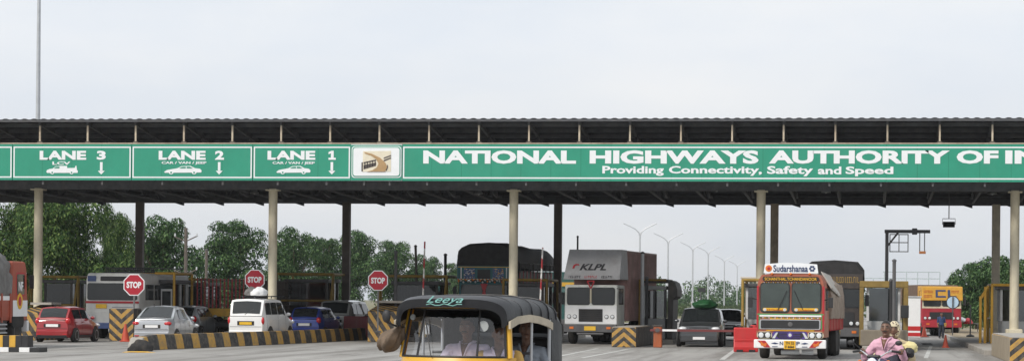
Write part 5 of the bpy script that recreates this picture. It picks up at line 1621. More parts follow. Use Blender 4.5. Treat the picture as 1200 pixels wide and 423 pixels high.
# right-hand booth
x = at(1176, 112, 380)
t = booth('grey booth inside a bright yellow pipe frame at the right picture edge', x + .75, 112, 1.7, 2.6, 2.3, M_YELLOW, wall=M_CABIN, fw=.42, fh=2.5)
mb = MB()
for xx in (-1.55, -1.75): mb.tube([(xx, -.4, 0), (xx, -.4, 2.42 if xx == -1.55 else 2.0)], .06, M_YELLOW, 8)
mb.tube([(-1.75, -.4, 1.9), (-1.42, -.4, 2.45)], .06, M_YELLOW, 8)
mb.build('side_frame', t, smooth=True)

# ------------------------------------------------------------------ striped crash blocks
def crash_block(label, x, y0, w, h, l, m, taper=0.0, z=.0, side=M_SIDE):
    t = thing('crash_block', label, 'crash block', (x, y0, z), 0, 'striped crash blocks')
    mb = MB(); mb.prism([(0, 0), (l, 0), (l, h), (taper, h), (0, h - taper)], -w / 2, w / 2, 'x', m)
    mb.bm.normal_update(); si = mb.mi(side)
    for f in mb.bm.faces:
        if abs(f.normal.x) > .5: f.material_index = si
    mb.build('striped_body', t, bevel=.03)
    mb = MB(); mb.box(-w / 2 + .04, w / 2 - .04, taper + .05, l - .04, h + .002, h + .03, M_CONC); mb.build('top_slab', t)
    return t
x, y = on_ground(731, 406.5)
crash_block('black and yellow chevron block with long dark side, below the grey container truck', x, y, 1.0, .80, 7.6, M_CHEV_UP)
x, y = on_ground(142, 399)
crash_block('tall chevron block with stripes pointing down, between the red hatchback and silver sedan', x, y, 1.08, 1.36, 1.2, M_CHEV_DN)
x = at(1180, 84, 405) 
crash_block('long tan sided chevron block cut by the right picture edge', x + .98, 83.0, 1.9, .80, 12.0, M_CHEV_UP, z=.0, side=M_TAN)
# striped ramps
def ramp(label, px, Z, w, h, l):
    Y = yz(px, Z); x = at(px, Y, 380)
    t = thing('striped_ramp', label, 'crash ramp', (x, Y, 0), 0, 'striped ramps')
    mb = MB(); mb.prism([(0, 0), (l, 0), (l, h), (.4, h * .82), (0, h * .78)], -w / 2, w / 2, 'x', M_OBL); mb.build('striped_body', t, bevel=.03)
    mb = MB(); mb.box(-w / 2, w / 2, l * .55, l, h + .003, h + .1, M_CONC); mb.build('top_slab', t)
ramp('obliquely striped ramp between the brick red truck and red hatchback', 33, 108.5, .95, 1.5, 3)
ramp('obliquely striped ramp right of the maroon plastic barrier near the rickshaw', 448, 112, 1.3, 1.7, 3)

# ------------------------------------------------------------------ stop signs
M_POLEG = mat('sign_pole_grey', (0.16, 0.16, 0.16), .6)
S0 = None
for px, py, Z, rr, lb in ((157, 333.5, 111, 12.6, 'red octagonal STOP sign above the tall chevron block'), (298.5, 327.5, 112.5, 11.8, 'red octagonal STOP sign above the white people carrier'), (443, 328.5, 112, 11.8, 'red octagonal STOP sign above the striped ramp nearest the rickshaw')):
    Y = yz(px, Z); x, z = spot(px, py, Y)
    r = rr / (FPX / Z)
    if S0 is None:
        t = thing('stop_sign', lb, 'stop sign', (x, Y, z), 0, 'STOP signs at the lane entries'); S0 = t; r0 = r; z0_ = z
        oc = lambda q: [(q / math.cos(PI / 8) * math.cos(PI / 8 + k * PI / 4), q / math.cos(PI / 8) * math.sin(PI / 8 + k * PI / 4)) for k in range(8)]
        mb = MB(); mb.prism(oc(r), 0, .02, 'y', M_SIGNW); pn = mb.build('panel', t)
        mb = MB(); mb.prism(oc(r * .91), -.008, -.001, 'y', M_RED); mb.build('red_face', t)
        text('STOP', -r * .70, r * .70, -r * .30, r * .30, -.009, M_SIGNW, t, bold=.045)
        mb = MB(); mb.box(-.035, .035, .021, .07, -z, r * .8, M_POLEG); mb.build('pole', t)
        mb = MB(); mb.box(-.15, .15, .0, .1, -z, -z + .08, M_STEEL); mb.build('base_plate', t)
    else: dup(S0, (x, Y, z), 0, lb, (r / r0, 1, z / z0_ if False else r / r0))

# ------------------------------------------------------------------ striped kerb wall between the directions
(xa, ya), (xb, yb_) = on_ground(162, 410), on_ground(424, 397.5)
d = Vector((xb - xa, yb_ - ya)); Lw = d.length
t = thing('striped_wall', 'long black and yellow striped kerb wall curving past the queueing cars', 'kerb wall', (xa, ya, 0), -math.atan2(d.x, d.y))
mb = MB()
secs = []
for k in range(25):
    yy = Lw * k / 24
    bow = .35 * math.sin(PI * k / 24)
    h = .54 if k else .44
    secs.append([(bow - .26, yy, 0), (bow + .26, yy, 0), (bow + .2, yy, h * .6), (bow + .14, yy, h), (bow - .14, yy, h), (bow - .2, yy, h * .6)])
mb.loft(secs, M_BARS); mb.build('striped_body', t, bevel=.02)
mb = MB(); mb.prism([(-.45, 0), (-.02, 0), (-.02, .47), (-.16, .43), (-.4, .2)], -.24, .24, 'x', M_CONC); mb.build('broken_end', t, bevel=.04)
lump('black_rubble', 'black lump of broken kerb at the near end of the striped wall', 'rubble', (*on_ground(165, 411), .0), (.42, .3, .34), M_UNDER, 3, .1)
lump('yellow_rubble', 'flat yellow kerb fragment lying before the striped wall', 'rubble', (*on_ground(162, 412.5), .0), (.55, .22, .035), M_LYEL, 31, .1)
# striped kerb block at the far left
x, y = on_ground(10, 412)
t = thing('kerb_block', 'yellow and black kerb block on a black and white kerb at the left edge', 'kerb block', (x, y, 0))
mb = MB()
for k in range(6):
    mb.box(-3.2 + k * .62 * .8, -3.2 + (k + 1) * .62 * .8 - .002, .06, .6, .16, .55, M_YELLOW if k % 2 else M_BLACK)
for q in range(4): mb.box(-.225 + q * .22, -.225 + (q + 1) * .22 - .002, .06, .6, .16, .55, M_YELLOW if q == 1 else M_BLACK)
mb.build('upper_block', t, bevel=.01)
mb = MB()
for k in range(13): mb.box(-3.6 + k * .36, -3.6 + (k + 1) * .36 - .002, 0, .8, 0, .155, M_WHITE if k % 2 else M_BLACK)
mb.build('kerb', t, bevel=.01)

# ------------------------------------------------------------------ plastic barriers, cones
M_PLAST = mat('red_plastic', (0.50, 0.018, 0.02), .45, var=.08, dirt=.2); M_MAR = mat('maroon_plastic', (0.16, 0.015, 0.022), .5, var=.1, dirt=.35)
def jersey(label, loc, l, h, m, rz=0.0, low=None):
    t = thing('plastic_barrier', label, 'barrier', loc, rz, 'water filled plastic barriers')
    mb = MB(); mb.prism([(-.28, 0), (.28, 0), (.28, h * .2), (.17, h * .52), (.12, h), (-.12, h), (-.17, h * .52), (-.28, h * .2)], -l / 2, l / 2, 'x', m); mb.build('body', t, bevel=.04)
    mb = MB(); mb.box(-l * .46, l * .46, -.215, -.16, h * .42, h * .50, low or m); mb.build('rib', t)
    for s in (-1, 1):
        mb = MB(); mb.box(s * l * .25 - .12, s * l * .25 + .12, -.29, -.24, 0, h * .1, M_BLACK); mb.build('forklift_slot', t)
        mb = MB(); mb.cyl((s * l * .2, 0, h), (s * l * .2, 0, h + .05), .07, M_BLACK); mb.build('filler_cap', t)
    return t
x, y = on_ground(874, 412); jersey('bright red plastic barrier left of the painted lorry', (x, y, 0), .92, .92, M_PLAST, R(3))
x, y = on_ground(868, 409); jersey('second bright red plastic barrier just behind the one left of the lorry', (x + .4, y + 3, 0), 1.3, .95, M_PLAST, R(88))
x, y = on_ground(420, 397.5); jersey('maroon plastic barrier at the far end of the striped wall', (x, y + .3, 0), 1.5, 1.08, M_MAR, R(-6), M_MAR)
M_CONE = mat('cone_orange_red', (0.55, 0.07, 0.03), .5, var=.1, dirt=.3); M_CONEB = mat('cone_base', (0.05, 0.045, 0.04), .7)
cone0 = None
for px, py, hpx, lb in ((1108, 407, 15, 'orange red cone on the road beside the kerbed soil strip'), (1083, 394.5, 14, 'orange red cone before the far red cabbed truck'), (147, 400, 21, 'faded orange cone standing against the tall chevron block')):
    x, y = on_ground(px, py); h = hpx / scale_at(px, y)
    if cone0 is None:
        t = thing('traffic_cone', lb, 'traffic cone', (x, y, 0), 0, 'traffic cones'); cone0 = t; hc = h
        mb = MB(); mb.lathe([(h * .24, .03), (h * .05, h), (.001, h)], M_CONE, seg=16); mb.build('body', t, smooth=True)
        mb = MB(); mb.box(-h * .3, h * .3, -h * .3, h * .3, 0, .035, M_CONE); mb.build('base', t, bevel=.01)
    else: dup(cone0, (x, y - .02, 0), R(20), lb, h / hc)
# ------------------------------------------------------------------ camera gantry over the right lane
gy = yz(1038, 106); x, z = spot(1039.5, 271, gy)
t = thing('camera_gantry', 'dark cantilever camera gantry with a square grid and hanging yoke above the right lane', 'gantry', (x, gy, 0))
s_ = scale_at(1060, gy)
mb = MB(); mb.box(-.07, .07, -.07, .07, 0, z, M_BLACK); mb.build('post', t)
mb = MB(); mb.box(-.1, 50 / s_, -.05, .05, z - .07, z + .07, M_BLACK); mb.build('arm', t)
mb = MB(); mb.tube([(0, 0, z - 18 / s_), (14 / s_, 0, z)], .045, M_BLACK, 6); mb.build('brace', t)
mb = MB()
for a_ in (3.5, 14, 24.5): mb.box(a_ / s_ - .02, a_ / s_ + .02, .06, .09, z - 24 / s_, z - 3 / s_, M_STEEL)
for b_ in (3.5, 13, 23.6): mb.box(3 / s_, 25 / s_, .055, .095, z - b_ / s_ - .02, z - b_ / s_ + .02, M_STEEL)
mb.build('grid_frame', t)
mb = MB(); mb.box(29 / s_, 35 / s_, -.1, .1, z - .13, z + .13, M_BLACK); mb.build('clamp_box', t, bevel=.02)
mb = MB()
for a_ in (38, 43.6): mb.box(a_ / s_ - .02, a_ / s_ + .02, -.03, .03, z - 23 / s_, z, M_STEEL)
mb.build('yoke', t)
mb = MB(); mb.box(37.4 / s_, 45 / s_, -.12, .12, z - 26 / s_, z - 23 / s_, mat('rust_orange', (.35, .13, .04))); mb.build('sensor_box', t, bevel=.01)
# pale open railing behind the right-hand booths
ry = yz(1055, 170)
M_RAIL = mat('pale_rail_paint', (0.40, 0.46, 0.47), .5)
t = thing('tall_railing', 'tall pale open railing behind the booth of the right lanes', 'railing', (at(1010, ry), ry, 0))
Wr = at(1101, ry) - at(1010, ry); z0r, z1r = zat(1055, 334, ry), zat(1055, 318.5, ry)
for k in range(8):
    xx = Wr * k / 7
    mb = MB(); mb.box(xx - .03, xx + .03, -.03, .03, 0, z1r - (.12 if k < 2 else 0) * 4, M_RAIL); mb.build('post', t)
for zz, x0_ in ((z1r, Wr * .27), ((z0r + z1r) / 2, 0), (z0r, 0), (1.2, 0)):
    mb = MB(); mb.box(x0_, Wr, -.025, .025, zz - .03, zz + .03, M_RAIL); mb.build('rail', t)
# white cabin with red bands
x, y = on_ground(1070, 395); s_ = scale_at(1070, y)
t = thing('white_cabin', 'narrow white panelled kiosk with red bands at its foot', 'kiosk', (x, y, 0))
w_, h_ = 8.4 / s_, 47 / s_
mb = MB(); mb.box(-w_, w_, 0, 1.2, 0, h_, M_WHITE); mb.build('body', t, bevel=.02)
for a_, b_ in ((.03, .12), (.17, .28)):
    mb = MB(); mb.box(-w_ - .004, w_ + .004, -.012, .4, h_ * a_, h_ * b_, M_PLAST); mb.build('red_band', t)
mb = MB(); mb.box(-w_ - .05, w_ + .05, -.06, 1.26, h_ + .002, h_ + .06, M_PALE); mb.build('roof', t)
# blue roundel seen from the back
Y = yz(1116, 137); x, z = spot(1116.5, 354, Y); s_ = scale_at(1116, Y)
t = thing('round_sign', 'pale blue round sign on a dark pole before the far red cabbed truck', 'road sign', (x, Y, 0))
mb = MB(); mb.lathe([(.001, 0), (7.6 / s_, 0), (7.6 / s_, .025), (.001, .025)], M_BLACK, (0, 0, z), 'y', 28); mb.build('rim', t)
mb = MB(); mb.lathe([(.001, -.012), (6.7 / s_, -.012), (6.7 / s_, -.002), (.001, -.002)], mat('pale_blue_panel', (0.50, 0.66, 0.82), .4), (0, 0, z), 'y', 28); mb.build('panel', t)
mb = MB(); mb.box(-.03, .03, -.08, -.02, 0, z + .3, M_STEEL); mb.build('pole', t)
# clutter at the end of the soil strip
x, y = on_ground(1115, 392); s_ = scale_at(1115, y)
t = thing('concrete_block', 'cream concrete block with a round hole beside the blue round sign', 'concrete block', (x, y, 0))
mb = MB(); mb.box(-11 / s_, 10 / s_, 0, 1.0, 0, 15.5 / s_, M_CREAM); mb.build('body', t, bevel=.03)
mb = MB(); mb.lathe([(.001, 0), (4 / s_, 0), (4 / s_, -.012), (.001, -.012)], M_BLACK, (4 / s_, 0, 5 / s_), 'y', 18); mb.build('hole', t)
lump('red_cloth', 'red cloth bundle lying over the rail beside the cream concrete block', 'cloth', (x + 19 / s_, y + .3, 13 / s_), (6 / s_, .4, 5 / s_), M_LRED, 40)
lump('white_cloth', 'white cloth heap over the rail between concrete block and red cloth', 'cloth', (x + 12 / s_, y + .3, 15 / s_), (6 / s_, .4, 4 / s_), M_WBUN, 42)
t = thing('low_rail', 'low grey rail under the white and red cloths', 'railing', (x + 16 / s_, y + .3, 0))
mb = MB(); mb.tube([(-.6, 0, 15 / s_), (.8, 0, 13 / s_)], .035, M_STEEL, 6); mb.build('rail', t)
for s in (-.5, .75):
    mb = MB(); mb.tube([(s, 0, 0), (s, 0, 14 / s_)], .03, M_STEEL, 6); mb.build('post', t)
x, y = on_ground(1137, 399)
t = thing('lane_post', 'thin dark post with a wide foot on the kerbed soil strip', 'post', (x, y, .2))
s_ = scale_at(1137, y)
mb = MB(); mb.tube([(0, 0, 0), (0, 0, 38 / s_)], .035, M_STEEL, 8); mb.build('shaft', t)
mb = MB(); mb.lathe([(.22, 0), (.2, .08), (.05, .14), (.001, .14)], M_BLACK, seg=14); mb.build('foot', t)
x, y = on_ground(1086, 403); s_ = scale_at(1086, y)
t = thing('drain_cover', 'dark rectangular drain grating in the lane beyond the motorcyclist', 'drain cover', (x, y, 0))
mb = MB(); mb.box(-6 / s_, 6 / s_, -1.6, 1.6, .002, .02, M_BLACK); mb.build('pit', t)
mb = MB()
for k in range(7): mb.box(-6 / s_ + .02, 6 / s_ - .02, -1.45 + k * .48, -1.35 + k * .48, .0205, .03, M_STEEL)
mb.build('grating', t)
x, y = on_ground(1086, 389)
t = thing('oil_drum', 'dented brown steel drum standing before the far red cabbed truck', 'drum', (at(1091, y), y, 0))
mb = MB(); mb.lathe([(.001, 0), (.29, 0), (.3, .02), (.29, .28), (.3, .3), (.29, .32), (.29, .58), (.3, .6), (.29, .62), (.3, .88), (.27, .88), (.001, .86)], M_BROWNP, seg=18); mb.build('body', t, smooth=40)
mb = MB(); mb.cyl((.1, 0, .86), (.1, 0, .9), .04, M_STEEL); mb.build('bung_cap', t)
# far low utility pole at the right
Y = yz(1120, 320); x, z = spot(1119, 325, Y)
t = thing('utility_pole', 'distant utility pole with a level crossarm above the far red cabbed truck', 'utility pole', (x, Y, 0))
mb = MB(); mb.tube([(0, 0, 0), (0, 0, z)], .12, M_STEEL, 6); mb.build('pole', t)
mb = MB(); mb.box(-1.3, 1.3, -.06, .06, z - .6, z - .45, M_STEEL); mb.build('crossarm', t)
Y = yz(820, 300); x, z = spot(821, 337, Y)
t = thing('square_sign', 'small dark square sign on a pole in front of the median hedge', 'road sign', (x, Y, 0))
mb = MB(); mb.box(-.05, .05, -.05, .05, 0, z, M_STEEL); mb.build('pole', t)
mb = MB(); mb.box(-.3, .6, -.08, -.05, z - .5, z, M_BLACK); mb.build('panel', t)
# ------------------------------------------------------------------ people
M_SKIN = mat('brown_skin', (0.165, 0.086, 0.055), .5, var=.1, sc_=8); M_HAIR = mat('black_hair', (0.012, 0.011, 0.011), .5); M_EYE = mat('eye_white', (0.24, 0.22, 0.20), .3); M_LIP = mat('lip_brown', (0.10, 0.04, 0.03), .5)
M_PINK = mat('pink_shirt_cloth', (0.62, 0.36, 0.45), .85, var=.06, sc_=5, bump=.3); M_LILAC = mat('pale_lilac_shirt_cloth', (0.72, 0.64, 0.78), .85, var=.06, sc_=5, bump=.3)
M_TROUS = mat('dark_trouser_cloth', (0.03, 0.035, 0.05), .85); M_YSHIRT = mat('mustard_sleeve_cloth', (0.58, 0.36, 0.10), .85, var=.1, bump=.3); M_GSHIRT = mat('grey_shirt_cloth', (0.26, 0.29, 0.33), .85, var=.12, sc_=6, bump=.3)
def remeshed(mb, name, parent, voxel, m, iters=3, fold=0.0):
    tmp = mb.build('tmp_' + name)
    r = tmp.modifiers.new('r', 'REMESH'); r.mode = 'VOXEL'; r.voxel_size = voxel
    s = tmp.modifiers.new('s', 'SMOOTH'); s.factor = .5; s.iterations = iters
    dg = bpy.context.evaluated_depsgraph_get()
    me = bpy.data.meshes.new_from_object(tmp.evaluated_get(dg))
    me.name = name
    bpy.data.objects.remove(tmp)
    me.materials.clear(); me.materials.append(m)
    for p in me.polygons: p.use_smooth = True; p.material_index = 0
    if fold:
        nr = [v.normal.copy() for v in me.vertices]
        for v, n_ in zip(me.vertices, nr):
            q = v.co
            v.co = q + n_ * fold * (mnoise.noise(Vector((q.x * 9, q.y * 9, q.z * 16))) + .6 * mnoise.noise(Vector((q.x * 22 + 5, q.y * 22, q.z * 30))))
    o = bpy.data.objects.new(name, me); C.objects.link(o); o.parent = parent
    return o
def limb(mb, pts, rs, m):
    """tapered limb with rounded ends"""
    P = [Vector(p) for p in pts]
    Q, Rr = [], []
    for k in range(len(P) - 1):
        for q in range(5):
            f = q / 5
            Q.append(P[k].lerp(P[k + 1], f)); Rr.append(rs[k] * (1 - f) + rs[k + 1] * f)
    Q.append(P[-1]); Rr.append(rs[-1])
    mb.tube(Q, Rr, m, 10)
    for p, r in ((P[0], rs[0]), (P[-1], rs[-1])): mb.ball(p, r, m, 10, 7)
    for p, r in zip(P[1:-1], rs[1:-1]): mb.ball(p, r * 1.02, m, 10, 7)
def torso(mb, J, g, m, top=True):
    pel, neck = Vector(J['pelvis']), Vector(J['neck'])
    prof = [(-.10, .13, .10), (0, .165, .12), (.18, .16, .115), (.36, .15, .105), (.60, .175, .12), (.80, .185, .115), (.92, .15, .09), (1.0, .075, .065)]
    rings = []
    for f, rx, ry in prof:
        c = pel.lerp(neck, f)
        rings.append([(c.x + (rx + g) * math.cos(2 * PI * k / 18), c.y + (ry + g) * math.sin(2 * PI * k / 18), c.z) for k in range(18)])
    mb.loft(rings, m)
def hand(mb, wrist, d, palm_n, m, curl=.9, side=1):
    """palm, four fingers of different lengths and a thumb, curling around a grip"""
    d = Vector(d).normalized(); n = Vector(palm_n).normalized(); s = d.cross(n).normalized() * side
    w = Vector(wrist)
    limb(mb, [w, w + d * .045, w + d * .085], [.026, .032, .03], m)
    for k, (o_, L) in enumerate(((-.030, .070), (-.010, .080), (.010, .074), (.030, .058))):
        p = w + d * .085 + s * o_; pts = [p]; a = .25
        for q in (.42, .33, .25):
            a += curl; pts.append(pts[-1] + (d * math.cos(a) + n * math.sin(a)) * L * q)
        limb(mb, pts, [.011, .010, .009, .008], m)
    p = w + d * .03 - s * .03
    limb(mb, [p, p - s * .022 + d * .03 + n * .012, p - s * .01 + d * .055 + n * .035], [.014, .012, .010], m)
def person(label, loc, rz, J, shirt, trousers=M_TROUS, sleeve=1.0, hair=True, yaw=0.0, pitch=0.0, voxel=.012, moustache=False, hands=True, legs=True, sleeve_m=None, head_scale=1.0):
    t = thing('person', label, 'person', loc, rz)
    mb = MB()
    torso(mb, J, 0, M_SKIN)
    neck = Vector(J['neck']); head = Vector(J['head'])
    limb(mb, [neck - Vector((0, 0, .05)), head - Vector((0, 0, .04))], [.062, .055], M_SKIN)
    HM = Matrix.Translation(head) @ Matrix.Rotation(yaw, 4, 'Z') @ Matrix.Rotation(pitch, 4, 'X') @ Matrix.Scale(head_scale, 4)
    mb.M = HM
    def hf(q):
        if q.z < 0: q = Vector((q.x * (1 + .24 * q.z), q.y * (1 + (.10 if q.y > 0 else .02) * q.z), q.z))
        return q
    mb.ball((0, 0, 0), (.076, .097, .118), M_SKIN, 22, 16, hf)
    mb.ball((0, -.088, -.012), (.014, .022, .028), M_SKIN, 10, 8)
    mb.ball((0, -.100, -.024), (.018, .016, .012), M_SKIN, 10, 8)
    mb.ball((0, -.070, -.098), (.030, .026, .022), M_SKIN, 10, 8)
    mb.ball((0, -.086, -.055), (.026, .016, .012), M_SKIN, 10, 8)
    for s in (-1, 1):
        mb.ball((s * .078, .012, -.012), (.012, .022, .034), M_SKIN, 10, 8)
        mb.ball((s * .034, -.080, .030), (.026, .014, .008), M_SKIN, 10, 8)
        mb.ball((s * .045, -.066, -.028), (.022, .02, .018), M_SKIN, 10, 8)
    mb.M = Matrix.Identity(4)
    for s, k in ((-1, 'r'), (1, 'l')):
        sh, el, wr = J['sh' + k], J['el' + k], J['wr' + k]
        limb(mb, [sh, el, wr], [.058, .042, .028], M_SKIN)
        if hands:
            d = (Vector(wr) - Vector(el)).normalized()
            hand(mb, wr, J.get('hd' + k, d), J.get('pn' + k, (0, 0, -1)), M_SKIN, side=s)
        if legs:
            limb(mb, [J['hip' + k], J['kn' + k], J['an' + k]], [.09, .06, .042], M_SKIN)
            an = Vector(J['an' + k]); td = Vector(J.get('toe' + k, (0, -1, 0)))
            limb(mb, [an + Vector((0, .03, -.04)), an + td * .09 + Vector((0, 0, -.06)), an + td * .17 + Vector((0, 0, -.07))], [.042, .038, .026], M_SKIN)
    body = remeshed(mb, 'body', t, voxel, M_SKIN)
    mb = MB(); torso(mb, J, .018, shirt)
    for k in 'rl':
        sh, el, wr = Vector(J['sh' + k]), Vector(J['el' + k]), Vector(J['wr' + k])
        chestp = Vector(J['pelvis']).lerp(Vector(J['neck']), .84)
        limb(mb, [chestp, sh], [.095, .070], shirt)
        if sleeve <= 1: limb(mb, [sh, sh.lerp(el, sleeve)], [.070, .062], shirt)
        else: limb(mb, [sh, el, el.lerp(wr, sleeve - 1)], [.070, .058, .044], shirt)
    remeshed(mb, 'shirt', t, .012, shirt, 2, .012)
    if sleeve_m:
        for k in 'rl':
            mb = MB(); sh, el, wr = Vector(J['sh' + k]), Vector(J['el' + k]), Vector(J['wr' + k])
            limb(mb, [sh, el, el.lerp(wr, .7)], [.077, .064, .048], sleeve_m); remeshed(mb, 'sleeve', t, .013, sleeve_m, 2, .010)
    # open neck and collar
    nb = neck
    mb = MB(); mb.loft([[(nb.x - .058, nb.y - .098, nb.z + .012), (nb.x, nb.y - .112, nb.z + .0), (nb.x + .058, nb.y - .098, nb.z + .012)], [(nb.x - .034, nb.y - .128, nb.z - .06), (nb.x, nb.y - .138, nb.z - .06), (nb.x + .034, nb.y - .128, nb.z - .06)], [(nb.x - .003, nb.y - .150, nb.z - .15), (nb.x, nb.y - .151, nb.z - .15), (nb.x + .003, nb.y - .150, nb.z - .15)]], M_SKIN, closed=False)
    o_ = mb.build('open_neck', t, smooth=True); o_.modifiers.new('t', 'SOLIDIFY').thickness = .004
    mb = MB()
    for s in (-1, 1):
        mb.tube([(nb.x + s * .085, nb.y + .03, nb.z + .03), (nb.x + s * .080, nb.y - .05, nb.z + .025), (nb.x + s * .062, nb.y - .105, nb.z + .0), (nb.x + s * .042, nb.y - .135, nb.z - .05), (nb.x + s * .008, nb.y - .152, nb.z - .15)], [.010, .012, .014, .011, .005], shirt, 8)
    mb.tube([(nb.x - .085, nb.y + .03, nb.z + .03), (nb.x, nb.y + .085, nb.z + .045), (nb.x + .085, nb.y + .03, nb.z + .03)], .012, shirt, 8)
    mb.build('collar', t, smooth=True)
    if legs:
        mb = MB()
        for k in 'rl':
            hp, kn, an = Vector(J['hip' + k]), Vector(J['kn' + k]), Vector(J['an' + k])
            limb(mb, [Vector(J['pelvis']), hp, kn, kn.lerp(an, .93)], [.13, .11, .08, .065], trousers)
        remeshed(mb, 'trousers', t, .014, trousers, 2, .010)
        for k in 'rl':
            an = Vector(J['an' + k]); td = Vector(J.get('toe' + k, (0, -1, 0)))
            mb = MB(); limb(mb, [an + Vector((0, .04, -.05)), an + td * .10 + Vector((0, 0, -.07)), an + td * .19 + Vector((0, 0, -.075))], [.048, .045, .032], M_BLACK)
            mb.build('shoe', t, smooth=True)
    for s in (-1, 1):
        mb = MB(); mb.M = HM; mb.ball((s * .032, -.087, .014), (.013, .008, .007), M_EYE, 10, 6); e = mb.build('eye', t, smooth=True)
        mb = MB(); mb.M = HM; mb.ball((s * .032, -.0935, .014), (.0058, .004, .006), M_BLACK, 8, 6); mb.build('iris', e, smooth=True)
        mb = MB(); mb.M = HM; mb.tube([(s * .016, -.098, .034), (s * .034, -.096, .040), (s * .052, -.082, .034)], [.004, .005, .003], M_HAIR, 6); mb.build('eyebrow', t, smooth=True)
    mb = MB(); mb.M = HM; mb.tube([(-.026, -.094, -.058), (0, -.103, -.056), (.026, -.094, -.058)], [.004, .007, .004], M_LIP, 6); mb.build('mouth', t, smooth=True)
    if moustache:
        mb = MB(); mb.M = HM; mb.tube([(-.036, -.092, -.050), (-.016, -.104, -.040), (0, -.106, -.042), (.016, -.104, -.040), (.036, -.092, -.050)], [.003, .0065, .006, .0065, .003], M_HAIR, 6); mb.build('moustache', t, smooth=True)
    if hair:
        mb = MB(); mb.M = HM
        def cap(q):
            k = 1.0 + .03 * mnoise.noise(q * 6)
            if q.y < -.05 and q.z < .58 - .1 * abs(q.x): k = .80
            elif q.z < -.42: k = .80
            elif abs(q.x) > .5 and q.y < .15 and q.z < .1: k = .84
            return q * k
        mb.ball((0, .006, .006), (.0815, .1015, .1205), M_HAIR, 30, 22, cap)
        mb.build('hair', t, smooth=True)
    t['_h'] = 0
    return t, HM

# ------------------------------------------------------------------ the auto rickshaw in front
M_BROW = mat('black_vinyl_brow', (0.012, 0.013, 0.016), .38, var=.3, sc_=5, bump=.25)
M_RYEL = mat('rickshaw_yellow', (0.66, 0.36, 0.012), .35, var=.05, dirt=.2, coat=.4); M_TEALI = mat('pale_teal_script', (0.14, 0.34, 0.31), .5); M_BEIGEC = mat('beige_piping_cloth', (0.5, 0.44, 0.34), .8, dirt=.3, bump=.3); M_SEAT = mat('dark_seat_vinyl', (0.03, 0.028, 0.028), .5)
M_WSG = clear_glass('windscreen_glass', (0.86, 0.88, 0.92), .045)
RZ = R(-14)
ry_ = yz(521, 29.0); rx_ = at(521, ry_, 400)
g0 = ground(rx_, ry_)
rk = thing('auto_rickshaw', 'black hooded yellow auto rickshaw in front with teal script above its windscreen', 'auto rickshaw', (rx_, ry_, g0), RZ)
def zr(py): return HCAM - g0 + (351.4 - py) / 103.4
HW = .64
def wy(x, z):        # wrapped windscreen surface: depth at a given x and height
    return .26 * (abs(x) / HW) ** 2.6 + (z - 1.05) * .30
zW0, zW1 = zr(417.5), zr(361.5)
def hwz_(z): return HW * (1 - .10 * (z - zW0) / (zW1 - zW0))
mb = MB(); mb.grid(lambda u, v: ((2 * u - 1) * hwz_(zW0 + (zW1 - zW0) * v), wy((2 * u - 1) * hwz_(zW0 + (zW1 - zW0) * v), zW0 + (zW1 - zW0) * v), zW0 + (zW1 - zW0) * v), 24, 6, M_WSG)
ws = mb.build('windscreen', rk, smooth=True)
for s in (-1, 1):
    mb = MB(); mb.tube([(s * .37 * (1 - .08 * q / 4), wy(.37, zW0 + (zW1 - zW0) * q / 4) - .006, zW0 + (zW1 - zW0) * q / 4) for q in range(5)], .013, M_BLACK, 6); mb.build('rubber_seal', ws)
# black rubber all round, then the yellow shell
P = []
for k in range(25): x_ = -HW + 2 * HW * k / 24; P.append((x_, wy(x_, zW0) - .004, zW0))
for k in range(1, 7): z_ = zW0 + (zW1 - zW0) * k / 6; P.append((hwz_(z_), wy(hwz_(z_), z_) - .004, z_))
for k in range(1, 25): x_ = hwz_(zW1) * (1 - 2 * k / 24); P.append((x_, wy(x_, zW1) - .004, zW1))
for k in range(1, 6): z_ = zW1 + (zW0 - zW1) * k / 6; P.append((-hwz_(z_), wy(hwz_(z_), z_) - .004, z_))
mb = MB(); mb.tube(P + [P[0]], .014, M_BLACK, 6); mb.build('rubber_edge', ws)
# front cowl
secs = []
for z_, k, off_ in ((.38, .72, .18), (.55, .86, .04), (.80, .98, -.05), (1.0, 1.03, -.02), (zW0 - .012, 1.03, 0.0)):
    ring = []
    for q in range(25):
        x_ = (-1 + 2 * q / 24) * HW * k
        ring.append((x_, .26 * (abs(x_) / HW) ** 2.6 + off_ + (z_ - 1.05) * .1, z_))
    ring += [(HW * k, .55, z_), (-HW * k, .55, z_)]
    secs.append(ring)
mb = MB(); mb.loft(secs, M_RYEL); mb.build('front_cowl', rk, smooth=50)
for s in (-1, 1):
    mb = MB(); z0_, z1_ = zW0 - .02, zW1 + .02
    pts = [(s * (hwz_(z_) + .028), wy(hwz_(z_), z_) + .05, z_) for z_ in (z0_, (z0_ + z1_) / 2, z1_)]
    mb.tube(pts, .036, M_RYEL, 10); mb.build('pillar', rk, smooth=True)
    mb = MB(); mb.lathe([(.001, -.02), (.09, -.015), (.10, .02), (.08, .04)], M_HEAD, (s * .34, -.06, .82), 'y', 18); mb.build('headlamp', rk, smooth=40)
mb = MB(); mb.tube([((2 * q / 16 - 1) * (hwz_(zW1) + .02), wy((2 * q / 16 - 1) * hwz_(zW1), zW1) - .01, zW1 + .032) for q in range(17)], .026, M_RYEL, 8); mb.build('header_strip', rk, smooth=True)
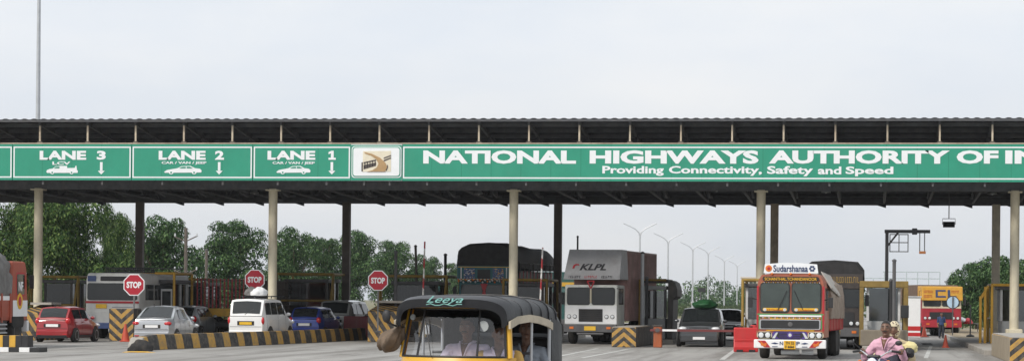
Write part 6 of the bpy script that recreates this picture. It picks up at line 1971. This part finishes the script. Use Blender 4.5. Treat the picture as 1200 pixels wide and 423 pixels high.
# hood: padded arch sections
def arch(hw_, zt_, zs_, y_, n=13, wrap=0.0, sag=0.0):
    P = []
    for k in range(n):
        a = PI * k / (n - 1)
        c, s = math.cos(a), math.sin(a)
        x_ = hw_ * math.copysign(abs(c) ** .42, c)
        z_ = zs_ + (zt_ - zs_) * abs(s) ** .55
        P.append((x_, y_ + wrap * (abs(x_) / hw_) ** 2.5 + sag * (1 - abs(s)), z_))
    return P
def hood(secs, m, th, name):
    mb = MB(); rings = []
    for hw_, zt_, zs_, y_, wr in secs:
        o_ = arch(hw_, zt_, zs_, y_, 21, wr); i_ = arch(hw_ - th, zt_ - th, zs_, y_, 21, wr)
        rings.append(o_ + i_[::-1])
    mb.loft(rings, m)
    return mb.build(name, rk, smooth=50)
zT = zr(345.5)
hood([(.655, zr(357), zr(383), -.03, .20), (.690, zr(350), zr(380), -.035, .22), (.70, zT - .01, zr(377), .08, .22), (.70, zT, zr(374), .28, .12)], M_BROW, .03, 'front_brow')
hood([(.70, zT + .005, zr(375), .27, .12), (.705, zT - .03, zr(373), .60, .05), (.70, zT + .0, zr(371), .92, 0), (.70, zT - .045, zr(372), 1.22, 0), (.70, zT - .02, zr(374), 1.45, 0), (.69, zT - .08, zr(378), 1.72, 0), (.66, zT - .22, zr(384), 1.95, 0), (.60, zT - .42, zr(395), 2.08, 0)], M_CANVAS, .025, 'hood')
for y_, dz_ in ((.60, -.03), (.92, 0), (1.22, -.045), (1.45, -.02), (1.72, -.08)):
    mb = MB(); mb.tube(arch(.708 if y_ < 1.6 else .695, zT + dz_ + .006, zr(376), y_, 21), .009, M_BROW, 6); mb.build('hood_seam', rk, smooth=True)
mb = MB(); secs = []
for y_, k, zt2_ in ((1.55, 1.0, zr(374)), (1.75, 1.0, zr(377)), (1.95, .97, zr(383)), (2.10, .85, zr(393)), (2.16, .6, zr(400))):
    secs.append((y_, k, zt2_))
for s in (-1, 1):
    mb = MB(); mb.loft([[(s * .70 * k, y_, .55), (s * .705 * k, y_, (zt2_ + .55) / 2), (s * .70 * k, y_, zt2_ + .02), (s * .66 * k, y_, zt2_ + .02), (s * .66 * k, y_, .55)] for y_, k, zt2_ in secs], M_CANVAS); mb.build('side_curtain', rk, smooth=50)
mb = MB(); mb.grid(lambda u, v: ((2 * u - 1) * .60, 2.10 + .05 * math.sin(PI * u), .5 + (zr(388) - .5) * v), 6, 4, M_CANVAS); o = mb.build('rear_curtain', rk, smooth=True); o.modifiers.new('t', 'SOLIDIFY').thickness = .02
for s in (-1, 1):
    pts = [(s * .712, .20, zr(379.5)), (s * .715, .45, zr(373.5)), (s * .715, .80, zr(371.5)), (s * .715, 1.10, zr(373.5)), (s * .71, 1.40, zr(377.5)), (s * .705, 1.56, zr(381.5))]
    mb = MB(); mb.loft([[(x_ + s * .012, y_, z_ + .035), (x_ + s * .012, y_, z_ - .05), (x_ - s * .012, y_, z_ - .05), (x_ - s * .012, y_, z_ + .035)] for x_, y_, z_ in pts], M_BEIGEC); mb.build('door_valance', rk, smooth=50)
    for y_, r_ in ((.95, .017), (1.52, .022)):
        mb = MB(); mb.tube([(s * .68, y_, .5), (s * .685, y_, zr(374))], r_, M_GALV, 8); mb.build('door_post', rk, smooth=True)
    mb = MB(); mb.box(s * .70, s * .62, .3, 2.05, .30, .62, M_RYEL); mb.build('side_sill', rk, bevel=.03)
mb = MB(); mb.box(-.62, .62, .3, 2.1, .28, .36, M_UNDER); mb.build('floor_pan', rk)
mb = MB(); mb.box(-.30, .30, .55, .9, .36, .66, M_SEAT); mb.box(-.26, .26, .86, .95, .62, 1.15, M_SEAT); mb.build('driver_seat', rk, bevel=.04)
mb = MB(); mb.box(-.60, .60, 1.40, 1.85, .36, .70, M_SEAT); mb.box(-.60, .60, 1.82, 1.94, .70, 1.3, M_SEAT); mb.build('bench_seat', rk, bevel=.05)
mb = MB(); mb.box(-.62, .62, 1.07, 1.09, .36, .85, M_UNDER); mb.tube([(-.62, 1.08, 1.12), (.62, 1.08, 1.12)], .018, M_STEEL, 6); mb.build('partition', rk)
mb = MB(); mb.tube([(-.33, .42, 1.0), (-.12, .34, 1.03), (0, .36, .98), (.12, .34, 1.03), (.33, .42, 1.0)], .016, M_BLACK, 8); mb.tube([(0, .36, .98), (0, .22, .4)], .03, M_BLACK, 8); mb.build('handlebar', rk)
mb = MB(); mb.tube([(-.16, wy(.16, zW0) - .04, zW0 + .0), (-.24, wy(.24, 1.28) - .025, zr(390))], .006, M_BLACK, 5); mb.tube([(-.24, wy(.24, 1.28) - .02, zr(391)), (-.30, wy(.3, 1.45) - .018, zr(372))], .008, M_BLACK, 5); mb.build('wiper', rk)
mb = MB(); mb.box(-.31, -.255, .15, .16, zr(392), zr(381), M_PALE); mb.build('inside_mirror', rk, bevel=.005)
M_STICK = mat('faded_sticker', (0.33, 0.35, 0.35), .5)
for x_, py, r_ in ((-.52, 372, .035), (.40, 381.5, .062)):
    z_ = zr(py); mb = MB(); mb.lathe([(.001, -.010), (r_, -.010), (r_, -.004), (.001, -.004)], M_STICK, (x_, wy(x_, z_) - .005, z_), 'y', 20); mb.build('round_sticker', ws)
text('Leeya', -.20, .24, zr(356.8), zr(346.6), -.03, M_TEALI, rk, 'script', .004, .35)
o = [c for c in kids(rk) if c.name.startswith('script')][0]
for v in o.data.vertices:          # lay the script on the padded brow
    f = (v.co.z - zr(357)) / (zr(346) - zr(357))
    v.co.y = -.075 + .09 * max(0, f) ** 1.5 + (v.co.y + .03) * .3
mb = MB(); mb.tube([(-.2 + .44 * q / 8, -.07, zr(356.9) + .012 * math.sin(q * 1.9)) for q in range(9)], .006, M_TEALI, 6); mb.build('script_flourish', rk)
# mirrors
mb = MB(); mb.tube([(-.67, .16, zr(383)), (-.76, .08, zr(378))], .012, M_BLACK, 6); mb.ball((-.75, .05, zr(371)), (.055, .03, .075), M_BLACK); mb.build('wing_mirror', rk, smooth=True)
wheel(rk, 0, .05, .21, .11, 1); 
for s in (-1, 1): wheel(rk, s * .55, 1.75, .21, .11, s)
def world_of(t, p):
    q = Vector(p); q.rotate(Euler((0, 0, t.rotation_euler.z))); return tuple(Vector(t.location) + q)
M_BAGB = mat('brown_bag_cloth', (0.15, 0.108, 0.075), .9, var=.45, sc_=6, bump=.6)
mb = MB(); secs = []
for k in range(9):                       # a cloth bag slung by its neck, folds running down it
    f = k / 8
    rr = (.035, .06, .09, .112, .122, .125, .12, .10, .05)[k]
    secs.append([((rr * (1 + .20 * math.sin(6 * a_ + 2.3 * f) + .14 * math.sin(11 * a_ - 4 * f) + .06 * math.sin(23 * a_ + 9 * f))) * math.cos(a_) * .92 - .10 * f, (rr * (1 + .14 * math.sin(5 * a_ + 2))) * math.sin(a_) * 1.3, .17 - .33 * f + .02 * math.sin(3 * a_)) for a_ in [2 * PI * q / 40 for q in range(40)]])
mb.loft(secs, M_BAGB); b = mb.build('cloth_bag', smooth=60)
tag(b, 'brown cloth bag hanging outside the left of the auto rickshaw', 'bag'); b.location = world_of(rk, (-.74, .30, zr(400))); b.rotation_euler = (0, R(22), RZ)
# driver
def seated(px=0, hz=.72, neck=1.20, head=1.36, arms=None, knee=-.40, hw_=.20, lean=0.0):
    J = {'pelvis': (px, 0, hz), 'neck': (px, lean, neck), 'head': (px, lean - .03, head)}
    for s, k in ((-1, 'r'), (1, 'l')):
        J['sh' + k] = (px + s * hw_, lean + .0, neck - .07)
        J['hip' + k] = (px + s * .10, -.02, hz - .02)
        J['kn' + k] = (px + s * .16, knee, hz - .02)
        J['an' + k] = (px + s * .16, knee + .05, max(.1, hz - .42))
    if arms: J.update(arms)
    return J
dz = zr(384)
J = seated(0, .76, dz - .19, dz, {'elr': (-.30, -.12, dz - .46), 'ell': (.30, -.12, dz - .46), 'wrr': (-.26, -.30, 1.0), 'wrl': (.26, -.30, 1.0), 'hdr': (.0, -1, .0), 'hdl': (0, -1, 0), 'pnr': (0, 0, -1), 'pnl': (0, 0, -1)}, hw_=.22)
person('rickshaw driver in a pale lilac shirt behind the windscreen', world_of(rk, (-.0, .68, 0)), RZ, J, M_LILAC, sleeve=1.4, moustache=True, head_scale=1.08, yaw=R(4))
p1z = zr(391)
J = seated(0, .74, p1z - .19, p1z, {'elr': (-.26, -.08, p1z - .46), 'ell': (.28, -.10, p1z - .47), 'wrr': (-.16, -.34, .95), 'wrl': (.18, -.32, .93)})
person('passenger with mustard sleeves leaning out between yellow pillar and door post of the rickshaw', world_of(rk, (.40, .66, 0)), RZ + R(18), J, M_LILAC, sleeve=.6, sleeve_m=M_YSHIRT, moustache=True, yaw=R(30), pitch=R(6))
p2z = zr(386)
J = seated(0, .74, p2z - .20, p2z, {'elr': (-.26, -.05, p2z - .47), 'ell': (.27, -.05, p2z - .47), 'wrr': (-.14, -.30, .92), 'wrl': (.14, -.30, .92)})
person('passenger in a grey shirt on the rear bench of the rickshaw', world_of(rk, (.40, 1.52, 0)), RZ + R(8), J, M_GSHIRT, sleeve=1.0, yaw=R(15))

# ------------------------------------------------------------------ motorcycle with rider and pillion
MZ = 38.6
my = yz(1035, MZ); mx_ = at(1034.5, my, 400); gm = ground(mx_, my)
BR = R(-17)
bk = thing('motorcycle', 'dark motorcycle with chrome handlebar ridden by the man in the pink shirt', 'motorcycle', (mx_, my, gm), BR)
def zm(py): return HCAM - gm + (355.7 - py) / (FPX / MZ)
M_BIKE = mat('dark_blue_bike_paint', (0.02, 0.03, 0.09), .25, coat=.6)
for y_, nm in ((-.66, 'front'), (.62, 'rear')):
    mb = MB(); mb.lathe([(.245, -.04), (.285, -.03), (.30, 0), (.285, .03), (.245, .04)], M_RUBBER, (0, 0, 0), 'x', 28); w = mb.build('wheel', bk, smooth=True); w.location = (0, y_, .30)
    mb = MB(); mb.lathe([(.225, -.025), (.25, -.03), (.25, .03), (.225, .025)], M_CHROME, (0, 0, 0), 'x', 28)
    for k in range(12): mb.tube([(0, 0, 0), (0, .23 * math.cos(k * PI / 6), .23 * math.sin(k * PI / 6))], .004, M_CHROME, 4)
    mb.cyl((-.05, 0, 0), (.05, 0, 0), .05, M_STEEL); mb.build('rim', w)
    mb = MB()
    a0, a1 = (R(10), R(150)) if nm == 'front' else (R(20), R(165))
    mb.loft([[( -.06, y_ + .325 * math.cos(a), .30 + .325 * math.sin(a)), (0, y_ + .345 * math.cos(a), .30 + .345 * math.sin(a)), (.06, y_ + .325 * math.cos(a), .30 + .325 * math.sin(a))] for a in [a0 + (a1 - a0) * k / 10 for k in range(11)]], M_BIKE, closed=False)
    o = mb.build('mudguard', bk, smooth=True); o.modifiers.new('t', 'SOLIDIFY').thickness = .006
for s in (-1, 1):
    mb = MB(); mb.tube([(s * .07, -.66, .30), (s * .075, -.44, .92)], .02, M_CHROME, 8); mb.build('fork', bk, smooth=True)
    mb = MB(); mb.tube([(s * .10, .62, .30), (s * .11, .50, .66)], .022, M_STEEL, 8); mb.build('shock_absorber', bk)
mb = MB(); mb.ball((0, -.08, .80), (.14, .25, .12), M_BIKE, 16, 10); mb.build('fuel_tank', bk, smooth=True)
mb = MB(); mb.prism([(.12, .78), (.75, .80), (.80, .87), (.35, .88), (.14, .86)], -.13, .13, 'x', M_SEAT); mb.build('seat', bk, bevel=.03)
mb = MB(); mb.box(-.11, .11, -.25, .12, .30, .62, M_STEEL)
for k in range(5): mb.box(-.13, .13, -.2, .05, .42 + k * .04, .435 + k * .04, M_GALV)
mb.build('engine', bk, bevel=.02)
mb = MB(); mb.tube([(0, -.42, .85), (0, -.30, .35), (0, .12, .30), (0, .30, .76)], .025, M_BLACK, 8); mb.tube([(0, -.4, .82), (0, .75, .76)], .025, M_BLACK, 8); mb.build('frame', bk)
mb = MB(); mb.tube([(.13, -.05, .32), (.15, .3, .28), (.16, .85, .36)], [.02, .035, .04], M_CHROME, 10); mb.build('exhaust', bk, smooth=True)
hz_ = zm(412.5)
mb = MB(); mb.tube([(-.36, -.30, hz_ + .01), (-.22, -.36, hz_ + .03), (-.08, -.42, hz_ - .06), (.08, -.42, hz_ - .06), (.22, -.36, hz_ + .03), (.36, -.30, hz_ + .01)], .013, M_CHROME, 8); hb_ = mb.build('handlebar', bk, smooth=True)
for s in (-1, 1):
    mb = MB(); mb.tube([(s * .24, -.35, hz_ + .028), (s * .37, -.295, hz_ + .01)], .018, M_BLACK, 8); mb.build('grip', hb_, smooth=True)
    mb = MB(); mb.tube([(s * .20, -.37, hz_ + .03), (s * .33, -.42, hz_ + .15)], .006, M_BLACK, 5); mb.ball((s * .37, -.42, hz_ + .15), (.055, .018, .038), M_BLACK); mb.build('mirror', hb_, smooth=True)
    mb = MB(); mb.tube([(s * .12, -.42, hz_ - .14), (s * .20, -.44, hz_ - .14)], .008, M_BLACK, 5); mb.ball((s * .22, -.44, hz_ - .14), (.035, .035, .035), M_ORNG, 10, 8); mb.build('indicator', bk, smooth=True)
mb = MB(); mb.lathe([(.001, -.03), (.075, -.02), (.09, .02), (.07, .10), (.001, .12)], M_BIKE, (0, -.53, hz_ - .15), 'y', 20); hl = mb.build('headlamp', bk, smooth=True)
mb = MB(); mb.lathe([(.001, -.045), (.05, -.04), (.078, -.022), (.001, -.02)], M_HEAD, (0, -.53, hz_ - .15), 'y', 20); mb.build('lens', hl, smooth=True)
mb = MB(); mb.box(-.10, .10, -.50, -.42, hz_ - .08, hz_ - .03, M_BLACK); mb.build('instruments', bk, bevel=.02)
mb = MB(); mb.box(-.10, .10, -.60, -.585, hz_ - .32, hz_ - .27, M_WHITE); mb.build('number_plate', bk)
hd = zm(384.5)
nk = hd - .165
arms = {'elr': (-.31, -.12, nk - .28), 'ell': (.30, -.10, nk - .28), 'wrr': (-.31, -.22, hz_ + .035), 'wrl': (.31, -.22, hz_ + .035), 'hdr': (0.05, -1, -.1), 'hdl': (-.05, -1, -.1), 'pnr': (0, 0, -1), 'pnl': (0, 0, -1)}
J = seated(0, .92, nk, hd, arms, knee=-.40, hw_=.17, lean=-.03)
for s, k in ((-1, 'r'), (1, 'l')): J['kn' + k] = (s * .20, -.38, .72); J['an' + k] = (s * .19, -.10, .40); J['hip' + k] = (s * .11, -.02, .88)
person('moustached man in an open necked pink shirt riding the motorcycle', world_of(bk, (0, .22, 0)), BR, J, M_PINK, sleeve=1.75, moustache=True, yaw=R(6), voxel=.009, head_scale=.98)
# shirt pocket pen and pillion passenger
pz = zm(386)
J = seated(0, .92, pz - .17, pz, {'elr': (-.26, -.10, pz - .44), 'ell': (.30, -.06, pz - .44), 'wrr': (-.16, -.22, pz - .52), 'wrl': (.22, -.26, pz - .48)}, hw_=.18)
for s, k in ((-1, 'r'), (1, 'l')): J['kn' + k] = (s * .24, -.30, .70); J['an' + k] = (s * .24, -.05, .38)
def scarf_fn(t, v):
    n = t.nodes.new('ShaderNodeTexVoronoi'); n.inputs['Scale'].default_value = 26
    t.links.new(v, n.inputs['Vector'])
    return math_node(t, 'LESS_THAN', n.outputs['Distance'], .34)
M_SCARF = stripe_mat('floral_scarf_cloth', (0.66, 0.58, 0.40), (0.10, 0.05, 0.05), scarf_fn)
pl_, HM = person('pillion passenger with a pale floral scarf over the head, behind the pink shirted rider', world_of(bk, (.01, .58, 0)), BR, J, mat('cream_kurta_cloth', (0.55, 0.45, 0.28), .85, var=.2, sc_=8), sleeve=1.5, hair=False, yaw=R(12))
mb = MB(); mb.M = HM
def scf(q):
    k = 1.0 + .05 * mnoise.noise(q * 4)
    if q.y < -.45 and -.55 < q.z < .30 and abs(q.x) < .72: k = .80
    return q * k
mb.ball((0, .008, -.005), (.098, .118, .136), M_SCARF, 30, 22, scf); mb.build('head_scarf', pl_, smooth=True)
bb = lump('yellow_bundle', 'pale yellow cloth bundle carried at the side of the motorcycle', 'bundle', world_of(bk, (.30, .40, zm(414))), (.125, .13, .09), mat('pale_yellow_cloth', (0.68, 0.60, 0.30), .85, var=.12, sc_=6, bump=.5), 33, 1.0)
lump('black_handbag', 'small black handbag below the pale yellow bundle on the motorcycle', 'bag', world_of(bk, (.33, .28, zm(419))), (.08, .08, .08), M_BLACK, 35, 1.0)
# someone standing far off by the red cabbed truck
x, y = on_ground(1103, 396)
J = {'pelvis': (0, 0, .86), 'neck': (0, 0, 1.36), 'head': (0, -.01, 1.50)}
for s, k in ((-1, 'r'), (1, 'l')):
    J.update({'sh' + k: (s * .19, 0, 1.29), 'el' + k: (s * .24, .02, 1.03), 'wr' + k: (s * .24, -.08, .80), 'hip' + k: (s * .10, 0, .84), 'kn' + k: (s * .11, -.03, .47), 'an' + k: (s * .11, .02, .09)})
person('small figure in dark blue clothes standing before the far red cabbed truck', (x, y, 0), R(15), J, mat('navy_shirt_cloth', (0.03, 0.06, 0.15), .85), hands=True)[0].scale = (.86, .86, .86)
# ------------------------------------------------------------------ the hazy air
mh = bpy.data.materials.new('hazy_air')
mh.use_nodes = True
th_ = mh.node_tree
for n in list(th_.nodes): th_.nodes.remove(n)
ho = th_.nodes.new('ShaderNodeOutputMaterial')
hv = th_.nodes.new('ShaderNodeVolumePrincipled')
hv.inputs['Color'].default_value = (0.90, 0.93, 0.96, 1)
hv.inputs['Density'].default_value = 0.00013
hv.inputs['Anisotropy'].default_value = 0.2
th_.links.new(hv.outputs['Volume'], ho.inputs['Volume'])
mb = MB(); mb.box(-1200, 1200, -60, 1700, -1.2, 22, mh)
o = mb.build('haze'); o['kind'] = 'stuff'
